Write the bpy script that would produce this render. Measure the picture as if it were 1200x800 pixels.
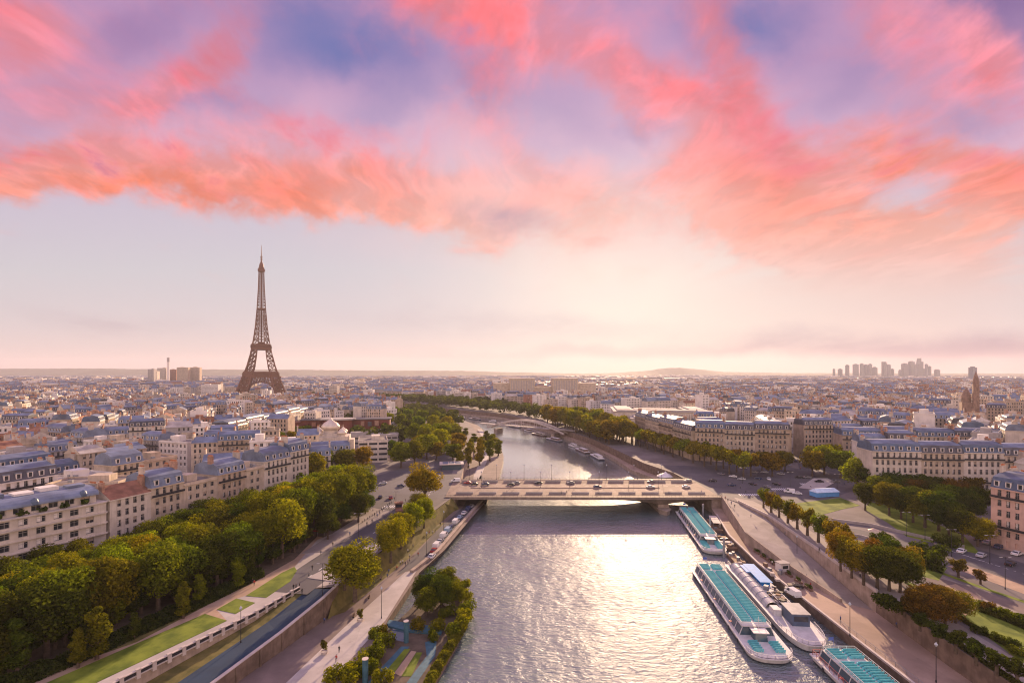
import bpy, bmesh, math, random
from mathutils import Vector, Matrix
from mathutils.geometry import tessellate_polygon

for o in list(bpy.data.objects): bpy.data.objects.remove(o)
SC = bpy.context.scene
COL = SC.collection
R = math.radians
rnd = random.Random(7)

# ------------------------------------------------------------------ camera, sky, sun, exposure
CAM_H = 60.0
cam = bpy.data.cameras.new('camera'); cam_o = bpy.data.objects.new('camera', cam); COL.objects.link(cam_o)
cam_o.location = (0, 0, CAM_H); cam_o.rotation_euler = (R(90), 0, 0)
cam.sensor_width = 36; cam.lens = 18; cam.shift_y = 37/1200; cam.clip_start = 1; cam.clip_end = 40000
SC.camera = cam_o
SC.view_settings.view_transform = 'Standard'; SC.view_settings.look = 'None'
SC.view_settings.exposure = 0.95; SC.view_settings.gamma = 1.0; SC.view_settings.use_curve_mapping = False
SC.render.engine = 'CYCLES'
cy = SC.cycles
cy.use_denoising = True
try: cy.denoiser = 'OPENIMAGEDENOISE'
except Exception: pass
SC.render.filter_size = 1.15
cy.pixel_filter_type = 'BLACKMAN_HARRIS'; cy.filter_width = 1.15
cy.max_bounces = 6; cy.diffuse_bounces = 2; cy.glossy_bounces = 2; cy.transmission_bounces = 2; cy.volume_bounces = 0
cy.transparent_max_bounces = 8; cy.caustics_reflective = False; cy.caustics_refractive = False
cy.sample_clamp_direct = 1.1; cy.sample_clamp_indirect = 3

SUN_AZ, SUN_EL = 14.0, 15.0          # degrees clockwise from the view axis (+Y), and above the horizon

class NT:
    """small helper for building node trees"""
    def __init__(s, nt): s.nt = nt; s.n = nt.nodes; s.l = nt.links
    def new(s, t, **kw):
        n = s.n.new(t)
        for k, v in kw.items(): setattr(n, k, v)
        return n
    def put(s, sock, v):
        if v is None: return
        if isinstance(v, bpy.types.NodeSocket): s.l.new(v, sock)
        else: sock.default_value = v
    def m(s, op, a, b=None, c=None, clamp=False):
        n = s.new('ShaderNodeMath', operation=op, use_clamp=clamp)
        s.put(n.inputs[0], a); s.put(n.inputs[1], b); s.put(n.inputs[2], c)
        return n.outputs[0]
    def v(s, op, a, b=None, sc=None):
        n = s.new('ShaderNodeVectorMath', operation=op)
        s.put(n.inputs[0], a); s.put(n.inputs[1], b)
        if sc is not None: s.put(n.inputs['Scale'], sc)
        return n.outputs['Value'] if op in ('LENGTH', 'DOT_PRODUCT', 'DISTANCE') else n.outputs[0]
    def xyz(s, x=0., y=0., z=0.):
        n = s.new('ShaderNodeCombineXYZ'); s.put(n.inputs[0], x); s.put(n.inputs[1], y); s.put(n.inputs[2], z); return n.outputs[0]
    def sep(s, v):
        n = s.new('ShaderNodeSeparateXYZ'); s.put(n.inputs[0], v); return n.outputs
    def rng(s, v, a, b, c=0., d=1., smooth=True):
        n = s.new('ShaderNodeMapRange', interpolation_type='SMOOTHSTEP' if smooth else 'LINEAR')
        s.put(n.inputs[0], v)
        for k, x in enumerate((a, b, c, d)): s.put(n.inputs[k+1], x)
        return n.outputs[0]
    def mix(s, f, a, b, mode='MIX'):
        n = s.new('ShaderNodeMix', data_type='RGBA', blend_type=mode)
        s.put(n.inputs[0], f); s.put(n.inputs[6], a); s.put(n.inputs[7], b)
        return n.outputs[2]
    def noise(s, vec, scale=1., detail=4., rough=.55, dist=0., color=False, lac=2.0):
        n = s.new('ShaderNodeTexNoise'); s.put(n.inputs['Vector'], vec)
        n.inputs['Scale'].default_value = scale; n.inputs['Detail'].default_value = detail
        n.inputs['Roughness'].default_value = rough; n.inputs['Distortion'].default_value = dist
        n.inputs['Lacunarity'].default_value = lac
        return n.outputs['Color' if color else 'Fac']
    def mapping(s, vec, loc=(0,0,0), rot=(0,0,0), scale=(1,1,1), kind='POINT'):
        n = s.new('ShaderNodeMapping', vector_type=kind); s.put(n.inputs[0], vec)
        n.inputs[1].default_value = loc; n.inputs[2].default_value = rot; n.inputs[3].default_value = scale
        return n.outputs[0]
    def ramp(s, f, stops):
        n = s.new('ShaderNodeValToRGB'); s.put(n.inputs[0], f); e = n.color_ramp.elements
        while len(e) > 1: e.remove(e[-1])
        e[0].position, e[0].color = stops[0][0], stops[0][1]
        for p, c in stops[1:]:
            q = e.new(p); q.color = c
        return n.outputs[0]

def srgb(r, g, b, k=1.0):
    f = lambda c: (c/12.92 if c <= .04045 else ((c+.055)/1.055)**2.4)
    return (f(r/255)*k, f(g/255)*k, f(b/255)*k, 1)

W = bpy.data.worlds.new('World'); SC.world = W; W.use_nodes = True
W.node_tree.nodes.clear()
def build_sky():
    t = NT(W.node_tree)
    out = t.new('ShaderNodeOutputWorld'); bg = t.new('ShaderNodeBackground'); bg.inputs[1].default_value = 0.1
    t.l.new(bg.outputs[0], out.inputs[0])
    d = t.new('ShaderNodeTexCoord').outputs['Generated']
    x, y, z = t.sep(d)
    ys = t.m('MAXIMUM', y, 0.12)
    # tangent-plane coordinates of the western sky: 100 units per 100/600 of tan(angle)
    U = t.m('MULTIPLY', t.m('DIVIDE', x, ys), 6.0)
    V = t.m('MULTIPLY', t.m('DIVIDE', z, ys), 6.0)
    fwd = t.rng(y, 0.1, 0.4)
    up = t.m('MAXIMUM', z, 0.0)
    # the cloud sheet seen in perspective
    zz = t.m('ADD', up, 0.16)
    P = t.xyz(t.m('DIVIDE', x, zz), t.m('DIVIDE', y, zz), 0.)
    Pr = t.mapping(P, rot=(0, 0, R(-16)), scale=(1.2, .78, 1))
    w1 = t.noise(P, 1.1, 3, .5, color=True)
    warp = t.v('SCALE', t.v('SUBTRACT', w1, (.5, .5, .5)), sc=.6)
    Pw = t.v('ADD', Pr, warp)
    n1 = t.noise(Pw, 1.45, 9, .60, .15)
    n2 = t.noise(t.v('ADD', Pw, (7.3, 2.1, 0)), 2.6, 8, .60, .15)
    n3 = t.noise(t.v('ADD', Pw, (3.3, 9.1, 0)), .9, 7, .58, .2)
    n4 = t.noise(t.v('ADD', t.mapping(Pw, scale=(1.0, .55, 1)), (1.3, 4.1, 0)), 6.5, 7, .62, .15)
    w2 = t.noise(t.xyz(U, V, 0.), .55, 5, .6, color=True)
    Q = t.v('ADD', t.xyz(U, V, 0.), t.v('SCALE', t.v('SUBTRACT', w2, (.5, .5, .5)), sc=1.5))
    Qf = t.v('ADD', t.xyz(U, V, 0.), t.v('SCALE', t.v('SUBTRACT', w2, (.5, .5, .5)), sc=.7))
    def blob(px, py, rx, ry, rot=0., q=Q):
        mp = t.mapping(q, ((px-600)/100, (437-py)/100, 0), (0, 0, R(rot)), (rx/100, ry/100, 1), 'TEXTURE')
        return t.rng(t.v('LENGTH', mp), 0., 1.0, 1., 0.)
    def total(lst, q=Q):
        s = None
        for (px, py, rx, ry, rot, k) in lst:
            b = t.m('MULTIPLY', blob(px, py, rx, ry, rot, q), k)
            s = b if s is None else t.m('ADD', s, b)
        return s
    # clear sky
    hgt = t.rng(V, 0., 4.6, 0., 1., False)
    base = t.ramp(hgt, [(0, srgb(222, 194, 194)), (.12, srgb(214, 198, 202)), (.26, srgb(208, 200, 206)), (.42, srgb(205, 192, 207)),
                        (.6, srgb(214, 172, 200)), (.8, srgb(196, 150, 188)), (1, srgb(182, 138, 182))])
    rear = t.ramp(t.m('MAXIMUM', z, 0.), [(0, srgb(255, 214, 184, 2.35)), (.22, srgb(252, 208, 186, 2.15)), (.42, srgb(216, 196, 208, 1.55)), (.7, srgb(162, 166, 214, 1.35)), (1, srgb(140, 154, 216, 1.25))])  # unseen sky behind the camera, brightened and warmed to fill the facades
    # blue and violet depths between the clouds
    blue = total([(375, 25, 170, 110, 0, .75), (470, 75, 130, 60, -20, .4), (535, 45, 40, 34, -50, .75), (160, 28, 120, 60, 20, .42),
                  (880, 15, 130, 90, 0, .85), (1195, 10, 170, 120, 0, 1.0), (752, 150, 50, 26, -30, .45), (655, 130, 130, 60, -20, .35), (440, 130, 90, 50, 20, .35), (570, 95, 80, 40, -30, .4),
                  (90, 120, 300, 80, 6, .35), (250, 130, 120, 40, 5, .4), (1010, 90, 120, 90, 20, .4), (1120, 140, 120, 40, 0, .35)])
    bluef = t.m('MULTIPLY', blue, t.rng(n3, .25, .6, .55, 1.1), clamp=True)
    bcol = t.mix(t.rng(U, 2.5, 6.), srgb(88, 106, 172), srgb(84, 58, 132))
    bcol = t.mix(t.rng(U, -2.6, -5.), bcol, srgb(118, 84, 148))
    colr = t.mix(bluef, base, bcol)
    # sun glow behind thin cloud
    glow = t.m('ADD', t.m('MULTIPLY', blob(765, 345, 380, 180, 0, Qf), .78), t.m('MULTIPLY', blob(690, 318, 200, 110, 0, Qf), .35), clamp=True)
    colr = t.mix(glow, colr, srgb(250, 230, 216))
    # coral cloud sheet
    lay = total([(480, 105, 150, 70, 10, -.5), (660, 140, 110, 60, -20, -.35), (330, 60, 110, 60, 0, -.4), (990, 110, 120, 70, 20, -.3), (110, 205, 330, 52, -5, 1.0), (400, 222, 250, 56, -6, .8), (70, 120, 240, 130, 0, .38), (225, 92, 170, 60, 40, .62),
                 (20, 20, 150, 80, 0, .7), (330, 160, 140, 50, 0, .35), (530, 15, 120, 60, 0, .6), (640, 50, 150, 90, 0, .62), (560, 130, 170, 70, -20, .4),
                 (620, 225, 300, 90, 4, .75), (480, 250, 200, 40, -8, .7), (740, 95, 130, 70, -40, .6), (850, 40, 55, 130, 14, .5), (880, 180, 230, 130, -30, .95),
                 (960, 265, 200, 80, -14, .75), (1110, 195, 190, 62, -12, .85), (1165, 85, 95, 70, -30, .85), (1060, 45, 130, 110, -50, .55),
                 (1120, 290, 280, 80, 24, .75), (980, 300, 260, 70, -10, .8), (1040, 345, 300, 44, 8, .45), (870, 260, 140, 60, -20, .4), (250, 300, 620, 60, -4, -.35)])
    cov = t.m('ADD', t.m('ADD', lay, t.m('MULTIPLY', t.m('SUBTRACT', n1, .5), 1.5)), t.m('ADD', t.m('MULTIPLY', t.m('SUBTRACT', n2, .5), .75), t.m('MULTIPLY', t.m('SUBTRACT', n4, .5), .7)))
    low = t.rng(V, .75, 1.75)
    cov = t.m('MULTIPLY', t.rng(cov, -.14, .74), low)
    tone = t.m('ADD', t.m('ADD', t.m('MULTIPLY', n2, .5), t.m('MULTIPLY', n3, .25)), t.m('MULTIPLY', n4, .25))
    pink = t.mix(t.rng(V, 1.6, 3.4), srgb(250, 166, 146), srgb(242, 142, 158))
    hot = t.mix(t.rng(V, 1.6, 3.2), srgb(251, 132, 104), srgb(243, 108, 112))
    ccol = t.mix(t.rng(tone, .44, .62), pink, hot)
    edge = t.m('MULTIPLY', t.m('ADD', t.m('ADD', blob(110, 218, 330, 40, -7), blob(400, 235, 170, 34, -8)), t.m('ADD', t.m('MULTIPLY', blob(1110, 195, 200, 60, -12), .9), t.m('MULTIPLY', blob(940, 250, 170, 60, -20), .5)), clamp=True), t.rng(n1, .36, .6))
    ccol = t.mix(edge, ccol, srgb(255, 126, 80))
    shade = t.m('MULTIPLY', t.rng(t.m('ADD', t.m('MULTIPLY', n3, .6), t.m('MULTIPLY', n4, .4)), .46, .60), t.m('ADD', t.m('MULTIPLY', blob(80, 140, 460, 170, 0), .9), t.m('MULTIPLY', blob(1080, 120, 340, 190, 0), .62), clamp=True))
    ccol = t.mix(shade, ccol, srgb(142, 84, 140))
    colr = t.mix(cov, colr, ccol)
    mott = t.m('MULTIPLY', t.rng(n4, .40, .62, -.16, .16), cov)
    colr = t.v('SCALE', colr, sc=t.m('ADD', 1., mott))
    # pale veil towards the middle, so the clouds glow over the sun
    wash = t.m('MULTIPLY', t.m('ADD', blob(1060, 330, 360, 120, 6, Qf), blob(700, 265, 420, 70, 0, Qf), clamp=True), .45)
    colr = t.mix(wash, colr, srgb(246, 196, 178))
    veil = t.m('MULTIPLY', blob(640, 230, 330, 190, 0), t.rng(n3, .35, .62, .1, .5))
    colr = t.mix(veil, colr, srgb(250, 212, 214))
    # small grey streaks
    grey = t.m('ADD', t.m('MULTIPLY', blob(585, 258, 95, 24, -6, Qf), .62), t.m('MULTIPLY', blob(130, 372, 170, 22, -8, Qf), .28), clamp=True)
    grey = t.m('ADD', grey, t.m('MULTIPLY', blob(610, 380, 360, 26, -3, Qf), .22))
    grey = t.m('MULTIPLY', grey, t.rng(n2, .3, .62, .3, 1.2), clamp=True)
    colr = t.mix(grey, colr, srgb(176, 150, 166))
    bank = t.m('MULTIPLY', t.m('ADD', t.m('MULTIPLY', blob(1150, 406, 460, 34, 0, Qf), 1.0), t.m('MULTIPLY', blob(760, 414, 420, 14, 0, Qf), .4)), t.rng(n1, .25, .6, .5, 1.), clamp=True)
    colr = t.mix(bank, colr, srgb(160, 130, 156))
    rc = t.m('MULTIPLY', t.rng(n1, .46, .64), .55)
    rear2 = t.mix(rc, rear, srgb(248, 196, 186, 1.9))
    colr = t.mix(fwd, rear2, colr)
    colr = t.mix(t.rng(z, -.12, -.02), srgb(150, 130, 140), colr)
    sky = t.new('ShaderNodeTexSky', sky_type='NISHITA'); sky.sun_disc = False
    sky.sun_elevation = R(SUN_EL); sky.sun_rotation = R(SUN_AZ); sky.dust_density = .15
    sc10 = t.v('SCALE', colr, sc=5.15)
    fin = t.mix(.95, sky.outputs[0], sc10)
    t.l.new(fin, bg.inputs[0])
build_sky()
W.cycles.sampling_method = 'MANUAL'; W.cycles.sample_map_resolution = 512

sun = bpy.data.lights.new('sun', 'SUN'); sun.energy = 5.0; sun.angle = R(0.6); sun.color = (1.0, .68, .43)
sun_o = bpy.data.objects.new('sun', sun); COL.objects.link(sun_o)
sd = Vector((math.sin(R(SUN_AZ))*math.cos(R(SUN_EL)), math.cos(R(SUN_AZ))*math.cos(R(SUN_EL)), math.sin(R(SUN_EL))))
sun_o.rotation_euler = sd.to_track_quat('Z', 'Y').to_euler(); sun_o.location = (100, 300, 200)

# ------------------------------------------------------------------ helpers
def G(px, py, z=0.0):
    """ground point seen at a picture position, on the level z"""
    t = (CAM_H - z)*600.0/(py - 437.0)
    return Vector(((px - 600)/600.0*t, t, z))

class MB:
    def __init__(s): s.v = []; s.f = []; s.m = []
    def quad(s, a, b, c, d, m=0):
        n = len(s.v); s.v += [tuple(a), tuple(b), tuple(c), tuple(d)]; s.f.append((n, n+1, n+2, n+3)); s.m.append(m)
    def tri(s, a, b, c, m=0):
        n = len(s.v); s.v += [tuple(a), tuple(b), tuple(c)]; s.f.append((n, n+1, n+2)); s.m.append(m)
    def hexa(s, p, m=0, bottom=True):
        """eight corners: four below (counter-clockwise from above), four above"""
        n = len(s.v); s.v += [tuple(q) for q in p]
        fs = [(4,5,6,7), (0,1,5,4), (1,2,6,5), (2,3,7,6), (3,0,4,7)]
        if bottom: fs.append((3,2,1,0))
        for f in fs: s.f.append(tuple(n+k for k in f)); s.m.append(m)
    def box(s, x0, y0, z0, x1, y1, z1, m=0, bottom=True):
        s.hexa([(x0,y0,z0),(x1,y0,z0),(x1,y1,z0),(x0,y1,z0),(x0,y0,z1),(x1,y0,z1),(x1,y1,z1),(x0,y1,z1)], m, bottom)
    def obox(s, cx, cy, z0, w, d, h, rot=0., m=0, top=1.0):
        c, q = math.cos(rot), math.sin(rot); P = []
        for k, zz in ((1., z0), (top, z0+h)):
            for a, b in ((-1,-1),(1,-1),(1,1),(-1,1)):
                u, v = a*w/2*k, b*d/2*k; P.append((cx+u*c-v*q, cy+u*q+v*c, zz))
        s.hexa(P, m)
    def bar(s, a, b, w, m=0, h=None):
        a, b = Vector(a), Vector(b); d = b-a
        if d.length < 1e-6: return
        h = h or w
        up = Vector((0,0,1)) if abs(d.normalized().z) < .95 else Vector((0,1,0))
        sx = d.cross(up).normalized()*w/2; sy = sx.cross(d).normalized()*h/2
        s.hexa([a-sx-sy, a+sx-sy, b+sx-sy, b-sx-sy, a-sx+sy, a+sx+sy, b+sx+sy, b-sx+sy], m)
    def cyl(s, a, b, r0, r1, n=8, m=0, caps=True):
        a, b = Vector(a), Vector(b); d = (b-a).normalized()
        up = Vector((0,0,1)) if abs(d.z) < .95 else Vector((0,1,0))
        e1 = d.cross(up).normalized(); e2 = d.cross(e1).normalized()
        k0 = len(s.v)
        for c, r in ((a, r0), (b, r1)):
            for i in range(n):
                an = 2*math.pi*i/n; s.v.append(tuple(c + e1*(r*math.cos(an)) + e2*(r*math.sin(an))))
        for i in range(n):
            j = (i+1) % n; s.f.append((k0+i, k0+n+i, k0+n+j, k0+j)); s.m.append(m)
        if caps:
            s.f.append(tuple(k0+n+i for i in reversed(range(n)))); s.m.append(m)
            s.f.append(tuple(k0+i for i in range(n))); s.m.append(m)
    def lathe(s, prof, n=12, m=0, cx=0., cy=0.):
        k0 = len(s.v)
        for r, z in prof:
            for i in range(n):
                an = 2*math.pi*i/n; s.v.append((cx+r*math.cos(an), cy+r*math.sin(an), z))
        for k in range(len(prof)-1):
            for i in range(n):
                j = (i+1) % n; s.f.append((k0+k*n+i, k0+k*n+j, k0+(k+1)*n+j, k0+(k+1)*n+i)); s.m.append(m)
        s.f.append(tuple(k0+(len(prof)-1)*n+i for i in range(n))); s.m.append(m)
        s.f.append(tuple(k0+i for i in reversed(range(n)))); s.m.append(m)
    def poly(s, pts, m=0, up=True):
        """flat or warped polygon from points, triangulated, facing up"""
        pts = [Vector(p) for p in pts]
        k0 = len(s.v); s.v += [tuple(p) for p in pts]
        for tr in tessellate_polygon([[Vector((p.x, p.y, 0)) for p in pts]]):
            a, b, c = (pts[i] for i in tr)
            nz = (b.x-a.x)*(c.y-a.y) - (b.y-a.y)*(c.x-a.x)
            tr = tr if (nz > 0) == up else (tr[0], tr[2], tr[1])
            s.f.append(tuple(k0+i for i in tr)); s.m.append(m)
    def prism(s, pts, z0, z1, m=0, mside=None):
        """upright prism over a ground polygon"""
        s.poly([(p[0], p[1], z1) for p in pts], m)
        ar = sum(pts[i][0]*pts[(i+1)%len(pts)][1]-pts[(i+1)%len(pts)][0]*pts[i][1] for i in range(len(pts)))
        q = list(pts) if ar > 0 else list(reversed(pts))
        for i in range(len(q)):
            a, b = q[i], q[(i+1) % len(q)]
            s.quad((a[0],a[1],z0), (b[0],b[1],z0), (b[0],b[1],z1), (a[0],a[1],z1), m if mside is None else mside)
    def strip(s, left, right, m=0):
        for i in range(len(left)-1): s.quad(left[i], right[i], right[i+1], left[i+1], m)
    def mesh(s, name, mats, smooth=False):
        me = bpy.data.meshes.new(name); me.from_pydata(s.v, [], s.f)
        for q in (mats if isinstance(mats, (list, tuple)) else [mats]): me.materials.append(q)
        if any(s.m): me.polygons.foreach_set('material_index', s.m)
        if smooth: me.polygons.foreach_set('use_smooth', [True]*len(s.f))
        me.update(); return me
    def build(s, name, mats, parent=None, smooth=False):
        return link(name, s.mesh(name, mats, smooth), parent)

def link(name, data, parent=None, loc=None, rz=None):
    o = bpy.data.objects.new(name, data); COL.objects.link(o)
    if parent is not None: o.parent = parent
    if loc is not None: o.location = loc
    if rz is not None: o.rotation_euler = (0, 0, rz)
    return o
def tag(o, label=None, cat=None, group=None, kind=None):
    if label: o['label'] = label
    if cat and not kind: kind = 'thing'
    if cat: o['category'] = cat
    if group: o['group'] = group
    if kind: o['kind'] = kind
    return o
def thing(name, label, cat, loc=(0,0,0), rz=0., group=None):
    return tag(link(name, None, None, loc, rz), label, cat, group)
def struct(name, mb, mats, label=None, smooth=False):
    return tag(mb.build(name, mats, None, smooth), label, None, None, 'structure')
KIDS = {}
def copy_tree(o, parent=None):
    c = o.copy(); COL.objects.link(c); c.parent = parent
    for ch in o.children: copy_tree(ch, c)
    return c
ONES = ['', 'first', 'second', 'third', 'fourth', 'fifth', 'sixth', 'seventh', 'eighth', 'ninth', 'tenth', 'eleventh', 'twelfth', 'thirteenth',
        'fourteenth', 'fifteenth', 'sixteenth', 'seventeenth', 'eighteenth', 'nineteenth']
TENS = {2: ('twentieth', 'twenty'), 3: ('thirtieth', 'thirty'), 4: ('fortieth', 'forty'), 5: ('fiftieth', 'fifty'), 6: ('sixtieth', 'sixty'),
        7: ('seventieth', 'seventy'), 8: ('eightieth', 'eighty'), 9: ('ninetieth', 'ninety')}
def nth(n):
    if n < 20: return ONES[n]
    if n >= 100: return 'hundred and ' + nth(n-100) if n > 100 else 'hundredth'
    a, b = divmod(n, 10)
    return TENS[a][0] if b == 0 else TENS[a][1] + '-' + ONES[b]

# ------------------------------------------------------------------ materials
def mat(name, col, rough=.8, var=.25, scale=.3, metal=0., bump=0., bscale=None, spec=.3, objvar=0., streak=0., col2=None, patch=0.):
    m = bpy.data.materials.new(name); m.use_nodes = True; t = NT(m.node_tree)
    b = t.n['Principled BSDF']; co = t.new('ShaderNodeTexCoord').outputs['Object']
    b.inputs['Roughness'].default_value = rough; b.inputs['Metallic'].default_value = metal
    b.inputs['Specular IOR Level'].default_value = spec
    c = (*col, 1) if len(col) == 3 else col
    if var > 0:
        n = t.noise(co, scale, 5, .6)
        hi = (*[min(1, q*(1+var)) for q in c[:3]], 1); lo = (*[q*(1-var) for q in c[:3]], 1)
        if col2 is not None: hi = (*col2, 1)
        colr = t.mix(t.rng(n, .3, .7), lo, hi)
        if streak:
            s2 = t.noise(t.mapping(co, scale=(1.2, 1.2, .08)), 1., 3, .6)
            colr = t.mix(t.m('MULTIPLY', t.rng(s2, .5, .75), streak), colr, (*[q*.55 for q in c[:3]], 1))
    else: colr = t.mix(0., c, c)
    if patch:
        p1 = t.noise(co, .045, 3, .55); p2 = t.noise(co, .55, 5, .7); vo = t.new('ShaderNodeTexVoronoi', feature='F1'); t.put(vo.inputs['Vector'], t.mapping(co, rot=(0, 0, .3), scale=(.11, .04, 1))); vo.inputs['Scale'].default_value = 1.
        colr = t.mix(t.m('MULTIPLY', t.rng(p1, .4, .62), patch), colr, (*[q*.6 for q in c[:3]], 1))
        colr = t.mix(t.m('MULTIPLY', t.rng(p2, .56, .72), patch*.8), colr, (*[q*.5 for q in c[:3]], 1))
        colr = t.mix(patch*.5, colr, t.ramp(vo.outputs['Color'], [(0, (*[q*.7 for q in c[:3]], 1)), (1, (*[min(1, q*1.3) for q in c[:3]], 1))]))
    if objvar:
        oi = t.new('ShaderNodeObjectInfo')
        colr = t.mix(1., colr, t.ramp(oi.outputs['Random'], [(0, (1-objvar, 1-objvar, 1-objvar, 1)), (.5, (1, 1-.04*objvar, 1-.12*objvar, 1)), (1, (1+objvar*.5, 1+objvar*.4, 1+objvar*.3, 1))]), 'MULTIPLY')
    t.l.new(colr, b.inputs['Base Color'])
    if bump:
        bn = t.new('ShaderNodeBump'); bn.inputs['Strength'].default_value = bump; bn.inputs['Distance'].default_value = .1
        t.l.new(t.noise(co, bscale or scale*6, 4, .65), bn.inputs['Height']); t.l.new(bn.outputs[0], b.inputs['Normal'])
    return m

M = {}
def defm(k, *a, **kw): M[k] = mat(k, *a, **kw); return M[k]
defm('stone_cream', (.50, .42, .33), .85, .2, .25, objvar=.18, streak=.5)
defm('stone_beige', (.44, .35, .27), .85, .22, .25, objvar=.18, streak=.5)
defm('stone_pale', (.58, .52, .45), .85, .16, .25, objvar=.16, streak=.45)
defm('render_white', (.70, .66, .62), .8, .10, .25, objvar=.1, streak=.3)
defm('stone_flare_pink', (.56, .38, .31), .85, .15, .25, streak=.25)  # slight lens-flare pink kept in the wall colour
defm('brick_wall', (.30, .15, .10), .85, .2, .4, objvar=.14)
defm('grey_wall', (.34, .32, .32), .85, .15, .3, objvar=.14, streak=.2)
defm('zinc', (.145, .185, .265), .55, .32, .16, metal=.1, spec=.4, objvar=.22, bump=.15)
defm('slate', (.06, .062, .08), .5, .3, .35, spec=.5, objvar=.2)
defm('slate_blue', (.075, .115, .19), .5, .25, .3, spec=.5, objvar=.2)
defm('flat_roof', (.20, .175, .17), .9, .3, .2, objvar=.2)
defm('flat_pale', (.40, .37, .35), .9, .25, .2, objvar=.15)
defm('tile_roof', (.26, .13, .085), .85, .3, .3, objvar=.2)
defm('chimney_brick', (.36, .22, .16), .9, .25, .8, objvar=.2)
defm('chimney_stone', (.46, .40, .34), .9, .2, .5, objvar=.2)
defm('pots', (.42, .17, .08), .85, .2, 2.)
defm('glass_dark', (.03, .035, .045), .12, 0., spec=.6)
defm('glass_blue', (.06, .10, .13), .1, 0., spec=.7)
defm('frame_white', (.34, .32, .31), .6, 0.)
defm('iron', (.03, .03, .035), .5, .2, 2.)
defm('asphalt', (.105, .10, .108), .85, .22, .12, patch=.55, bump=.1)
defm('asphalt_shade_blue', (.028, .055, .09), .8, .2, .15, patch=.55)  # blue of the shade put into the asphalt colour
defm('pavement', (.30, .26, .235), .85, .18, .22, patch=.55)
defm('pavement_pale', (.44, .40, .37), .85, .14, .3, patch=.55)
defm('gravel_path', (.42, .30, .21), .95, .16, .4, patch=.55, bump=.2, bscale=4.)
defm('promenade', (.20, .155, .135), .85, .25, .16, patch=.55, bump=.08)
defm('quay_stone', (.38, .28, .215), .88, .22, .14, patch=.55, bump=.1)
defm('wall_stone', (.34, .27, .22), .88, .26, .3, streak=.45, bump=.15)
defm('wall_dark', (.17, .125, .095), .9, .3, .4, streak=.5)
defm('soil', (.11, .085, .06), .95, .3, .3)
defm('lawn', (.12, .185, .014), .95, .35, .22, bump=.25, bscale=5., col2=(.19, .24, .025))
defm('grass_dry', (.13, .13, .035), .95, .35, .3, col2=(.19, .16, .05))
defm('city_ground', (.16, .14, .135), .9, .25, .05)
defm('paint_white', (.78, .78, .76), .6, .06, 1.)
defm('hill_wood', (.055, .075, .045), .95, .4, .004)
defm('deck_blue', (.05, .13, .17), .7, .2, .6)
defm('wood_deck', (.26, .17, .10), .8, .25, .5)
defm('concrete', (.36, .32, .30), .85, .2, .2, streak=.3)
defm('concrete_pale', (.50, .44, .40), .8, .12, .3)
defm('steel_grey', (.30, .31, .33), .45, .15, .5, metal=.3)

def leaf_mat(name, tr=.45):
    m = bpy.data.materials.new(name); m.use_nodes = True; t = NT(m.node_tree); t.n.clear()
    out = t.new('ShaderNodeOutputMaterial')
    oi = t.new('ShaderNodeObjectInfo'); co = t.new('ShaderNodeTexCoord').outputs['Object']
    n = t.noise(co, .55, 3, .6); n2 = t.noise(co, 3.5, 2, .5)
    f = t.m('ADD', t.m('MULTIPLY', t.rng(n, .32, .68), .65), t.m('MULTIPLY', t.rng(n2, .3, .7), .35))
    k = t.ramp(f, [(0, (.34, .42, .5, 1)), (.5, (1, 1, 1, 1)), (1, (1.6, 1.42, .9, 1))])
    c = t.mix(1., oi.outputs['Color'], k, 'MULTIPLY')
    d = t.new('ShaderNodeBsdfDiffuse'); s = t.new('ShaderNodeBsdfTranslucent'); mx = t.new('ShaderNodeMixShader'); mx.inputs[0].default_value = tr
    t.l.new(c, d.inputs[0]); t.l.new(t.mix(1., c, (1.3, 1.35, .5, 1), 'MULTIPLY'), s.inputs[0])
    t.l.new(d.outputs[0], mx.inputs[1]); t.l.new(s.outputs[0], mx.inputs[2]); t.l.new(mx.outputs[0], out.inputs[0])
    return m
defm('church_stone', (.24, .165, .13), .9, .25, .3, streak=.4)
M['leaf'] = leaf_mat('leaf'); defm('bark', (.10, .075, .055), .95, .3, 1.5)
def objcol_mat(name, rough=.3, spec=.5, var=0.):
    m = bpy.data.materials.new(name); m.use_nodes = True; t = NT(m.node_tree); b = t.n['Principled BSDF']
    oi = t.new('ShaderNodeObjectInfo'); co = t.new('ShaderNodeTexCoord').outputs['Object']
    c = oi.outputs['Color']
    if var: c = t.mix(1., c, t.ramp(t.noise(co, .8, 4, .6), [(.3, (1-var,)*3+(1,)), (.7, (1+var,)*3+(1,))]), 'MULTIPLY')
    t.l.new(c, b.inputs['Base Color']); b.inputs['Roughness'].default_value = rough; b.inputs['Specular IOR Level'].default_value = spec
    return m
M['car_paint'] = objcol_mat('car_paint', .25, .6); M['cloth'] = objcol_mat('cloth', .9, .1, .2); M['painted'] = objcol_mat('painted', .6, .3, .12)
# ------------------------------------------------------------------ air
def build_haze():
    mb = MB(); mb.box(-11000, -700, -13.5, 11000, 10600, 352)
    m = bpy.data.materials.new('haze_air'); m.use_nodes = True; t = NT(m.node_tree); t.n.clear()
    out = t.new('ShaderNodeOutputMaterial'); v = t.new('ShaderNodeVolumePrincipled')
    v.inputs['Color'].default_value = (.86, .84, .94, 1); v.inputs['Density'].default_value = HAZE_D
    v.inputs['Anisotropy'].default_value = .24
    t.l.new(v.outputs[0], out.inputs['Volume'])
    o = mb.build('haze', m); tag(o, None, None, None, 'stuff'); o.display_type = 'WIRE'
HAZE_D = 0.000052
build_haze()

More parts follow.
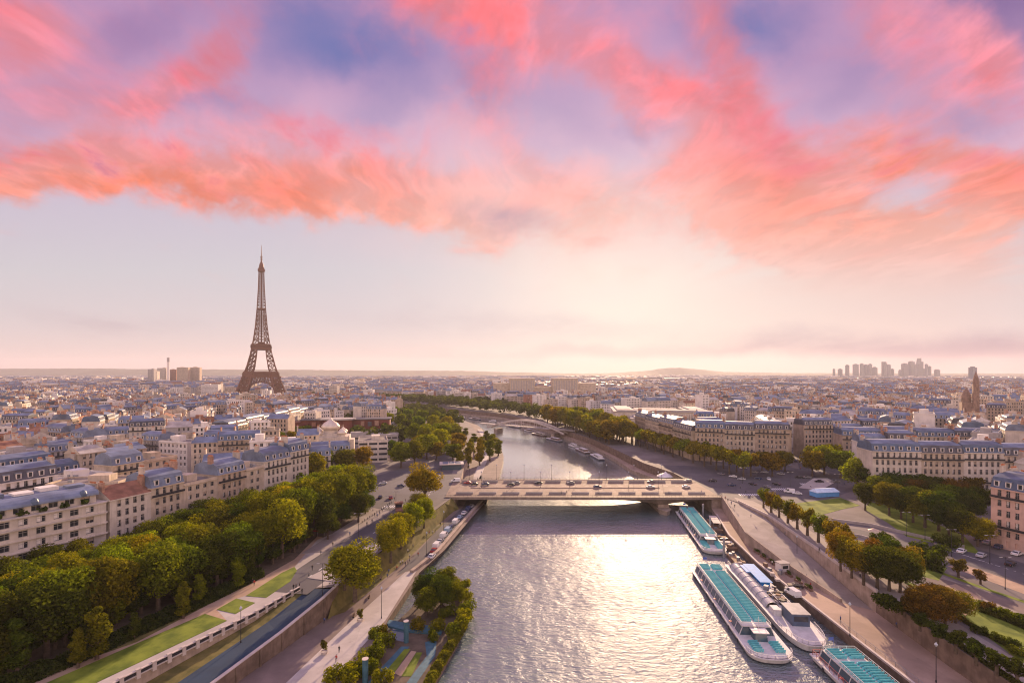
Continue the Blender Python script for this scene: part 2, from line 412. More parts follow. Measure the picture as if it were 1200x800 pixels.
# ------------------------------------------------------------------ land, water, quays (metres; street level z = 0, river z = -8)
Z_W, Z_P, Z_Q = -8.0, -5.5, -5.3
# waterline of the left bank and right bank, from near to far
L_WATER = [(-33, -200), (-36, 60), (-34, 100), (-33.0, 136), (-30.5, 168), (-25, 190), (-13, 266), (-8, 330), (-6.5, 400), (-12, 491), (-44, 647), (-100, 800), (-226, 925), (-420, 1060), (-900, 1300)]
R_WATER = [(84, -200), (84, 100), (84, 175), (87, 206), (94, 236), (97, 250), (96, 290), (88, 320), (80.7, 346), (78, 396), (69.5, 463), (46.6, 559), (21.6, 647), (-14, 742), (-90, 830), (-190, 985), (-400, 1130), (-880, 1390)]
# edge of the street-level land
L_LAND = [(-88, -200), (-84, 60), (-76, 99), (-63.6, 127), (-59, 142), (-49.5, 144), (-41, 190), (-35, 218), (-29, 247), (-29, 289), (-31, 330), (-30, 400), (-30, 491), (-57, 640), (-110, 790), (-234, 912), (-430, 1046), (-905, 1280)]
R_LAND = [(97, -200), (96.5, 95), (97.5, 115), (99.5, 140), (103.5, 176), (107, 214), (105, 238), (102, 247), (102, 290), (88, 342), (82, 396), (73.5, 463), (50.6, 561), (25.2, 649), (-10.5, 748), (-87.5, 836), (-180, 1000), (-394, 1145), (-875, 1405)]
FAR = 10000
def build_land():
    mb = MB(); mb.poly([(x, y, Z_W) for x, y in [(-1000, -250), (300, -250), (300, 1500), (-1000, 1500)]])
    m = bpy.data.materials.new('river_water'); m.use_nodes = True; t = NT(m.node_tree); b = t.n['Principled BSDF']
    co = t.new('ShaderNodeTexCoord').outputs['Object']
    big = t.noise(t.mapping(co, scale=(.03, .012, 1)), 1., 4, .55)
    t.l.new(t.mix(t.rng(big, .35, .65), (.085, .135, .145, 1), (.11, .155, .16, 1)), b.inputs['Base Color'])
    b.inputs['Roughness'].default_value = .15; b.inputs['IOR'].default_value = 1.5
    wr = t.v('ADD', co, t.v('SCALE', t.noise(co, .12, 2, .5, color=True), sc=2.5))
    a = t.noise(t.mapping(wr, rot=(0, 0, R(9)), scale=(.42, .85, 1)), 1., 4, .58, .4)
    c = t.noise(t.mapping(wr, rot=(0, 0, R(-24)), scale=(1.3, 2.1, 1)), 1., 3, .55, .3)
    e = t.noise(t.mapping(co, scale=(.07, .10, 1)), 1., 2, .5)
    h = t.m('ADD', t.m('ADD', t.m('MULTIPLY', a, .60), t.m('MULTIPLY', c, .20)), t.m('MULTIPLY', e, .7))
    bn = t.new('ShaderNodeBump'); bn.inputs['Strength'].default_value = 1.0; bn.inputs['Distance'].default_value = 1.0
    calm = t.m('MULTIPLY', t.rng(big, .34, .62, .42, 1.1), t.rng(t.sep(co)[1], 255., 400., .8, .09))
    t.l.new(t.m('MULTIPLY', h, calm), bn.inputs['Height']); t.l.new(bn.outputs[0], b.inputs['Normal'])
    gl = t.new('ShaderNodeBsdfGlossy'); gl.inputs['Roughness'].default_value = .2; gl.inputs['Color'].default_value = (.92, .95, 1, 1); mx = t.new('ShaderNodeMixShader'); fr = t.new('ShaderNodeFresnel'); fr.inputs['IOR'].default_value = 2.0; t.l.new(fr.outputs[0], mx.inputs[0])
    t.l.new(bn.outputs[0], gl.inputs['Normal']); t.l.new(b.outputs[0], mx.inputs[1]); t.l.new(gl.outputs[0], mx.inputs[2]); t.l.new(mx.outputs[0], t.n['Material Output'].inputs[0])
    struct('water', mb, m, 'wide grey green river with small ripples and pink sun glitter')
    # land sheets to the horizon
    left = [(x, y, 0) for x, y in L_LAND] + [(-2500, 2000, 0), (-2500, FAR, 0), (-10500, FAR, 0), (-10500, -200, 0)]
    right = [(x, y, 0) for x, y in R_LAND] + [(-2500, 2060, 0), (-2500, FAR, 0), (10500, FAR, 0), (10500, -200, 0)]
    for nm, pts, edge, q in (('left_bank_ground', left, L_LAND, -1), ('right_bank_ground', right, R_LAND, 1)):
        mb = MB(); mb.poly(pts)
        struct(nm, mb, M['city_ground'])
    # retaining wall faces of the street level
    def face(line, z1, z0, flip, batter=0.):
        mb = MB(); zt = z1 if callable(z1) else (lambda x, y: z1)
        for (x0, y0), (x1, y1) in zip(line, line[1:]):
            a, b = (x0, y0), (x1, y1)
            if flip: a, b = b, a
            n = Vector((b[1]-a[1], -(b[0]-a[0]), 0)).normalized()*batter
            mb.quad((a[0]+n.x, a[1]+n.y, z0), (b[0]+n.x, b[1]+n.y, z0), (b[0], b[1], zt(*b)), (a[0], a[1], zt(*a)))
        return mb
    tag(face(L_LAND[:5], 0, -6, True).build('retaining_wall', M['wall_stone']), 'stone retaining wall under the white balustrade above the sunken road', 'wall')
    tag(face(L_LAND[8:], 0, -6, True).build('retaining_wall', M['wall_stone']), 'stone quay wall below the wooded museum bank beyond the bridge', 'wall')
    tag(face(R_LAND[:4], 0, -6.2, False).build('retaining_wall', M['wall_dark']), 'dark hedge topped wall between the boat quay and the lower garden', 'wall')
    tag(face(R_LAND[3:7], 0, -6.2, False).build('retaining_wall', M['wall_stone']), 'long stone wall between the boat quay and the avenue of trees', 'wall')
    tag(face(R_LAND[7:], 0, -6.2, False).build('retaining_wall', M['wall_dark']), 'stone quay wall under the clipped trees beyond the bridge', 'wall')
    # lower quays and their river faces
    lq = [(x, y, Z_P) for x, y in L_WATER] + [(x-3, y, Z_P) for x, y in reversed(L_LAND)]
    mb = MB(); mb.poly(lq); struct('left_quay', mb, M['promenade'])
    rq = [(x, y, Z_Q) for x, y in R_WATER] + [(x+3, y, Z_Q) for x, y in reversed(R_LAND)]
    mb = MB(); mb.poly(rq); struct('right_quay', mb, M['quay_stone'])
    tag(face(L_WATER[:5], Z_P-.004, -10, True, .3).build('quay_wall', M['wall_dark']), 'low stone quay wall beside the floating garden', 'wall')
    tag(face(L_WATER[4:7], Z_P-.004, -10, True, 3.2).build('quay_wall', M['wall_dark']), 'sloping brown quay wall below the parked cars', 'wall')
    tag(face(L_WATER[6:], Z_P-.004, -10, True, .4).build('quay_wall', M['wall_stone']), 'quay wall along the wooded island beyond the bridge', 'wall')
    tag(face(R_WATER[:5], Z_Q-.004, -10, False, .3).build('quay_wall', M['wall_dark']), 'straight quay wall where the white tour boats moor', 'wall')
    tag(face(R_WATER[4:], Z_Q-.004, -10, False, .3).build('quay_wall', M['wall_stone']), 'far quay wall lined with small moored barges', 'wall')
build_land()

def sheet(name, pts, m, z=0.004, skirt=None):
    mb = MB()
    if skirt: mb.prism([(p[0], p[1]) for p in pts], z-skirt, z)
    else: mb.poly([(p[0], p[1], z) for p in pts])
    return struct(name, mb, m)
def gp(pts, z=0.): return [G(a, b, z) for a, b in pts]
def band(pts, w):
    """two offset lines along a ground polyline"""
    a, b = [], []
    for i, p in enumerate(pts):
        q0, q1 = Vector(pts[max(0, i-1)][:2]), Vector(pts[min(len(pts)-1, i+1)][:2])
        d = (q1-q0).normalized(); n = Vector((-d.y, d.x))*w/2
        z = p[2] if len(p) > 2 else 0.
        a.append((p[0]+n.x, p[1]+n.y, z)); b.append((p[0]-n.x, p[1]-n.y, z))
    return a, b
def road(name, pts, w, m, dz=.008):
    a, b = band([(p[0], p[1], (p[2] if len(p) > 2 else 0.)+dz) for p in pts], w)
    mb = MB(); mb.strip(a, b); return struct(name, mb, m)

def build_left_ground():
    # park soil under the grove, gravel path, lawns, pavement
    sheet('park_ground', [(-150, 80), (-93, 80), (-84, 114), (-76, 138), (-68, 168), (-55, 225), (-90, 245), (-125, 160)], M['soil'], .004)
    path = [G(22, 800), G(160, 752), G(250, 705), G(297, 682), G(345, 655), G(372, 628), G(392, 632), G(352, 664), G(300, 700), G(266, 727), G(240, 719), G(54, 800)]
    pp = [(-101, 80)] + [(p.x, p.y) for p in path] + [(-94, 80)]
    sheet('gravel_path', pp, M['gravel_path'], .008)
    # the pale pavement between lawns and balustrade, reaching the plaza by the ramp
    pv = [G(112, 800), G(266, 727), G(254, 714), G(277, 701), G(290, 697), G(345, 664), G(372, 632), G(440, 605), G(455, 620), G(402, 682), G(352, 691), G(302, 719), G(139, 800)]
    sheet('pavement', [(-87, 80)] + [(p.x, p.y) for p in pv] + [(-83, 80)], M['pavement_pale'], .012)
    for pts in ([(54, 800), (240, 719), (266, 727), (112, 800)], [(254, 714), (277, 701), (299, 706), (276, 719)], [(288, 698), (330, 671), (345, 664), (348, 668), (340, 681), (312, 700)]):
        q = [(p.x, p.y) for p in gp(pts)]
        if pts[0][1] == 800: q = [(-94.5, 80)] + q + [(-88, 80)]
        sheet('lawn', q, M['lawn'], .09, .09)
    sheet('grass_verge', [(p.x, p.y) for p in gp([(60, 797), (165, 752), (250, 706), (262, 700), (240, 700), (150, 745), (20, 798)])], M['grass_dry'], .006)
    # sunken road ramp, its blue shade painted in, with grass strip on its left
    rl = [(-72.5, 60, -3.6), (-68.5, 102, -2.9), (-60.5, 127, -1.6), (-56.5, 142.5, .016)]
    rr = [(-64.5, 60, -3.6), (-61, 102, -2.9), (-55.0, 121, -1.8), (-50.5, 136, -.2), (-50.2, 142.5, .016)]
    mb = MB(); mb.poly(rl + rr[::-1]); struct('road_ramp', mb, M['asphalt_shade_blue'])
    mb = MB(); mb.strip([(-82, 60, -3.4), (-75.9, 99, -2.7), (-63.7, 126.6, -1.3), (-58.9, 141.8, .006)], [(p[0], p[1], p[2]) for p in rl]); struct('grass_strip', mb, M['grass_dry'])
    # wall right of the ramp: base line at promenade level, parapet follows the ramp
    wl = [(-64.4, 60, -3.1), (-60.9, 102, -2.4), (-54.9, 121, -1.2), (-50.4, 136, .4), (-49.4, 144, .6)]
    mb = MB()
    for a, b in zip(wl, wl[1:]):
        mb.hexa([(a[0], a[1], -6), (a[0]+.6, a[1], -6), (b[0]+.6, b[1], -6), (b[0], b[1], -6), (a[0], a[1], a[2]), (a[0]+.6, a[1], a[2]), (b[0]+.6, b[1], b[2]), (b[0], b[1], b[2])])
    w = tag(mb.build('parapet_wall', M['wall_dark']), 'curving stone parapet wall between the shaded road ramp and the promenade', 'wall')
    mb = MB()
    for a, b in zip(wl, wl[1:]):
        mb.hexa([(a[0]-.12, a[1], a[2]), (a[0]+.72, a[1], a[2]), (b[0]+.72, b[1], b[2]), (b[0]-.12, b[1], b[2]), (a[0]-.12, a[1], a[2]+.2), (a[0]+.72, a[1], a[2]+.2), (b[0]+.72, b[1], b[2]+.2), (b[0]-.12, b[1], b[2]+.2)])
    mb.build('coping', M['concrete_pale'], w)
    for a, b in zip(wl, wl[1:]):
        n = max(1, int((Vector(b)-Vector(a)).length/6))
        for k in range(n):
            p = Vector(a).lerp(Vector(b), k/n); mb = MB(); mb.box(p.x+.603, p.y-.4, -6, p.x+.85, p.y+.4, p.z-.1); mb.build('buttress', M['wall_dark'], w)
    # balustrade: rail, and white piers; dark panels stand for shade in the gaps
    bl = [(-83.5, 62), (-75.6, 99), (-63.3, 127), (-58.7, 141.5)]
    b = thing('balustrade', 'white stone balustrade with square piers and dark gaps above the road ramp', 'balustrade', (bl[1][0], bl[1][1], 0))
    pm = MB(); pm.box(-.375, -.31, -.6, .375, .31, 1.15); pm.box(-.43, -.37, 1.15, .43, .37, 1.3); pm = pm.mesh('pier', M['concrete_pale'])
    rail, fill = MB(), MB(); o0 = Vector((bl[1][0], bl[1][1], 0))
    for a, c in zip(bl, bl[1:]):
        A, B = Vector((*a, 0))-o0, Vector((*c, 0))-o0; L = (B-A).length; n = max(1, round(L/3.0)); an = math.atan2(B.y-A.y, B.x-A.x)
        rail.bar(A+Vector((0, 0, 1.05)), B+Vector((0, 0, 1.05)), .5, 0, .16); rail.bar(A+Vector((0, 0, .1)), B+Vector((0, 0, .1)), .5, 0, .2)
        fill.bar(A+Vector((0, 0, .58)), B+Vector((0, 0, .58)), .10, 0, .74)
        for k in range(n):
            p = A.lerp(B, k/n); link('pier', pm, b, p, an)
    rail.build('rail', M['concrete_pale'], b); fill.build('gap_shade_panel', M['iron'], b)
    # promenade paving: pale strip along the garden, brown carriageway comes from the quay sheet
    ps = [(p.x, p.y) for p in gp([(335, 800), (400, 738), (475, 670), (489, 667), (452, 726), (397, 788)], Z_P)]
    sheet('pavement_strip', [(-49.5, 70)] + ps + [(-37.5, 70)], M['pavement_pale'], Z_P+.06, .06)
    # embankment with grass between the street and the promenade
    top = [(-49.0, 145, .0), (-40.6, 190, 0.), (-34.8, 218, 0.), (-31, 236, 0.)]
    bot = [(-47.6, 141, Z_P+.01), (-39.2, 180, Z_P+.01), (-31.8, 222, Z_P+.01), (-27.6, 243, Z_P+.01)]
    mb = MB(); mb.strip(top, bot); mb.quad((-49.5, 144, -.2), (-49, 136, Z_P), bot[0], top[0]); mb.quad(top[-1], bot[-1], (-25.5, 247, Z_P+.01), (-29, 247, 0)); struct('grass_bank', mb, M['grass_dry'])
    sheet('grass_foot', [(-49.6, 137), (-45.8, 140.5), (-36.8, 180), (-29.5, 224), (-31.2, 224), (-39.4, 182), (-47.8, 142)], M['grass_dry'], Z_P+.012)
    # upper street and plaza
    road('street', [(-62, 140), (-56, 175), (-50, 205), (-42, 240), (-40, 275), (-44, 330), (-52, 400), (-60, 520), (-90, 660)], 13, M['asphalt'], .016)
    sheet('plaza', [(-100, 255), (-62, 215), (-46, 205), (-36, 225), (-30, 246), (-30, 290), (-45, 330), (-70, 320)], M['asphalt'], .012)
    sheet('pavement', [(-60, 150), (-50, 147), (-42, 190), (-36, 218), (-38.5, 218), (-46, 192), (-54, 165)], M['pavement_pale'], .13, .12)
    sheet('pavement', [(-70, 170), (-63, 172), (-56, 205), (-52, 222), (-62, 228)], M['pavement'], .13, .12)
    # zebra crossings and lane dashes
    for k in range(8): sheet('road_markings', [(-58+k*1.1, 228), (-57.5+k*1.1, 228), (-56.9+k*1.1, 232.5), (-57.4+k*1.1, 232.5)], M['paint_white'], .022)
    for k in range(26):
        y = 150+k*6; x = -60+ (y-150)*.19 if y < 245 else -41-(y-245)*.03
        sheet('road_markings', [(x-.12, y), (x+.12, y), (x+.55, y+2.2), (x+.31, y+2.2)], M['paint_white'], .022)
    # lane of parked cars: dark asphalt at the foot of the bank with a kerb wall by the river
    lane = [(-37.5, 165), (-28.2, 182), (-17.5, 250), (-13, 300), (-20, 330), (-24, 250), (-31, 215)]
    sheet('parking_lane', lane, M['asphalt'], Z_P+.02)
    mb = MB()
    for a, c in zip([(-33.0, 168), (-27.2, 187), (-15.6, 262)], [(-27.2, 187), (-15.6, 262), (-11.5, 300)]): mb.bar((a[0], a[1], Z_P+.45), (c[0], c[1], Z_P+.45), 1.2, 0, .9)
    tag(mb.build('quay_parapet', M['wall_stone']), 'low stone parapet between the parked cars and the river', 'wall')
    # beyond the bridge: quay road on the island side
    road('quay_road', [(-21, 292, Z_P), (-22, 330, Z_P), (-21, 400, Z_P), (-22, 480, Z_P), (-38, 600, Z_P)], 5, M['pavement_pale'], .02)
build_left_ground()

def build_right_ground():
    # ramp from the bridgehead down to the boat quay
    le = [(102, 249, .012), (89.6, 196, -1.6), (91.5, 172, -3.9), (94.2, 146, -5.26)]
    re = [(108, 246, .012), (106.5, 214, -.9), (103.3, 176, -3.6), (99.3, 141, -5.26)]
    mb = MB(); mb.strip(le, re); struct('road_ramp', mb, M['pavement'])
    mb = MB()
    for a, b in zip(le, le[1:]):
        mb.hexa([(a[0]-.5, a[1], -6), (a[0], a[1], -6), (b[0], b[1], -6), (b[0]-.5, b[1], -6), (a[0]-.5, a[1], a[2]+.9), (a[0], a[1], a[2]+.9), (b[0], b[1], b[2]+.9), (b[0]-.5, b[1], b[2]+.9)])
    w = tag(mb.build('ramp_wall', M['wall_stone']), 'stone wall of the ramp dropping from the bridgehead to the boat quay', 'wall')
    # light promenade on top beside the trees
    sheet('pavement', [(97.4, 90), (98.4, 115), (100.4, 140), (104.4, 176), (108, 214), (105, 238), (107, 247), (113, 240), (114, 205), (112, 170), (108, 140), (106, 110), (105, 90)], M['pavement'], .10, .1)
    mb = MB()
    for a, c in zip(R_LAND[3:6], R_LAND[4:7]): mb.bar((a[0]+.3, a[1], .45), (c[0]+.3, c[1], .45), .5, 0, .9)
    p = tag(mb.build('parapet_wall', M['concrete_pale']), 'pale stone parapet along the tree lined walk above the boat quay', 'wall')
    k = thing('quay_kerb', 'pale stone kerb along the edge of the boat quay', 'kerb', (84, 100, Z_Q)); pts = [(84, 60), (84, 175), (87, 206), (94, 236)]
    for a, c in zip(pts, pts[1:]):
        mb = MB(); mb.bar((a[0]+.35-84, a[1]-100, .22), (c[0]+.35-84, c[1]-100, .22), .6, 0, .44); mb.build('kerb_length', M['concrete_pale'], k)
    rl = MB()
    for i in range(22): y = 66+i*3.2; rl.bar((85.4, y, Z_Q), (85.4, y, Z_Q+1.05), .07)
    rl.bar((85.4, 66, Z_Q+1.05), (85.4, 134, Z_Q+1.05), .07); rl.bar((85.4, 66, Z_Q+.55), (85.4, 134, Z_Q+.55), .05)
    tag(rl.build('guard_rail', M['steel_grey']), 'thin metal guard rail along the near part of the boat quay', 'railing')
    # plaza and avenues
    sheet('plaza', [(98.5, 248), (106, 246), (140, 236), (175, 262), (205, 300), (205, 318), (178, 322), (176, 345), (150, 335), (120, 330), (96, 335), (98, 290)], M['asphalt'], .016)
    road('avenue', [(190, 312), (215, 360), (250, 430), (310, 540), (420, 720)], 26, M['asphalt'], .020)
    road('avenue', [(150, 325), (133, 380), (118, 440), (98, 520), (70, 620)], 12, M['asphalt'], .020)
    road('avenue', [(120, 228), (124, 190), (124, 150), (128, 120), (132, 90)], 7, M['pavement'], .012)
    sheet('traffic_island', [(150, 268), (158, 262), (178, 282), (180, 292), (172, 292)], M['pavement_pale'], .14, .13)
    for j in range(3):
        for k in range(9):
            q = [(112+j*22+k*1.1, 251+j*12), (112.5+j*22+k*1.1, 251+j*12), (113.1+j*22+k*1.1, 255+j*12), (112.6+j*22+k*1.1, 255+j*12)]
            sheet('road_markings', q, M['paint_white'], .024)
    # lawns around the underpass
    sheet('lawn', [(p.x, p.y) for p in gp([(928, 590), (985, 583), (1008, 592), (985, 597), (952, 606), (940, 612)])], M['lawn'], .05, .05)
    sheet('lawn', [(p.x, p.y) for p in gp([(1012, 596), (1040, 612), (1062, 628), (1150, 650), (1130, 628), (1060, 596), (1020, 588)])], M['lawn'], .05, .05)
    sheet('lawn', [(p.x, p.y) for p in gp([(1000, 632), (1060, 648), (1110, 665), (1100, 680), (1050, 668), (1015, 650)])], M['lawn'], .05, .05)
    # underpass cutting: dark road with low side walls and a concrete portal
    road('underpass_road', [tuple(G(960, 616)), tuple(G(1000, 622)), tuple(G(1060, 636)), tuple(G(1120, 652)), tuple(G(1240, 690))], 7.5, M['asphalt'], .06)
    for nm, pts, lab in (('underpass_wall', [(975, 610), (1020, 616), (1075, 629), (1130, 642)], 'low concrete side wall of the underpass under the lawn'),
                         ('underpass_wall', [(962, 622), (1010, 630), (1060, 644), (1098, 655)], 'low concrete side wall of the underpass by the tree row')):
        g = gp(pts); mb = MB()
        for a, c in zip(g, g[1:]): mb.bar(a+Vector((0, 0, .5)), c+Vector((0, 0, .5)), .5, 0, 1.1)
        tag(mb.build(nm, M['concrete']), lab, 'wall')
    # avenue along the facades, central promenade and lawn edges at the lower right
    road('avenue', [tuple(G(1085, 634)), tuple(G(1140, 648)), tuple(G(1200, 668)), tuple(G(1330, 712))], 13, M['asphalt'], .026)
    road('park_path', [tuple(G(1120, 662)), tuple(G(1160, 676)), tuple(G(1210, 694)), tuple(G(1330, 740))], 6.5, M['gravel_path'], .030)
    road('grass_strip', [tuple(G(1095, 668)), tuple(G(1150, 688)), tuple(G(1210, 708)), tuple(G(1330, 760))], 1.8, M['lawn'], .05)
    road('side_road', [tuple(G(1085, 676)), tuple(G(1140, 692)), tuple(G(1210, 718)), tuple(G(1330, 775))], 5.5, M['promenade'], .034)
    sheet('lawn', [(p.x, p.y) for p in gp([(1130, 722), (1150, 711), (1200, 722), (1290, 760), (1290, 800), (1200, 760), (1160, 742)])], M['lawn'], .06, .06)
    sheet('gravel_court', [(p.x, p.y) for p in gp([(1085, 690), (1120, 684), (1150, 700), (1150, 710), (1130, 722), (1110, 716)])], M['gravel_path'], .040)
    road('park_path', [tuple(G(1045, 684)), tuple(G(1100, 720)), tuple(G(1160, 765)), tuple(G(1230, 820))], 3.0, M['pavement'], .044)
    road('grass_strip', [tuple(G(1060, 680)), tuple(G(1120, 717)), tuple(G(1180, 758)), tuple(G(1250, 812))], 2.2, M['lawn'], .05)
    for k in range(16):
        a = G(1100+k*9, 641+k*2.9)
        sheet('road_markings', [(a.x, a.y), (a.x+.9, a.y-1.6), (a.x+1.1, a.y-1.5), (a.x+.2, a.y+.1)], M['paint_white'], .034)
build_right_ground()

def build_hills():
    def ridge(name, y, prof, lab):
        mb = MB(); xs = [p[0] for p in prof]; r2 = random.Random(5); N = 140; rows = []
        for i in range(N+1):
            x = xs[0]+(xs[-1]-xs[0])*i/N
            for (xa, ha), (xb, hb) in zip(prof, prof[1:]):
                if xa <= x <= xb: h = ha+(hb-ha)*(x-xa)/(xb-xa); break
            h += r2.uniform(-3, 3); rows.append((x, h))
        for (xa, ha), (xb, hb) in zip(rows, rows[1:]):
            mb.quad((xa, y-700, -1), (xb, y-700, -1), (xb, y, hb), (xa, y, ha)); mb.quad((xa, y, ha), (xb, y, hb), (xb, y+300, -1), (xa, y+300, -1))
        struct(name, mb, M['hill_wood'], lab, True)
    # horizon px = 600 + 600 x/y, rise px = 600 (h-60)/y
    ridge('hills', 9000, [(-10400, 135), (-7500, 140), (-6000, 128), (-4000, 120), (-2500, 105), (-900, 100), (0, 72), (1000, 55), (1500, 40)], 'long wooded ridge on the horizon behind the iron tower')
    ridge('hills', 9600, [(900, 40), (1900, 62), (2500, 100), (2850, 150), (3150, 158), (3500, 128), (4000, 82), (5200, 60), (10400, 50)], 'low rounded hill on the horizon between the river and the towers')
build_hills()
# ------------------------------------------------------------------ buildings
WALLS = ['stone_cream', 'stone_beige', 'stone_pale', 'render_white', 'grey_wall', 'brick_wall']
ROOFS = ['zinc', 'slate', 'slate_blue', 'flat_roof', 'flat_pale', 'tile_roof']
WALL_WORD = {'stone_cream': 'cream', 'stone_beige': 'beige', 'stone_pale': 'pale stone', 'render_white': 'white', 'grey_wall': 'grey', 'brick_wall': 'red brick', 'stone_flare_pink': 'flare-pink'}
ROOF_WORD = {'zinc': 'zinc', 'slate': 'dark slate', 'slate_blue': 'blue slate', 'flat_roof': 'flat brown', 'flat_pale': 'flat pale', 'tile_roof': 'tiled'}

def inside(x, y, poly):
    c = False; n = len(poly); j = n-1
    for i in range(n):
        xi, yi = poly[i][:2]; xj, yj = poly[j][:2]
        if (yi > y) != (yj > y) and x < (xj-xi)*(y-yi)/(yj-yi)+xi: c = not c
        j = i
    return c

class Bld:
    """what a building is: base point of its front, facing, size, roof kind"""
    def __init__(s, x, y, rot, w, d, h, wall, roof, kind, tag_='', seed=0):
        s.x, s.y, s.rot, s.w, s.d, s.h, s.wall, s.roof, s.kind, s.row, s.seed = x, y, rot, w, d, h, wall, roof, kind, tag_, seed
        s.vis = 0.; s.order = 0
    def frame(s): return Matrix.Translation((s.x, s.y, 0)) @ Matrix.Rotation(s.rot, 4, 'Z')
    def corners(s):
        c, q = math.cos(s.rot), math.sin(s.rot)
        return [(s.x+u*c-v*q, s.y+u*q+v*c) for u, v in ((-s.w/2, 0), (s.w/2, 0), (s.w/2, s.d), (-s.w/2, s.d))]

def faces_camera(b, nx, ny):
    """does the side with local normal (nx, ny) look towards the river viewpoint"""
    c, q = math.cos(b.rot), math.sin(b.rot); gx, gy = nx*c-ny*q, nx*q+ny*c
    mx, my = b.x - d_half(b)[0], b.y - d_half(b)[1]
    return -(gx*mx+gy*my)/max(1, math.hypot(mx, my)) > -.25
def d_half(b): return (math.sin(b.rot)*b.d/2, -math.cos(b.rot)*b.d/2)

SIDES = [((-1, 0), (1, 0), 0, -1), ((1, 0), (1, 1), 1, 0), ((1, 1), (-1, 1), 0, 1), ((-1, 1), (-1, 0), -1, 0)]
def side_pts(b, k):
    (u0, v0), (u1, v1), nx, ny = SIDES[k]
    return Vector((u0*b.w/2, v0*b.d, 0)), Vector((u1*b.w/2, v1*b.d, 0)), nx, ny

def windows_flat(mb, b, k, z0, z1, fl, mats, bay=2.6, lo=0):
    """slightly proud window leaves, one quad each"""
    A, B, nx, ny = side_pts(b, k); L = (B-A).length; n = int((L-1.2)/bay)
    if n < 1: return
    d = (B-A)/L; off = Vector((nx, ny, 0))*.03; s0 = (L-n*bay)/2; r = random.Random(b.seed+k)
    for f in range(lo, fl):
        z = z0+(z1-z0)*f/fl+.75; hh = min(2.0, (z1-z0)/fl*.62)
        for i in range(n):
            p = A+d*(s0+(i+.5)*bay)+off; w = d*.55; m = mats[0] if r.random() > .16 else mats[1]
            mb.quad(p-w+Vector((0,0,z)), p+w+Vector((0,0,z)), p+w+Vector((0,0,z+hh)), p-w+Vector((0,0,z+hh)), m)
def windows_band(mb, b, k, z0, z1, fl, m):
    A, B, nx, ny = side_pts(b, k); L = (B-A).length
    if L < 4: return
    d = (B-A)/L; off = Vector((nx, ny, 0))*.04
    for f in range(fl):
        z = z0+(z1-z0)*f/fl+1.0
        n = max(1, int(L/5)); 
        for i in range(n):
            p0 = A+d*(L*(i+.08)/n)+off; p1 = A+d*(L*(i+.92)/n)+off
            mb.quad(p0+Vector((0,0,z)), p1+Vector((0,0,z)), p1+Vector((0,0,z+1.4)), p0+Vector((0,0,z+1.4)), m)

def roof_geo(mb, b, z, m_side, m_top, r):
    """roof of the building, in its own frame"""
    w, d = b.w/2, b.d
    if b.kind == 'mansard':
        i, hh = 1.1, 3.6; i2, h2 = min(d*.42, 5.), 1.4
        def ring(k, zz): return [(-w+min(k, .6)*0+.02*k, k, zz), (w-.02*k, k, zz), (w-.02*k, d-k, zz), (-w+.02*k, d-k, zz)]
        r0, r1, r2 = ring(-.25, z), ring(i, z+hh), ring(i2, z+hh+h2)
        for a, c, m in ((r0, r1, m_side), (r1, r2, m_top)):
            for q in range(4):
                p = (q+1) % 4; mb.quad(a[q], a[p], c[p], c[q], m)
        mb.quad(*r2, m_top); return z+hh+h2
    if b.kind == 'gable':
        h2 = min(4., d*.28)
        mb.quad((-w, -.3, z), (w, -.3, z), (w, d/2, z+h2), (-w, d/2, z+h2), m_top); mb.quad((w, d+.3, z), (-w, d+.3, z), (-w, d/2, z+h2), (w, d/2, z+h2), m_top)
        mb.tri((-w, d+.3, z), (-w, -.3, z), (-w, d/2, z+h2), m_side); mb.tri((w, -.3, z), (w, d+.3, z), (w, d/2, z+h2), m_side); return z+h2
    # flat with parapet and a roof house
    mb.quad((-w+.3, .3, z+.05), (w-.3, .3, z+.05), (w-.3, d-.3, z+.05), (-w+.3, d-.3, z+.05), m_top)
    for q in ((-w, 0, w, .3), (-w, d-.3, w, d), (-w, .3, -w+.3, d-.3), (w-.3, .3, w, d-.3)): mb.box(q[0], q[1], z, q[2], q[3], z+.7, m_side, False)
    u = r.uniform(-w*.4, w*.4); mb.box(u-w*.3, d*.3, z+.05, u+w*.3, d*.72, z+r.uniform(2.2, 3.4), m_side, False)
    return z+.7

def chimneys(b, z, r):
    """party-wall stacks: (x, y, length, height)"""
    out = []
    for s in (-1, 1):
        if r.random() < .85: out.append((s*(b.w/2-.45), b.d*r.uniform(.28, .4), r.uniform(1.6, 3.4), r.uniform(1.0, 2.2)))
        if b.d > 10 and r.random() < .6: out.append((s*(b.w/2-.45), b.d*r.uniform(.62, .72), r.uniform(1.4, 3.), r.uniform(.8, 1.9)))
    return out
def chimney_geo(mb, x, y, L, z0, z1, m, mp):
    mb.box(x-.4, y-L/2, z0, x+.4, y+L/2, z1, m, False); mb.box(x-.5, y-L/2-.1, z1, x+.5, y+L/2+.1, z1+.16, m)
    n = max(2, int(L/.55))
    for i in range(n):
        q = y-L/2+L*(i+.5)/n; mb.box(x-.13, q-.13, z1+.16, x+.13, q+.13, z1+.75, mp, False)

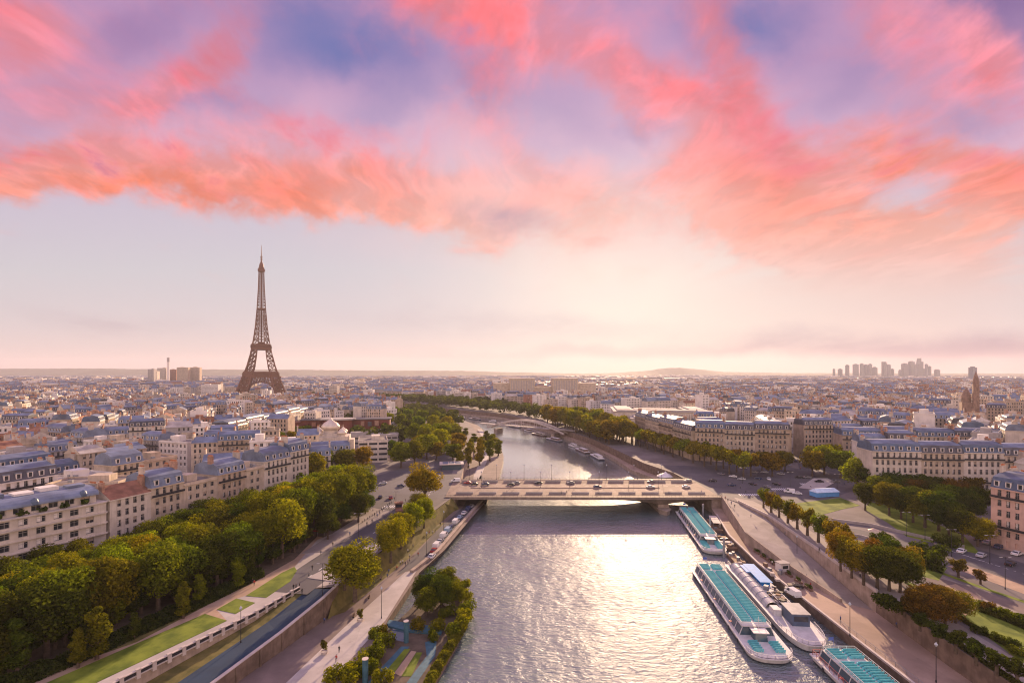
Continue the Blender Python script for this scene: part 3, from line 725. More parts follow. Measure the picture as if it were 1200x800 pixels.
# --- where nothing is built
RIVER = [(x-62, y) for x, y in L_LAND] + [(x+30, y) for x, y in reversed(R_LAND)]
EIFFEL = (-536., 1087.)
NOBUILD = [
    [(100, 500), (230, 500), (240, 680), (110, 690)], [(-30, 1040), (200, 1040), (200, 1250), (-30, 1250)], [(430, 480), (500, 480), (500, 570), (430, 570)],
    [(-140, 60), (-128, 162), (-100, 252), (-88, 300), (-92, 420), (-120, 560), (-160, 700), (-60, 800), (0, 200), (0, 60)],      # park, plaza, museum bank
    [(-470, 960), (-470, 1210), (-600, 1210), (-820, 1180), (-820, 1030), (-600, 960)],                                          # tower esplanade
    [(60, 60), (60, 340), (120, 340), (150, 340), (172, 420), (240, 560), (268, 560), (214, 420), (186, 316), (300, 262), (215, 236), (240, 160), (210, 110), (160, 60)],   # gardens and plaza
    [(70, 340), (70, 900), (140, 600), (150, 520), (136, 420), (130, 340)],
    [(-260, 900), (-120, 820), (0, 700), (90, 690), (20, 900), (-120, 1050), (-300, 1160)],                                       # gardens on the far bank
]
CITY = []
SKIP = []          # footprints of the explicit rows
def add_row(name, a, b, widths, d, heights, walls, roofs, kinds):
    """a terrace along the facade line a to b; buildings face right of a to b seen from above when d > 0"""
    A, B = Vector((*a, 0)), Vector((*b, 0)); L = (B-A).length; dr = (B-A)/L
    tot = sum(widths); pos = 0.; out = []
    for i, w in enumerate(widths):
        wl = w/tot*L; c = A+dr*(pos+wl/2); pos += wl
        ang = math.atan2(dr.y, dr.x)
        bl = Bld(c.x, c.y, ang, wl, d, heights[i % len(heights)], walls[i % len(walls)], roofs[i % len(roofs)], kinds[i % len(kinds)], name, 1000+len(CITY)*7+i)
        bl.order = i+1; out.append(bl); SKIP.append(bl.corners()); CITY.append(bl)
    return out
# the local frame of a building: x along the front, y into the depth, so the front looks along -y
ROW_RIVER = add_row('riverside', (-128, 163), (-98.5, 248), [12, 11, 13, 12, 9, 14, 11], 13, [19.5, 20.5, 19, 20, 19.5, 21.5, 23.5], ['stone_pale', 'stone_cream', 'stone_cream', 'stone_beige', 'stone_cream', 'stone_pale', 'stone_pale'],
                    ['tile_roof', 'zinc', 'flat_roof', 'zinc', 'flat_pale', 'zinc', 'slate_blue'], ['gable', 'mansard', 'flat', 'mansard', 'flat', 'mansard', 'mansard'])
ROW_AVENUE = add_row('avenue', (-205, 372), (-216, 545), [24, 26, 22, 26, 24, 22], 14, [20.5, 21.5, 20, 21, 22, 20], ['stone_cream', 'stone_cream', 'stone_beige', 'stone_cream', 'stone_pale'], ['slate', 'slate', 'zinc'], ['mansard'])
ROW_PLAZA = add_row('plaza', (126, 352), (181, 334), [20, 20, 22], 15, [22.5, 22, 23], ['stone_beige', 'stone_cream', 'stone_beige'], ['slate_blue', 'slate', 'slate'], ['mansard'])
ROW_PLAZA2 = add_row('plaza side', (184, 337), (214, 420), [20, 22, 24], 14, [22.5, 22, 21], ['stone_beige', 'stone_pale'], ['slate', 'zinc'], ['mansard'])
ROW_QUAI = add_row('quay terrace', (113, 470), (124, 354), [22, 26, 24, 26], -1 and 14, [21, 20, 21.5, 20], ['stone_beige', 'stone_cream'], ['zinc', 'slate'], ['mansard'])
ROW_QUAI.reverse()
ROW_GARDEN = add_row('garden', (176, 250), (250, 241), [20, 17, 16, 15], 14, [22, 21.5, 22, 21], ['stone_pale', 'stone_cream', 'stone_pale', 'stone_cream'], ['slate_blue', 'slate', 'slate_blue', 'slate'], ['mansard'])
ROW_VILLA = add_row('garden end', (204, 201), (232, 196), [11, 15], 14, [13.5, 17.5], ['stone_pale', 'stone_beige'], ['zinc', 'slate'], ['mansard'])
ROW_BACK = add_row('behind the trees', (150, 352), (232, 322), [1], 4, [1], ['stone_pale'], ['zinc'], ['flat'])[0:0]
CITY = [b for b in CITY if b.row != 'behind the trees']; SKIP.pop()
ROW_STREET = add_row('avenue corner', (218, 338), (305, 318), [24, 20, 22, 26], 15, [19, 20, 19.5, 20], ['stone_beige', 'stone_pale', 'stone_cream'], ['slate_blue', 'slate'], ['mansard'])
FIRST = Bld(*((Vector((-152, 121, 0))+Vector((-128.5, 162, 0)))/2)[:2], math.atan2(41, 23.5), 47.5, 19, 19.5, 'stone_pale', 'zinc', 'attic', 'riverside', 5)
SKIP.append(FIRST.corners()); CITY.append(FIRST); FIRST.order = 0
EDGE = Bld(171, 164, R(-74), 30, 16, 20.5, 'stone_flare_pink', 'slate_blue', 'mansard', 'garden edge', 9); SKIP.append(EDGE.corners()); CITY.append(EDGE); EDGE.order = 1
for q in ([(-165, 360), (-95, 320), (-60, 330), (-70, 460), (-190, 560)],): NOBUILD.append(q)

def blocked(b):
    cs = b.corners(); cx, cy_ = sum(c[0] for c in cs)/4, sum(c[1] for c in cs)/4
    for (x, y) in cs+[(cx, cy_)]:
        if inside(x, y, RIVER): return True
        for q in NOBUILD:
            if inside(x, y, q): return True
        for q in SKIP:
            if abs(q[0][0]-x) < 90 and abs(q[0][1]-y) < 90 and inside(x, y, q): return True
    for q in SKIP:
        if abs(q[0][0]-cx) < 70 and abs(q[0][1]-cy_) < 70:
            for (x, y) in q:
                if inside(x, y, cs): return True
    return False

def gen_city():
    r = random.Random(21)
    DIST = []           # district seeds and street angles
    for i in range(190):
        y = 120+5500*(r.random()**1.9); x = r.uniform(-1.12, 1.12)*(y+60); DIST.append((x, y, r.uniform(-1.2, 1.2)))
    DIST += [(-170, 190, R(71)-math.pi/2*0), (-240, 260, R(71)), (-150, 150, R(60)), (230, 280, R(-12)), (330, 250, R(-10))]
    for i, (sx, sy, an) in enumerate(DIST):
        near = sorted(math.hypot(q[0]-sx, q[1]-sy) for q in DIST)[1:6]
        rad = near[-1]*1.1
        c, q = math.cos(an), math.sin(an); far = sy > 1500; vfar = sy > 2900
        period = 46. if not far else (62. if not vfar else 96.)
        dep = 12. if not far else (17. if not vfar else 34.)
        hd = r.choice([18.5, 20, 21, 22]); n = int(rad/period)+1
        for k in range(-n, n+1):
            for half in (0, 1):
                u = -rad+r.uniform(0, 20); nxt = u+r.uniform(70, 120)
                while u < rad:
                    w = r.uniform(11, 24) if not far else (r.uniform(22, 45) if not vfar else r.uniform(45, 95))
                    if u+w > nxt:
                        u = nxt+11; nxt = u+r.uniform(70, 120)*(1 if not far else 1.6); continue
                    vv = k*period if half == 0 else k*period+period-11.
                    uu = u+w/2; u += w
                    x, y = sx+uu*c-vv*q, sy+uu*q+vv*c
                    if y < 118 or abs(x) > 1.06*y+25 or r.random() < .03: continue
                    dd = math.hypot(x-sx, y-sy)
                    if any(math.hypot(x-p[0], y-p[1]) < dd for p in DIST): continue
                    h = hd+r.uniform(-4.5, 3.0)
                    kind = r.choices(['mansard', 'gable', 'flat'], [.48, .24, .28])[0]
                    if r.random() < .06: kind = 'flat'; h += r.uniform(3, 9)
                    if x < 0 and y < 320 and kind == 'mansard': h -= 1.5
                    wall = r.choices(WALLS, [30, 20, 22, 16, 8, 4])[0] if kind != 'flat' else r.choices(WALLS, [12, 10, 22, 44, 8, 4])[0]
                    roof = {'mansard': r.choices(['zinc', 'slate', 'slate_blue'], [6, 4, 3])[0], 'gable': r.choices(['zinc', 'tile_roof', 'flat_pale'], [6, 2, 3])[0], 'flat': r.choices(['flat_roof', 'flat_pale', 'zinc'], [4, 4, 2])[0]}[kind]
                    if far: h += r.uniform(-3, 5)
                    b = Bld(x, y, an+(math.pi if half else 0), w, dep*r.uniform(.9, 1.12), h, wall, roof, kind, '', int(r.random()*1e6))
                    if blocked(b): continue
                    CITY.append(b)
gen_city()

def rank_city():
    """how much of every building rises above what stands in front of it, seen from the drone"""
    N = 480; hor = [-400.0]*N
    for b in sorted(CITY, key=lambda b: b.y):
        top = b.h+(4.5 if b.kind == 'mansard' else 2.); cs = b.corners()
        pxs = [c[0]/max(20, c[1]) for c in cs]; ymin = max(40, min(c[1] for c in cs)); ymax = max(c[1] for c in cs)
        i0, i1 = int((min(pxs)+1)*N/2), int((max(pxs)+1)*N/2)
        v = (b.h-CAM_H)/ymin*600; vb = (0-CAM_H)/ymin*600; vr = (top-CAM_H)/ymax*600
        v = max(v, vr)
        for i in range(max(0, i0), min(N-1, i1)+1):
            lo = max(vb, hor[i], -363)
            if v > lo: b.vis += (v-lo)*1200/N; hor[i] = v
rank_city()
CITY.sort(key=lambda b: -b.vis)
MINE = ROW_RIVER+ROW_AVENUE+ROW_PLAZA+ROW_PLAZA2+ROW_QUAI+ROW_GARDEN+ROW_VILLA+ROW_STREET+[FIRST, EDGE]
IND = MINE + [b for b in CITY if b not in MINE][:270-len(MINE)]
indset = set(id(b) for b in IND)
MASS = [b for b in CITY if id(b) not in indset]

# --- the rest of the city: one object nobody could count
def build_mass():
    mb = MB(); wi = {k: i for i, k in enumerate(WALLS)}; ri = {k: i+len(WALLS) for i, k in enumerate(ROOFS)}
    MD, ML, MC, MP = len(WALLS)+len(ROOFS), len(WALLS)+len(ROOFS)+1, len(WALLS)+len(ROOFS)+2, len(WALLS)+len(ROOFS)+3
    r = random.Random(4)
    for b in MASS:
        if b.vis <= 0 and b.y > 700: continue
        t = MB(); w, z0 = b.w/2, 0. if b.y < 700 else 6.
        for k in range(4):
            A, B, nx, ny = side_pts(b, k)
            t.quad(A+Vector((0,0,z0)), B+Vector((0,0,z0)), B+Vector((0,0,b.h)), A+Vector((0,0,b.h)), wi[b.wall])
            if b.y < 1700 and faces_camera(b, nx, ny):
                fl = max(2, int(b.h/3.1))
                if k in (0, 2) or b.kind == 'flat': windows_flat(t, b, k, 0, b.h, fl, (MD, ML), 2.7 if b.y < 900 else 3.6, max(0, fl-(4 if b.y < 900 else 3)))
        zt = roof_geo(t, b, b.h, ri[b.roof] if b.kind == 'mansard' else wi[b.wall], ri['zinc'] if b.kind == 'mansard' and b.roof != 'zinc' else ri[b.roof], r)
        if b.kind == 'mansard' and b.y < 1100:
            for k in (0, 2):
                n = int(b.w/3.4)
                for i in range(n):
                    x = -w+b.w*(i+.5)/n
                    y0, y1 = ((.05, 1.3) if k == 0 else (b.d-1.3, b.d-.05))
                    t.box(x-.75, y0, b.h+.5, x+.75, y1, b.h+2.5, wi['render_white'], False)
                    yy = y0-.03 if k == 0 else y1+.03; s = -1 if k == 0 else 1
                    t.quad((x+.5*s, yy, b.h+.7), (x-.5*s, yy, b.h+.7), (x-.5*s, yy, b.h+2.2), (x+.5*s, yy, b.h+2.2), MD)
        if b.y < 2600:
            for (x, y, L, hh) in chimneys(b, zt, r): chimney_geo(t, x, y, L, b.h, zt+hh, MC if r.random() < .5 else wi['stone_cream'], MP) if b.y < 950 else t.box(x-.45, y-L/2, b.h, x+.45, y+L/2, zt+hh+.4, MC, False)
        if b.y < 1300:
            for q in range(3):
                x, y = r.uniform(-w*.8, w*.8), r.uniform(1, b.d-1); e = r.uniform(.5, 1.3); t.box(x-e, y-.6, b.h, x+e, y+.6, zt+r.uniform(.3, 1.6), wi[r.choice(['grey_wall', 'render_white', 'stone_cream', 'brick_wall'])], False)
        F = b.frame(); n = len(mb.v); mb.v += [tuple(F @ Vector(p)) for p in t.v]; mb.f += [tuple(n+i for i in f) for f in t.f]; mb.m += t.m
    names = WALLS+ROOFS+['glass_dark', 'frame_white', 'chimney_brick', 'pots']
    o = mb.build('distant_city', [M[k] for k in names]); tag(o, 'endless far roofs and facades of the city fading into haze', None, None, 'stuff')
build_mass()

# --- buildings one can tell apart
MESHC = {}
def cached(key, fn):
    if key not in MESHC: MESHC[key] = fn()
    return MESHC[key]
WK = [0]
def window_mesh(w, h):
    WK[0] = (WK[0]*7+3) % 23; kind = 1 if WK[0] % 5 == 0 else 2 if WK[0] % 7 == 1 else 0
    def f():
        mb = MB(); mb.quad((-w/2, 0, 0), (w/2, 0, 0), (w/2, 0, h), (-w/2, 0, h), 0)
        for q in (-w/2+.06, 0, w/2-.06): mb.box(q-.05, -.05, 0, q+.05, -.003, h, 1)
        for q in (.05, h*.68, h-.05): mb.box(-w/2+.11, -.045, q-.04, -.06, -.004, q+.04, 1); mb.box(.06, -.045, q-.04, w/2-.11, -.004, q+.04, 1)
        if kind == 1: mb.quad((-w/2+.12, -.012, h*.12), (w*.1, -.012, h*.12), (w*.1, -.012, h*.95), (-w/2+.12, -.012, h*.95), 2)
        if kind == 2: mb.quad((-w/2+.1, -.012, h*.45), (w/2-.1, -.012, h*.45), (w/2-.1, -.012, h*.97), (-w/2+.1, -.012, h*.97), 3)
        if w < 1.4:
            mb.box(-w/2, -.42, .78, w/2, -.37, .86, 4)
            for i in range(6): x = -w/2+.1+i*(w-.2)/5; mb.box(x-.02, -.41, .02, x+.02, -.38, .78, 4, False)
        return mb.mesh('window', [M['glass_dark'], M['frame_white'], M['render_white'], M['stone_beige'], M['iron']])
    return cached(('win', round(w, 2), round(h, 2), kind), f)
def dormer_mesh():
    def f():
        mb = MB(); mb.box(-.8, 0, 0, .8, 1.6, 2.0, 0, False); mb.box(-.95, -.12, 2.0, .95, 1.7, 2.2, 1)
        mb.quad((-.5, -.02, .3), (.5, -.02, .3), (.5, -.02, 1.8), (-.5, -.02, 1.8), 2); return mb.mesh('dormer', [M['render_white'], M['zinc'], M['glass_dark']])
    return cached('dormer', f)

def facade(mb, b, k, z0, z1, fl, bay, ww, wins, wfrac=.62, wall=0, first=0):
    """wall with real openings; window positions are added to wins"""
    A, B, nx, ny = side_pts(b, k); L = (B-A).length; n = max(1, int((L-.8)/bay)); d = (B-A)/L; s0 = (L-n*bay)/2
    inn = Vector((-nx, -ny, 0))*.38; Z = lambda z: Vector((0, 0, z)); fh = (z1-z0)/fl
    us = [0.]
    for i in range(n): c = s0+(i+.5)*bay; us += [c-ww/2, c+ww/2]
    us.append(L); ang = math.atan2(d.y, d.x)
    for f in range(fl):
        zb = z0+f*fh; hh = fh*wfrac; za = zb+fh*.2; zc = za+hh
        for i in range(len(us)-1):
            p, q = A+d*us[i], A+d*us[i+1]
            if i % 2 == 0: mb.quad(p+Z(zb), q+Z(zb), q+Z(zb+fh), p+Z(zb+fh), wall); continue
            mb.quad(p+Z(zb), q+Z(zb), q+Z(za), p+Z(za), wall); mb.quad(p+Z(zc), q+Z(zc), q+Z(zb+fh), p+Z(zb+fh), wall)
            mb.quad(p+Z(za), q+Z(za), q+inn+Z(za), p+inn+Z(za), wall); mb.quad(p+inn+Z(zc), q+inn+Z(zc), q+Z(zc), p+Z(zc), wall)
            mb.quad(p+Z(za), p+inn+Z(za), p+inn+Z(zc), p+Z(zc), wall); mb.quad(q+inn+Z(za), q+Z(za), q+Z(zc), q+inn+Z(zc), wall)
            if f >= first: wins.append(((p+q)/2+inn*.8+Z(za), ang, us[i+1]-us[i], hh))
            mb.quad(p+inn+Z(za), q+inn+Z(za), q+inn+Z(zc), p+inn+Z(zc), wall)
def ledge(mb, b, k, z, out, h, m=0):
    A, B, nx, ny = side_pts(b, k); o = Vector((nx, ny, 0))*out; Z = lambda z: Vector((0, 0, z))
    i = Vector((-nx, -ny, 0))*.003
    P = [A+o, B+o, B+i, A+i]
    mb.hexa([p+Z(z) for p in P]+[p+Z(z+h) for p in P], m)

def make_building(b, hero, label, group):
    r = random.Random(b.seed)
    nm = 'apartment_building' if b.kind != 'flat' else 'office_building'
    root = thing(nm, label, 'building', (b.x, b.y, 0), b.rot, group)
    wm = [M[b.wall], M['glass_dark'], M['frame_white']]
    fl = max(3, int(b.h/3.15)); wall = MB(); wins = []
    vis = [faces_camera(b, SIDES[k][2], SIDES[k][3]) for k in range(4)]
    for k in range(4):
        A, B, nx, ny = side_pts(b, k)
        front = k in (0, 2) or b.row in ('garden edge',) or (b.row in ('riverside', 'plaza') and b.order in (3, 7) and k == 1)
        if hero and vis[k] and front:
            facade(wall, b, k, 0, b.h, fl, 2.5 if b.kind != 'flat' else 3.1, 1.15 if b.kind != 'flat' else 1.5, wins, .64 if b.kind != 'flat' else .52, 0, 1)
        else:
            wall.quad(A, B, B+Vector((0, 0, b.h)), A+Vector((0, 0, b.h)), 0)
            if vis[k] and front: windows_flat(wall, b, k, 0, b.h, fl, (1, 2))
    wall.build('wall', wm, root)
    seen = [k for k in (0, 2) if vis[k]] or [0]
    if b.y < 420:
        for k in range(4):
            tr = MB()
            if vis[k]: ledge(tr, b, k, b.h-.35, .35, .34); tr.build('cornice', M[b.wall], root)
            tr = MB()
            if vis[k] and k in seen: ledge(tr, b, k, b.h*.2, .15, .25); tr.build('string_course', M[b.wall], root)
        if b.kind == 'mansard':
            for f in (2, fl-1):
                for k in seen:
                    bl = MB(); z = b.h/fl*f-.12; ledge(bl, b, k, z, .6, .14, 0); A, B, nx, ny = side_pts(b, k); o = Vector((nx, ny, 0))*.57
                    bl.bar(A+o+Vector((0,0,z+1.0)), B+o+Vector((0,0,z+1.0)), .06, 1); bl.bar(A+o+Vector((0,0,z+.55)), B+o+Vector((0,0,z+.55)), .02, 1, .75)
                    bl.build('balcony', [M[b.wall], M['iron']], root)
    for (p, ang, ww, hh) in wins[:100]: link('window', window_mesh(ww, hh), root, p, ang)
    if len(wins) > 100:
        mb = MB()
        for (p, ang, ww, hh) in wins[100:]:
            d = Vector((math.cos(ang), math.sin(ang), 0))*ww/2; mb.quad(p-d, p+d, p+d+Vector((0,0,hh)), p-d+Vector((0,0,hh)))
        tag(mb.build('window_rest', M['glass_dark'], root), None, None, None, 'stuff')
    rf = MB(); zt = roof_geo(rf, b, b.h, 0 if b.kind == 'mansard' else 2, 1, r)
    top = 'zinc' if b.kind == 'mansard' else b.roof
    ro = rf.build('roof', [M[b.roof], M[top], M[b.wall]], root)
    if b.kind == 'mansard':
        if b.y < 650:
            for k in seen:
                n = int(b.w/3.2)
                for i in range(n):
                    x = -b.w/2+b.w*(i+.5)/n
                    if k == 0: link('dormer', dormer_mesh(), root, (x, -.02, b.h+.45), 0)
                    else: link('dormer', dormer_mesh(), root, (x, b.d+.02, b.h+.45), math.pi)
        else:
            mb = MB()
    if b.kind != 'flat':
        for (x, y, L, hh) in chimneys(b, zt, r):
            c = MB(); chimney_geo(c, x, y, L, b.h+.5, zt+hh, 0, 1); c.build('chimney', [M['chimney_brick' if r.random() < .4 else 'chimney_stone'], M['pots']], root)
    else:
        for q in range(2):
            x, y = r.uniform(-b.w*.35, b.w*.35), r.uniform(2, b.d-2); c = MB(); c.box(x-.7, y-.5, b.h+.05, x+.7, y+.5, b.h+r.uniform(1, 1.8)); c.build('vent_box', M['steel_grey'], root)
    return root

def build_first():
    """the long pale block with a set-back attic under a rolled zinc roof"""
    b = FIRST
    root = thing('apartment_building', 'long pale modern block with dark square windows and rolled zinc attic roof', 'building', (b.x, b.y, 0), b.rot)
    wall = MB(); wins = []; w = b.w/2
    facade(wall, b, 0, 0, b.h, 6, 3.9, 2.1, wins, .55, 0, 1); facade(wall, b, 1, 0, b.h, 6, 4.2, 1.6, wins, .5, 0, 2)
    for k in (2, 3):
        A, B, nx, ny = side_pts(b, k); wall.quad(A, B, B+Vector((0,0,b.h)), A+Vector((0,0,b.h)))
    wall.quad((-w, 0, b.h), (w, 0, b.h), (w, b.d, b.h), (-w, b.d, b.h)); wall.build('wall', M['stone_pale'], root)
    for f in range(2, 7):
        mb = MB(); ledge(mb, b, 0, b.h/6*f-.35, .8 if f % 2 else .5, .34); ledge(mb, b, 1, b.h/6*f-.35, .5, .34)
        mb.build('balcony', M['stone_pale'], root)
    # attic storey, set back, with its own dark openings
    at = Bld(0, 1.8, 0, b.w-3, 12, 3.0, 'stone_pale', 'zinc', 'flat', '', 3); aw = []
    am = MB(); facade(am, at, 0, 0, 3.0, 1, 3.9, 2.3, aw, .66, 0, 0)
    for k in (1, 2, 3):
        A, B, nx, ny = side_pts(at, k); am.quad(A, B, B+Vector((0,0,3.)), A+Vector((0,0,3.)))
    ao = am.build('attic', M['stone_pale'], root); ao.location = (-.5, 1.8, b.h+.003)
    for (p, ang, ww, hh) in aw: link('attic_window', window_mesh(ww, hh), root, p+Vector((-.5, 1.8, b.h+.003)), ang)
    for (p, ang, ww, hh) in wins: link('window', window_mesh(ww, hh), root, p, ang)
    # rolled zinc roof: a quarter-round eave running back to a flat deck
    rf = MB(); prof = [(.9, 2.4), (1.0, 3.0), (1.6, 3.7), (2.6, 4.3), (4.2, 4.7), (9, 4.9), (13.6, 4.6), (14.2, 2.9)]
    for (y0, z0), (y1, z1) in zip(prof, prof[1:]):
        rf.quad((-w+.4, y0, b.h+z0), (w-1.6, y0, b.h+z0), (w-1.6-(0 if z1 < 4 else .8), y1, b.h+z1), (-w+.4, y1, b.h+z1))
    for s in (-w+.4, w-1.6):
        rf.poly([(s, y, b.h+z) for y, z in prof]) if False else None
    n = len(rf.v); rf.v += [(w-1.6-(0 if z < 4 else .8), y, b.h+z) for y, z in prof]; rf.f.append(tuple(range(n, n+len(prof)))); rf.m.append(0)
    rf.build('roof', M['zinc'], root)
    for i in range(7):
        mb = MB(); x = -w+5+i*6.2; mb.box(x-2.4, 6+i % 2, b.h+4.85, x+2.0, 9.5+i % 3, b.h+5.5+.4*(i % 2)); mb.build('roof_house', M['render_white' if i % 3 else 'zinc'], root)
    for i in range(4):
        mb = MB(); x = -w+7.6+i*11.5; mb.lathe([(1.0, b.h+2.5), (1.0, b.h+3.4), (.7, b.h+4.1), (.1, b.h+4.5)], 12, 0, x, 1.6); mb.build('bull_eye_dormer', M['slate_blue'], root)
    for i in range(9):
        rd = MB(); r = random.Random(i); x = -w+3+i*4.9
        for q in range(60):
            c = Vector((x+r.gauss(0, .45), .9+r.gauss(0, .2), b.h+.4+abs(r.gauss(0, .5)))); a = Vector((r.gauss(0, 1), r.gauss(0, 1), r.gauss(0, 1))).normalized()*.3; e = a.cross(Vector((r.gauss(0, 1), 1, r.gauss(0, 1)))).normalized()*.3
            rd.quad(c-a-e, c+a-e, c+a+e, c-a+e)
        ob = rd.build('terrace_plant', M['leaf'], root); ob.color = (.07, .10, .03, 1)
build_first()

ROWTEXT = {'riverside': 'after the long pale riverside block', 'avenue': 'in the avenue terrace below the tower', 'plaza': 'facing the traffic plaza',
           'plaza side': 'on the avenue past the plaza', 'quay terrace': 'behind the clipped quay trees', 'garden': 'in the terrace behind the garden',
           'garden end': 'low house after the garden terrace', 'avenue corner': 'behind the round plaza trees', 'garden edge': 'alone at the garden edge'}
def build_individuals():
    heroes = [b for b in MINE if b is not FIRST and b.y < 470]
    hs = set(id(b) for b in heroes)
    rest = [b for b in IND if b not in MINE]
    for b in MINE:
        if b is FIRST: continue
        row = [q for q in MINE if q.row == b.row and q is not FIRST]
        lab = f"{WALL_WORD[b.wall]} building with {ROOF_WORD[b.roof]} roof, {nth(b.order)} {ROWTEXT[b.row]}"
        make_building(b, id(b) in hs, lab, f'buildings {ROWTEXT[b.row]}' if len(row) > 1 else None)
    # the other roofs: named by bank and by rank among those of the same look, from the river outwards
    cnt = {}
    rest.sort(key=lambda b: math.hypot(b.x, b.y))
    near = set(id(b) for b in rest[:45])
    for b in rest:
        bank = 'behind the riverside terrace' if b.x < 0 else 'behind the garden terrace'
        if b.y > 700: bank = 'beyond the museum trees' if b.x < 0 else 'beyond the plaza blocks'
        kindw = {'mansard': 'mansard', 'gable': 'pitched', 'flat': ''}[b.kind]
        base = f"{WALL_WORD[b.wall]} block with {ROOF_WORD[b.roof]} {kindw}".strip()+' roof'
        k = (base, bank); cnt[k] = cnt.get(k, 0)+1
        make_building(b, id(b) in near and b.y < 330, f"{base}, {nth(cnt[k])} such {bank}", 'city buildings '+bank)
build_individuals()
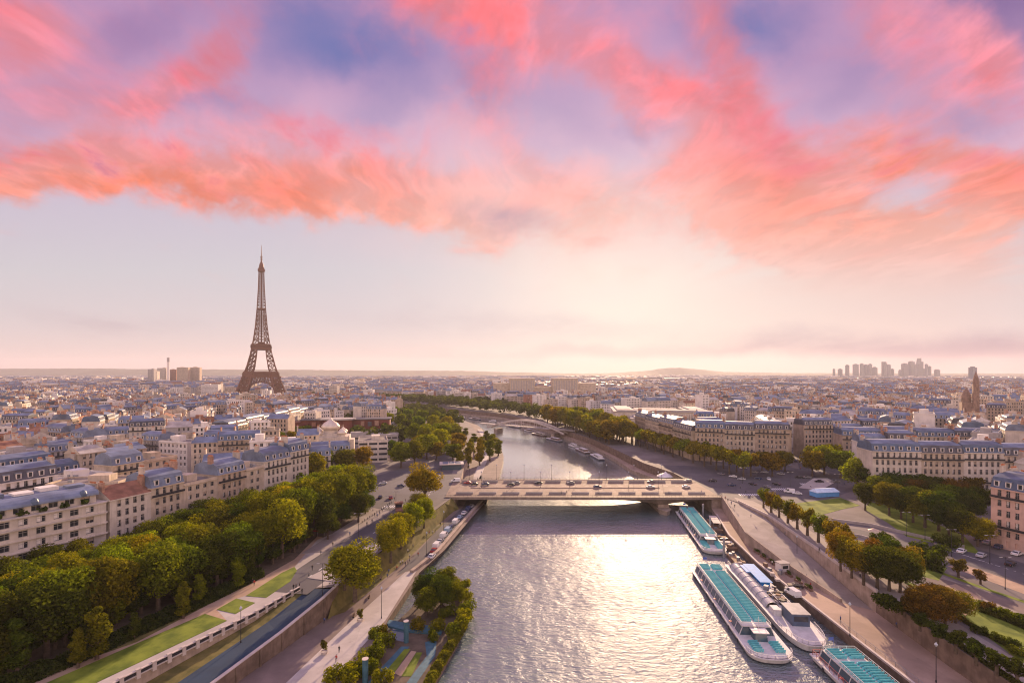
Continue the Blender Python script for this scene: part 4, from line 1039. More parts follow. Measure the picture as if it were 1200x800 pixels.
# ------------------------------------------------------------------ iron tower
defm('iron_brown', (.17, .085, .055), .6, .15, .05)
defm('tower_blue', (.03, .07, .13), .4, .15, .02, spec=.6)
def build_tower():
    cx, cy_ = EIFFEL
    root = thing('iron_tower', 'tall brown lattice iron tower standing above the rooftops', 'tower', (cx+4, cy_, 0), R(25)); root.scale = (.9, .9, 1)
    def prof(tab, z):
        for (z0, a), (z1, c) in zip(tab, tab[1:]):
            if z <= z1: return a+(c-a)*(z-z0)/(z1-z0)
        return tab[-1][1]
    O = [(0, 62), (14, 54.5), (28, 47.5), (57, 35.5), (75, 29), (95, 23.6), (115, 19.5), (135, 15.6), (160, 12.3), (200, 8.9), (240, 6.5), (276, 5.2)]
    Wd = [(0, 25), (57, 16.5), (115, 10.5)]
    mt = M['iron_brown']
    def leg(sx, sy):
        mb = MB(); zs = [3, 12, 21, 30, 39, 48, 57, 66, 76, 86, 96, 106, 115]
        def cs(z):
            o = prof(O, z); i = o-prof(Wd, z); return [Vector((sx*a, sy*c, z)) for a, c in ((o, o), (i, o), (i, i), (o, i))]
        for z0, z1 in zip(zs, zs[1:]):
            A, B = cs(z0), cs(z1); w = 2.3 if z0 < 57 else 1.6
            for k in range(4):
                j = (k+1) % 4
                mb.bar(A[k], B[k], w+.5); mb.bar(B[k], B[j], w*.7); mb.bar(A[k], B[j], w*.6); mb.bar(A[j], B[k], w*.6)
                ma, mc = (A[k]+A[j])/2, (B[k]+B[j])/2; mb.bar(ma, mc, w*.45)
        mb.build('leg', mt, root)
        pd = MB(); o = 62; i = 37; pd.obox(sx*(o+i)/2, sy*(o+i)/2, 0, 30, 30, 3.2, 0, 0, .92); pd.build('pedestal', M['stone_beige'], root)
    for sx in (-1, 1):
        for sy in (-1, 1): leg(sx, sy)
    for k in range(4):
        mb = MB(); c, q = math.cos(k*math.pi/2), math.sin(k*math.pi/2)
        def P(u, z, inn=0.):
            d = prof(O, z)-inn-1; return Vector((u*c-d*q*-1*-1, u*q+d*c*-1*-1, z)) if False else Vector((u*c-(-d)*q, u*q+(-d)*c, z))
        N = 18; prev = None
        for n in range(N+1):
            a = math.pi*n/N; ui, zi = -33*math.cos(a), 8+33*math.sin(a); uo, zo = -41.5*math.cos(a), 14+39.5*math.sin(a)
            cur = (P(ui, zi), P(uo, zo))
            if prev: mb.bar(prev[0], cur[0], 1.3); mb.bar(prev[1], cur[1], 1.3); mb.bar(prev[0], cur[1], .8); mb.bar(prev[1], cur[0], .8)
            mb.bar(cur[0], cur[1], .8); prev = cur
        for n in range(1, N):
            a = math.pi*n/N; uo, zo = -41.5*math.cos(a), 14+39.5*math.sin(a)
            if zo < 51:
                mb.bar(P(uo, zo), P(uo, 53), 1.1)
                if zo < 46: mb.bar(P(uo-3, (zo+53)/2), P(uo+3, (zo+53)/2), 1.2)
        mb.build('arch', mt, root)
    def platform(name, z, half, h, rail, hole):
        mb = MB()
        for a in range(4):
            c, q = math.cos(a*math.pi/2), math.sin(a*math.pi/2)
            def bx(u0, v0, u1, v1, z0, z1):
                P = [(u*c-v*q, u*q+v*c) for u, v in ((u0, v0), (u1, v0), (u1, v1), (u0, v1))]
                mb.hexa([(x, y, z0) for x, y in P]+[(x, y, z1) for x, y in P])
            bx(-half, -half, half-hole if hole else half, -half+(hole or half), z, z+h*.28)
            bx(-half+.8, -half+.8, half-.8, -half+1.4, z-h*.5, z)
            bx(-half+1.5, -half+3, half-4, -half+7 if hole else -half+5, z+h*.285, z+h)
            n = int(half/1.5)
            for i in range(n):
                u = -half+2*half*(i+.5)/n; bx(u-.25, -half+.03, u+.25, -half+.4, z+h*.285, z+h*.62)
            bx(-half, -half, half-.5, -half+.35, z+h*.625, z+h*.7)
        mb.build(name, mt, root)
    platform('first_platform', 55, 38.5, 8, 1, 16); platform('second_platform', 113, 22.5, 8, 1, 0)
    sp = MB(); z = 117.; zs = [z]
    while z < 274: z += max(5.2, prof(O, z)*1.0*.75); zs.append(min(z, 275))
    for z0, z1 in zip(zs, zs[1:]):
        a, b_ = prof(O, z0), prof(O, z1); w = 1.5 if z0 < 180 else 1.15
        A = [Vector((sx*a, sy*a, z0)) for sx, sy in ((-1,-1),(1,-1),(1,1),(-1,1))]; B = [Vector((sx*b_, sy*b_, z1)) for sx, sy in ((-1,-1),(1,-1),(1,1),(-1,1))]
        for k in range(4):
            j = (k+1) % 4; sp.bar(A[k], B[k], w+.5); sp.bar(B[k], B[j], w*.75)
            m0, m1 = (A[k]+A[j])/2, (B[k]+B[j])/2
            if z0 < 190:
                for f in (.3, .7):
                    sp.bar(A[k].lerp(A[j], f), B[k].lerp(B[j], f), w*.75)
                sp.bar(A[k], B[k].lerp(B[j], .3), w*.6); sp.bar(A[k].lerp(A[j], .3), B[k], w*.6); sp.bar(A[j], B[j].lerp(B[k], .3), w*.6); sp.bar(A[j].lerp(A[k], .3), B[j], w*.6)
            else: sp.bar(m0, m1, w*.6)
            sp.bar(A[k], B[j], w*.62); sp.bar(A[j], B[k], w*.62)
    sp.box(-1.6, -1.6, 117, 1.6, 1.6, 275); sp.build('spire', mt, root)
    mb = MB(); mb.obox(0, 0, 274, 13, 13, 2.2); mb.obox(0, 0, 276.2, 15.5, 15.5, 3.6); mb.obox(0, 0, 279.8, 12, 12, 3.4); mb.obox(0, 0, 283.2, 10, 10, 1.0)
    mb.lathe([(5.2, 284.2), (5.0, 288), (4.0, 291.5), (2.4, 294.5), (1.7, 297)], 12); mb.build('top_cabin', mt, root)
    mb = MB(); mb.cyl((0, 0, 297), (0, 0, 309), 1.5, 1.2, 8); mb.cyl((0, 0, 309), (0, 0, 331), .9, .35, 6)
    for z in (300, 303, 306): mb.obox(0, 0, z, 4.2, 4.2, .8, .5)
    mb.build('antenna', mt, root)
    ip = MB(); ip.obox(0, 0, 122, 15, 15, 3); ip.obox(0, 0, 194, 19.5, 19.5, 3); ip.build('lift_landing', mt, root)
build_tower()

# ------------------------------------------------------------------ road bridge
defm('bridge_deck', (.21, .155, .125), .85, .18, .15)
defm('bridge_steel', (.25, .20, .165), .65, .25, .3, streak=.6)
BX0, BX1, BY0, BY1 = -29.5, 99.0, 247.0, 288.0
def build_bridge():
    b = thing('road_bridge', 'flat wide road bridge with low girders and one pier crossing the river', 'bridge', (-29.5, 247, 0))
    o = Vector((-29.5, 247, 0)); L, Wd = BX1-BX0, BY1-BY0
    mb = MB(); mb.box(-3, .4, -.55, L+2, Wd-.4, .02); mb.build('deck', M['bridge_deck'], b)
    px = 74-BX0
    def soff(x):   # underside of the girders, deepest at the pier
        d = abs(x-px); return -1.9-2.4*max(0., 1-d/26.)**2
    for nm, y0, y1 in (('girder', 1.0, 15.0), ('girder', 26.0, Wd-1.0)):
        mb = MB(); N = 48
        for i in range(N):
            xa, xb = L*i/N, L*(i+1)/N; za, zb = soff(xa), soff(xb); ins = 2.2
            mb.quad((xa, y0, -.553), (xa, y0+ins, za), (xb, y0+ins, zb), (xb, y0, -.553)); mb.quad((xa, y1-ins, za), (xa, y1, -.553), (xb, y1, -.553), (xb, y1-ins, zb))
            mb.quad((xa, y0+ins, za), (xa, y1-ins, za), (xb, y1-ins, zb), (xb, y0+ins, zb))
        mb.build('girder', M['bridge_steel'], b)
    for y in (0., Wd):
        mb = MB(); s = -1 if y == 0 else 1
        mb.box(-3, y-.4+.0, -.9, L+2, y+.4, .25); mb.box(-3, y-.5, .25, L+2, y+.3, .42); mb.build('edge_beam', M['bridge_steel'], b)
        rl = MB(); yy = y+.1*-s; rl.bar((-3, yy, 1.25), (L+2, yy, 1.25), .12); rl.bar((-3, yy, .65), (L+2, yy, .65), .05)
        n = int(L/2)
        for i in range(n+1): rl.bar((L*i/n, yy, .42), (L*i/n, yy, 1.2), .07)
        rl.build('railing', M['iron'], b)
    for y0, y1 in ((.45, 7.4), (Wd-7.4, Wd-.45)):
        mb = MB(); mb.box(-2.8, y0, .024, L+1.8, y1, .18); mb.build('footway', M['bridge_deck'], b)
    # low dark barrier lengths beside the footways and along the middle
    br = MB(); br.box(-4.2, -.16, 0, 4.2, .16, .85); br.box(-4.3, -.25, .85, 4.3, .25, .95); bm = br.mesh('barrier', M['grey_wall'])
    for y in (6.9, Wd-6.9):
        n = int(L/11.5)
        for i in range(n): link('barrier', bm, b, (6+i*11.5, y, .182))
    md = MB(); md.box(8, Wd/2-.35, .024, L-22, Wd/2+.35, .32); md.build('median', M['wall_stone'], b)
    mk = MB()
    for y in (12.2, 16.4, 24.6, 28.8):
        n = int(L/6)
        for i in range(n): mk.quad((2+i*6, y-.07, .03), (4.2+i*6, y-.07, .03), (4.2+i*6, y+.07, .03), (2+i*6, y+.07, .03))
    mk.build('lane_markings', M['paint_white'], b)
    mb = MB(); P = [(px-2.6, 3), (px+2.6, 3), (px+2.6, Wd-3), (px-2.6, Wd-3)]
    Q = [(px-2.6, 1), (px, -3), (px+2.6, 1), (px+2.6, Wd-1), (px, Wd+3), (px-2.6, Wd-1)]
    mb.prism(Q, -11, -6.2); mb.prism([(px-3.2, 1), (px, -3.8), (px+3.2, 1), (px+3.2, Wd-1), (px, Wd+3.8), (px-3.2, Wd-1)], -6.2, -5.7); mb.prism(P, -5.7, -4.1)
    mb.build('pier', M['wall_stone'], b)
    for x, s in ((-.3, 1), (L-.2, -1)):
        ab = MB(); ab.box(x-2.2, .6, -6.0, x+2.2, Wd-.6, -.56); ab.build('abutment', M['wall_stone'], b)
build_bridge()

# ------------------------------------------------------------------ footbridge beyond
def build_footbridge():
    b = thing('footbridge', 'slender arched steel footbridge far up the river', 'bridge', (-6, 540, 0))
    a0, a1 = Vector((-36, 600, 0)), Vector((66, 520, 0))
    d = (a1-a0).normalized(); n = Vector((-d.y, d.x, 0)); L = (a1-a0).length; o = Vector((-6, 540, 0))
    for s in (-1, 1):
        mb = MB(); prev = None
        for i in range(25):
            f = i/24; z = -5+13.5*math.sin(math.pi*(.06+.88*f)); p = a0+d*(L*(.1+.8*f))+n*(s*4)+Vector((0, 0, z))-o
            if prev: mb.bar(prev, p, 1.3, 0, 1.5)
            if i % 2 == 0: mb.bar(p, Vector((p.x, p.y, 1.6)), .4)
            prev = p
        mb.build('arch', M['concrete_pale'], b)
    mb = MB(); mb.bar(a0+Vector((0, 0, 1.4))-o, a1+Vector((0, 0, 1.4))-o, 8.5, 0, .7); mb.build('deck', M['concrete'], b)
    for s in (-1, 1):
        mb = MB(); mb.bar(a0+n*(s*4.2)+Vector((0, 0, 2.8))-o, a1+n*(s*4.2)+Vector((0, 0, 2.8))-o, .14); mb.build('railing', M['steel_grey'], b)
    for f in (.2, .8):
        p = a0+d*(L*f)-o; mb = MB(); mb.obox(p.x, p.y, -10, 4, 11, 7, math.atan2(d.y, d.x)); mb.build('pier', M['wall_stone'], b)
build_footbridge()

# ------------------------------------------------------------------ church with domes, museum, and low blocks on the left bank
defm('dome_pale', (.62, .54, .44), .35, .12, .4, metal=.3)
defm('dark_red', (.17, .055, .04), .7, .25, .12)
def block(name, label, cat, x, y, rot, w, d, h, wall, roof, fl=3, band=False, kind='flat', group=None, hero=False):
    b = Bld(x, y, rot, w, d, h, wall, roof, kind, 'x', int(abs(x*13+y*7)))
    root = thing(name, label, cat, (x, y, 0), rot, group); wl = MB(); wins = []
    for k in range(4):
        A, B, nx, ny = side_pts(b, k)
        if hero and faces_camera(b, nx, ny): facade(wl, b, k, 0, h, fl, 2.8, 1.3, wins, .6); continue
        wl.quad(A, B, B+Vector((0, 0, h)), A+Vector((0, 0, h)), 0)
        if faces_camera(b, nx, ny): (windows_band(wl, b, k, .4, h, fl, 1) if band else windows_flat(wl, b, k, 0, h, fl, (1, 2)))
    wl.build('wall', [M[wall], M['glass_dark'], M['frame_white']], root)
    for (p, ang, ww, hh) in wins[:100]: link('window', window_mesh(ww, hh), root, p, ang)
    rf = MB(); roof_geo(rf, b, h, 0, 1, random.Random(b.seed)); rf.build('roof', [M[wall if kind == 'flat' else roof], M[roof]], root)
    return root
def build_left_landmarks():
    c = thing('domed_church', 'pale church with five onion domes behind two round trees', 'church', (-136, 384, 0), R(14))
    mb = MB(); mb.box(-14, -9, 0, 14, 9, 13.2); mb.box(-17, -6, 0, 17, 6, 10.5); mb.box(-10, -6, 13.2, 10, 6, 15.0); mb.build('wall', M['stone_pale'], c)
    for x in (-10, -5, 0, 5, 10):
        w = MB(); w.quad((x-.8, -9.03, 4), (x+.8, -9.03, 4), (x+.8, -9.03, 10.5), (x-.8, -9.03, 10.5)); w.build('window', M['glass_dark'], c)
    for (x, y, k, z) in ((0, 0, 1.65, 15.), (-8.5, -5.5, .85, 13.2), (8.5, -5.5, .85, 13.2), (-8.5, 5.5, .85, 13.2), (8.5, 5.5, .85, 13.2)):
        dm = MB(); dm.lathe([(3.2*k, z), (3.2*k, z+1.6*k)], 16, 0, x, y)
        dm.build('drum', M['stone_pale'], c)
        dm = MB(); dm.lathe([(3.5*k, z+1.6*k), (4.1*k, z+2.5*k), (4.0*k, z+3.4*k), (3.0*k, z+4.6*k), (1.6*k, z+5.5*k), (.6*k, z+6.3*k), (.2*k, z+7.2*k)], 18, 0, x, y)
        do = dm.build('dome', M['dome_pale'], c, True)
        cr = MB(); cr.bar((x, y, z+7.1*k), (x, y, z+9.2*k), .16*k); cr.bar((x-.6*k, y, z+8.4*k), (x+.6*k, y, z+8.4*k), .14*k); cr.build('cross', M['dome_pale'], do)
    block('stone_pavilion', 'square pale stone cultural pavilion beside the domed church', 'building', -93, 343, R(16), 19, 24, 14.5, 'stone_pale', 'flat_roof', 4, True)
    block('exhibition_hall', 'long low pale hall with glassy side behind the stone pavilion', 'building', -118, 424, R(8), 46, 14, 8.5, 'grey_wall', 'flat_pale', 2, True)
    m = thing('museum', 'long dark red museum on stilts with an oval pale roof', 'museum', (-160, 500, 0), R(10))
    mb = MB(); mb.box(-42, -9, 6, 40, 11, 15); mb.box(-56, -4, 5, -42, 13, 13); mb.build('wall', M['dark_red'], m)
    r = random.Random(3)
    for i in range(12):
        x = -38+i*6.4; w = r.uniform(2.6, 4.6); bx = MB(); z = r.uniform(7, 9.5); bx.box(x, -9-r.uniform(1.2, 3.4), z, x+w, -9.003, z+r.uniform(3, 5)); bx.build('box_room', M[r.choice(['dark_red', 'tile_roof', 'chimney_brick', 'slate'])], m)
    rf = MB(); rf.box(-43, -10, 15.003, 41, 12, 15.8); rf.build('roof', M['slate'], m)
    ov = MB(); n = 28; k0 = 0
    ov.prism([(-8+17*math.cos(2*math.pi*i/n), -13+9*math.sin(2*math.pi*i/n)) for i in range(n)], 15.9, 17.2); ov.build('oval_roof', M['flat_pale'], m)
    od = MB(); od.prism([(-8+13.5*math.cos(2*math.pi*i/n), -13+6.8*math.sin(2*math.pi*i/n)) for i in range(n)], 0, 15.88); od.build('drum', M['dark_red'], m)
    for i in range(9):
        st = MB(); st.cyl((-36+i*9, -3, 0), (-36+i*9, -3, 6), .7, .7, 8); st.build('stilt', M['grey_wall'], m)
    g = thing('glass_pavilion', 'low glass quay pavilion with flat solar roof by the bridge', 'pavilion', (-38, 322, 0), R(8))
    mb = MB(); mb.box(-6, -4, 0, 6, 4, 3.2); mb.build('wall', M['glass_blue'], g)
    mb = MB(); mb.box(-7.5, -5.2, 3.2, 7.5, 5.2, 3.7); mb.build('roof', M['concrete_pale'], g)
    for i in range(3):
        mb = MB(); mb.box(-5.6+i*3.9, -3.8, 3.703, -2.2+i*3.9, 3.8, 3.8); mb.build('solar_panel', M['slate_blue'], g)
    for i, (x, y, col, lb) in enumerate([(-50, 226, 'tile_roof', 'small red brown news kiosk at the street corner'), (-45.5, 214, 'chimney_brick', 'long rust brown stall beside the dark trees')]):
        k = thing('kiosk', lb, 'kiosk', (x, y, .13), R(15)); L = 3 if i == 0 else 5.5
        mb = MB(); mb.box(-L/2, -1.3, 0, L/2, 1.3, 2.7); mb.build('body', M[col], k); mb = MB(); mb.box(-L/2-.4, -1.7, 2.7, L/2+.4, 1.7, 2.95); mb.build('roof', M['tile_roof'], k)
        mb = MB(); mb.quad((-L/2+.3, -1.31, 1), (L/2-.3, -1.31, 1), (L/2-.3, -1.31, 2.3), (-L/2+.3, -1.31, 2.3)); mb.build('hatch', M['glass_dark'], k)
build_left_landmarks()

def build_right_landmarks():
    p = thing('exhibition_palace', 'wide museum palace with white flat roofs beyond the clipped trees', 'museum', (165, 560, 0), R(-8))
    mb = MB(); mb.box(-52, 0, 0, 52, 18, 17); mb.box(-52, 18, 0, -30, 78, 17); mb.box(30, 18, 0, 52, 78, 17); mb.box(-30, 50, 0, 30, 72, 15)
    mb.box(-36, -26, 0, -8, 0, 12); mb.build('wall', M['stone_pale'], p)
    for q in ((-53, -1, 53, 19, 17), (-53, 19, -29, 79, 17), (29, 19, 53, 79, 17), (-29, 49, 29, 73, 15), (-37, -27, -7, -1.2, 12)):
        mb = MB(); mb.box(q[0], q[1], q[4]+.003, q[2], q[3], q[4]+.8); mb.box(q[0]+4, q[1]+3, q[4]+.8, q[2]-4, q[3]-3, q[4]+2.2); mb.build('roof', M['flat_pale'], p)
    cm = MB(); cm.cyl((0, 0, 0), (0, 0, 15.5), .8, .75, 8); cm = cm.mesh('column', M['stone_pale'])
    for i in range(22): link('column', cm, p, (-5+i*2.6, -1.6, 0))
    h = thing('hilltop_palace', 'huge columned palace on the hill above the river bend', 'palace', (70, 1120, 0), R(4))
    mb = MB(); mb.box(-75, 0, 0, -20, 30, 47); mb.box(20, 0, 0, 75, 30, 47); mb.box(-110, 10, 0, -75, 34, 38); mb.box(75, 10, 0, 118, 34, 38); mb.box(-20, 12, 0, 20, 30, 30); mb.build('wall', M['stone_cream'], h)
    mb = MB()
    for x0, x1 in ((-76, -19), (19, 76)): mb.box(x0, -1, 47.003, x1, 31, 49)
    mb.build('cornice', M['stone_pale'], h)
    w = MB(); w.quad((-.9, -.05, 22), (.9, -.05, 22), (.9, -.05, 44), (-.9, -.05, 44)); w = w.mesh('window', M['grey_wall'])
    for x0, x1 in ((-73, -22), (22, 73)):
        for i in range(14): link('window', w, h, (x0+(x1-x0)*(i+.5)/14, 0, 0))
    c = thing('church', 'brown stone church with domed bell tower above the rooftops', 'church', (466, 520, 0), R(-32))
    c.scale = (.52, .52, .94); mb = MB(); mb.box(-13, 0, 0, 13, 26, 32); mb.box(-8, -4, 0, 8, 0, 26); mb.build('wall', M['church_stone'], c)
    t = MB(); t.box(3, -3.9, 26, 12, 5, 52); t.box(2.6, -4.3, 50, 12.4, 5.4, 51.2)
    for x in (4, 6.6, 9.2): t.box(x, -4.1, 40, x+1.6, -3.903, 49)
    tw = t.build('bell_tower', M['church_stone'], c)
    t = MB(); t.lathe([(5, 52), (5.1, 54), (4.4, 57.5), (2.6, 61.5), (.6, 65), (.1, 66.5)], 12, 0, 7.5, .5); t.build('spire', M['church_stone'], tw)
    t = MB(); t.lathe([(8, 32), (8, 36), (7.2, 40), (4.6, 44), (1.2, 46.5), (.4, 48.5)], 16, 0, -5, 12); t.build('dome', M['church_stone'], c)
    # far skyscrapers
    sk = [(303,315,50),(328,348,50),(363,380,32),(398,424,28),(431,447,25),(449,469,30),(471,487,27),(489,511,42),(534,556,15),(557,574,30),(576,590,50),(612,625,55),(627,655,25),(659,685,15),(691,731,0),(736,749,28),(751,764,38),(781,804,53),(944,975,42)]
    lab = ['isolated slim tower at the near end of the far skyscraper cluster', 'square block tower, second in the far cluster', 'slim tower rising alone, third in the far cluster', 'broad tower, fourth in the far cluster',
           'slim tower at the start of the tight middle group', 'plain tower, second of the tight middle group', 'pale tower, third of the tight middle group', 'low wide tower closing the tight middle group',
           'tall stepped tower standing before the gap', 'shorter tower leaning on the stepped tower', 'small tower behind the stepped tower', 'small tower before the tall flat topped pair',
           'wide tower of the tall flat topped pair', 'dark flat topped tower beside the peaked skyscraper', 'highest skyscraper with a slanted twin peak', 'slim tower just past the peaked skyscraper', 'short slim tower past the peaked skyscraper',
           'low block tower after the peaked skyscraper', 'lone grey tower block beside the domed church tower']
    for i, (x0, x1, yt) in enumerate(sk):
        D = 5200+(i*137) % 500 if i < 18 else 3600; px0, px1 = 900+x0/4, 900+x1/4; X0, X1 = (px0-600)/600*D, (px1-600)/600*D; zt = CAM_H+(437-(420+yt/4))/600*D
        t = thing('skyscraper', lab[i], 'skyscraper', ((X0+X1)/2, D, 0), R(-15+i*11 % 30), 'towers of the far business district')
        w = (X1-X0)*.74; d = w*.9; mb = MB()
        if i == 14:
            mb.box(-w/2, -d/2, 0, w*.05, d/2, zt-60); mb.hexa([(-w*.28, -d/2, zt-60), (w*.05, -d/2, zt-60), (w*.05, d/2, zt-60), (-w*.28, d/2, zt-60), (-w*.15, -d/2, zt), (-w*.02, -d/2, zt+8), (-w*.02, d/2, zt+8), (-w*.15, d/2, zt)])
            mb.box(w*.05, -d/2, 0, w*.3, d/2, zt-35); mb.box(w*.3, -d/2, 0, w/2, d/2, zt-110)
        elif i == 8: mb.box(-w/2, -d/2, 0, w*.2, d/2, zt); mb.box(w*.2, -d/2, 0, w/2, d/2, zt-22)
        else: mb.box(-w/2, -d/2, 0, w/2, d/2, zt); mb.box(-w*.3, -d*.3, zt, w*.25, d*.3, zt+7)
        mb.build('body', M['tower_blue' if i % 3 else 'slate_blue'], t)
        fl = MB()
        for k in range(int(zt/9)):
            z = 9+k*9
            if z < zt-12 and i != 14: fl.quad((-w*.47, -d/2-.3, z), (w*.47, -d/2-.3, z), (w*.47, -d/2-.3, z+3.5), (-w*.47, -d/2-.3, z+3.5)); 
        if fl.v: fl.build('window_bands', M['glass_blue'], t)
    fs = [(693,720,50,'slate tower block at the open end of the far riverside towers'),(722,736,60,'narrow pale tower block between two taller far blocks'),(737,778,45,'tall pale tower block beside the smokestack'),(797,825,52,'brown tower block just past the smokestack'),(829,880,42,'wide brown tower slab past the smokestack'),(882,935,42,'last brown tower slab of the far riverside towers')]
    for i, (x0, x1, yt, lb) in enumerate(fs):
        D = 2200+(i*53) % 160; X0, X1 = (x0/4-600)/600*D, (x1/4-600)/600*D; zt = CAM_H+(437-(420+yt/4))/600*D
        b = Bld((X0+X1)/2, D, R(8), (X1-X0)*.95, 22, zt, ['grey_wall', 'stone_pale', 'stone_pale', 'brick_wall', 'stone_beige', 'stone_beige'][i], 'flat_roof', 'flat', '', i)
        t = thing('tower_block', lb, 'tower block', (b.x, b.y, 0), b.rot, 'tower blocks of the far riverside'); mb = MB()
        for k in range(4):
            A, B, nx, ny = side_pts(b, k); mb.quad(A, B, B+Vector((0, 0, zt)), A+Vector((0, 0, zt)))
            if k == 0: windows_band(mb, b, k, 0, zt, int(zt/3.4), 1)
        mb.build('body', [M[b.wall], M['glass_blue']], t); rf = MB(); roof_geo(rf, b, zt, 0, 1, random.Random(i)); rf.build('roof', [M[b.wall], M['flat_roof']], t)
    D = 2150; x = (788.5/4-600)/600*D; mb = MB(); zt = CAM_H+(437-419)/600*D; mb.cyl((0, 0, 0), (0, 0, zt*.86), 6.2, 4.6, 14); mb.cyl((0, 0, zt*.86), (0, 0, zt), 4.8, 4.6, 14, 1)
    o = mb.build('smokestack', [M['render_white'], M['grey_wall']]); o.location = (x, D, 0); tag(o, 'tall white heating plant chimney among the far towers', 'smokestack')
    # plaza: blue and white marquee, small tents on the quay
    g = G(966, 581); k = thing('marquee', 'long blue and white marquee on the traffic plaza', 'tent', (g.x, g.y, .16), R(10))
    mb = MB(); mb.box(-6.2, -2.4, 0, 6.2, 2.4, 2.2); o = mb.build('wall', M['painted'], k); o.color = (.12, .35, .68, 1)
    mb = MB(); mb.hexa([(-6.5, -2.7, 2.2), (6.5, -2.7, 2.2), (6.5, 2.7, 2.2), (-6.5, 2.7, 2.2), (-5.4, -.4, 3.7), (5.4, -.4, 3.7), (5.4, .4, 3.7), (-5.4, .4, 3.7)]); o = mb.build('canopy', M['painted'], k); o.color = (.55, .68, .80, 1)
build_right_landmarks()
# ------------------------------------------------------------------ trees
def crown_mesh(seed, w, h, n, leaf, shape='round', lobes=16):
    """leaf clumps spread over uneven lobes; crown spans z 0..h"""
    r = random.Random(seed); mb = MB(); L = []
    for i in range(lobes):
        if shape == 'round':
            a = r.uniform(0, 2*math.pi); k = r.random()**.5*.62; z = r.uniform(.22, .80); rr = math.sqrt(max(.08, 1-((z-.48)/.55)**2))
            L.append((Vector((math.cos(a)*k*w/2*rr, math.sin(a)*k*w/2*rr, z*h)), r.uniform(.30, .46)*w/2*(.75+.4*rr)))
        elif shape == 'tall':
            z = r.uniform(.1, .88); rr = (1-abs(z-.4)*1.15)*.8+.2; a = r.uniform(0, 6.28); k = r.random()*.45
            L.append((Vector((math.cos(a)*k*w/2*rr, math.sin(a)*k*w/2*rr, z*h)), r.uniform(.45, .62)*w/2*rr))
        elif shape == 'box':
            L.append((Vector((r.uniform(-.4, .4)*w, r.uniform(-.3, .3)*w, r.uniform(.3, .7)*h)), r.uniform(.3, .4)*w*.7))
        else:  # shrub
            L.append((Vector((r.uniform(-.32, .32)*w, r.uniform(-.32, .32)*w, r.uniform(.15, .6)*h)), r.uniform(.2, .32)*w))
    zmax = max(c.z+q*.9 for c, q in L)
    for i in range(n):
        c, q = L[int(r.random()*len(L))]
        d = Vector((r.gauss(0, 1), r.gauss(0, 1), r.gauss(0, 1)+.12)).normalized(); rad = q*(r.uniform(.72, 1.06) if r.random() < .8 else r.uniform(.2, .8))
        p = c+Vector((d.x*rad, d.y*rad, d.z*rad*.9))
        if p.z < .02*h: continue
        nn = (d+Vector((r.gauss(0, .55), r.gauss(0, .55), r.gauss(0, .55)+.2))).normalized()
        u = nn.cross(Vector((r.gauss(0, 1), r.gauss(0, 1), r.gauss(0, 1)))).normalized(); v = nn.cross(u); s = leaf*r.uniform(.55, 1.25)
        j = lambda: r.uniform(.55, 1.1)
        mb.quad(p-u*s*j()-v*s*.3, p-v*s*j()+u*s*.35, p+u*s*j()+v*s*.25, p+v*s*j()-u*s*.3)
    k = h/zmax if shape != 'box' else 1.
    mb.v = [(x, y, z*k) for x, y, z in mb.v]
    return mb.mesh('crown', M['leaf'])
def trunk_mesh(seed, hc, h, w):
    """tapered trunk of height hc with limbs reaching into the crown"""
    r = random.Random(seed); mb = MB(); top = hc+h*.45
    mb.cyl((0, 0, -.3), (0, 0, hc), .42, .30, 8, 0, False); mb.cyl((0, 0, hc), (r.uniform(-.5, .5), r.uniform(-.5, .5), top), .30, .10, 7, 0, False)
    for i in range(6):
        a = i*1.05+r.uniform(-.3, .3); z = hc*r.uniform(.82, 1.1); e = Vector((math.cos(a)*w*.30, math.sin(a)*w*.30, z+h*r.uniform(.25, .5)))
        m = Vector((e.x*.45, e.y*.45, z+(e.z-z)*.62)); mb.cyl((0, 0, z), m, .18, .12, 6, 0, False); mb.cyl(m, e, .12, .05, 5, 0, False)
    return mb.mesh('trunk', M['bark'])
KIND = {}
def kinds():
    for s in range(4): KIND['plane_fine', s] = (crown_mesh(10+s, 10, 10.5, 11000, .23, 'round', 30), trunk_mesh(10+s, 3.6, 10.5, 10), 3.0)
    for s in range(3): KIND['plane', s] = (crown_mesh(20+s, 10, 10, 4200, .38, 'round', 20), trunk_mesh(20+s, 3.2, 10, 10), 2.8)
    for s in range(3): KIND['tall', s] = (crown_mesh(30+s, 6, 13, 4600, .27, 'tall', 22), trunk_mesh(30+s, 2.0, 13, 5), 1.4)
    for s in range(2): KIND['clipped', s] = (crown_mesh(40+s, 8, 7, 1500, .5, 'box', 12), trunk_mesh(40+s, 4.0, 5, 6), 3.8)
    for s in range(2): KIND['far', s] = (crown_mesh(50+s, 11, 11, 700, 1.0, 'round', 12), trunk_mesh(50+s, 2.5, 9, 9), 1.8)
    for s in range(3): KIND['small', s] = (crown_mesh(60+s, 5, 5.5, 1500, .26, 'round', 12), trunk_mesh(60+s, 2.2, 4.5, 4), 1.9)
    for s in range(3): KIND['shrub', s] = (crown_mesh(70+s, 4, 3.2, 1300, .2, 'shrub', 9), None, 0.)
kinds()
GREEN = [((.135, .155, .011), 'green'), ((.215, .21, .010), 'yellow green'), ((.065, .085, .012), 'dark green'), ((.19, .155, .012), 'golden'), ((.14, .085, .015), 'rusty')]
NTREE = [0]; TREES = {}
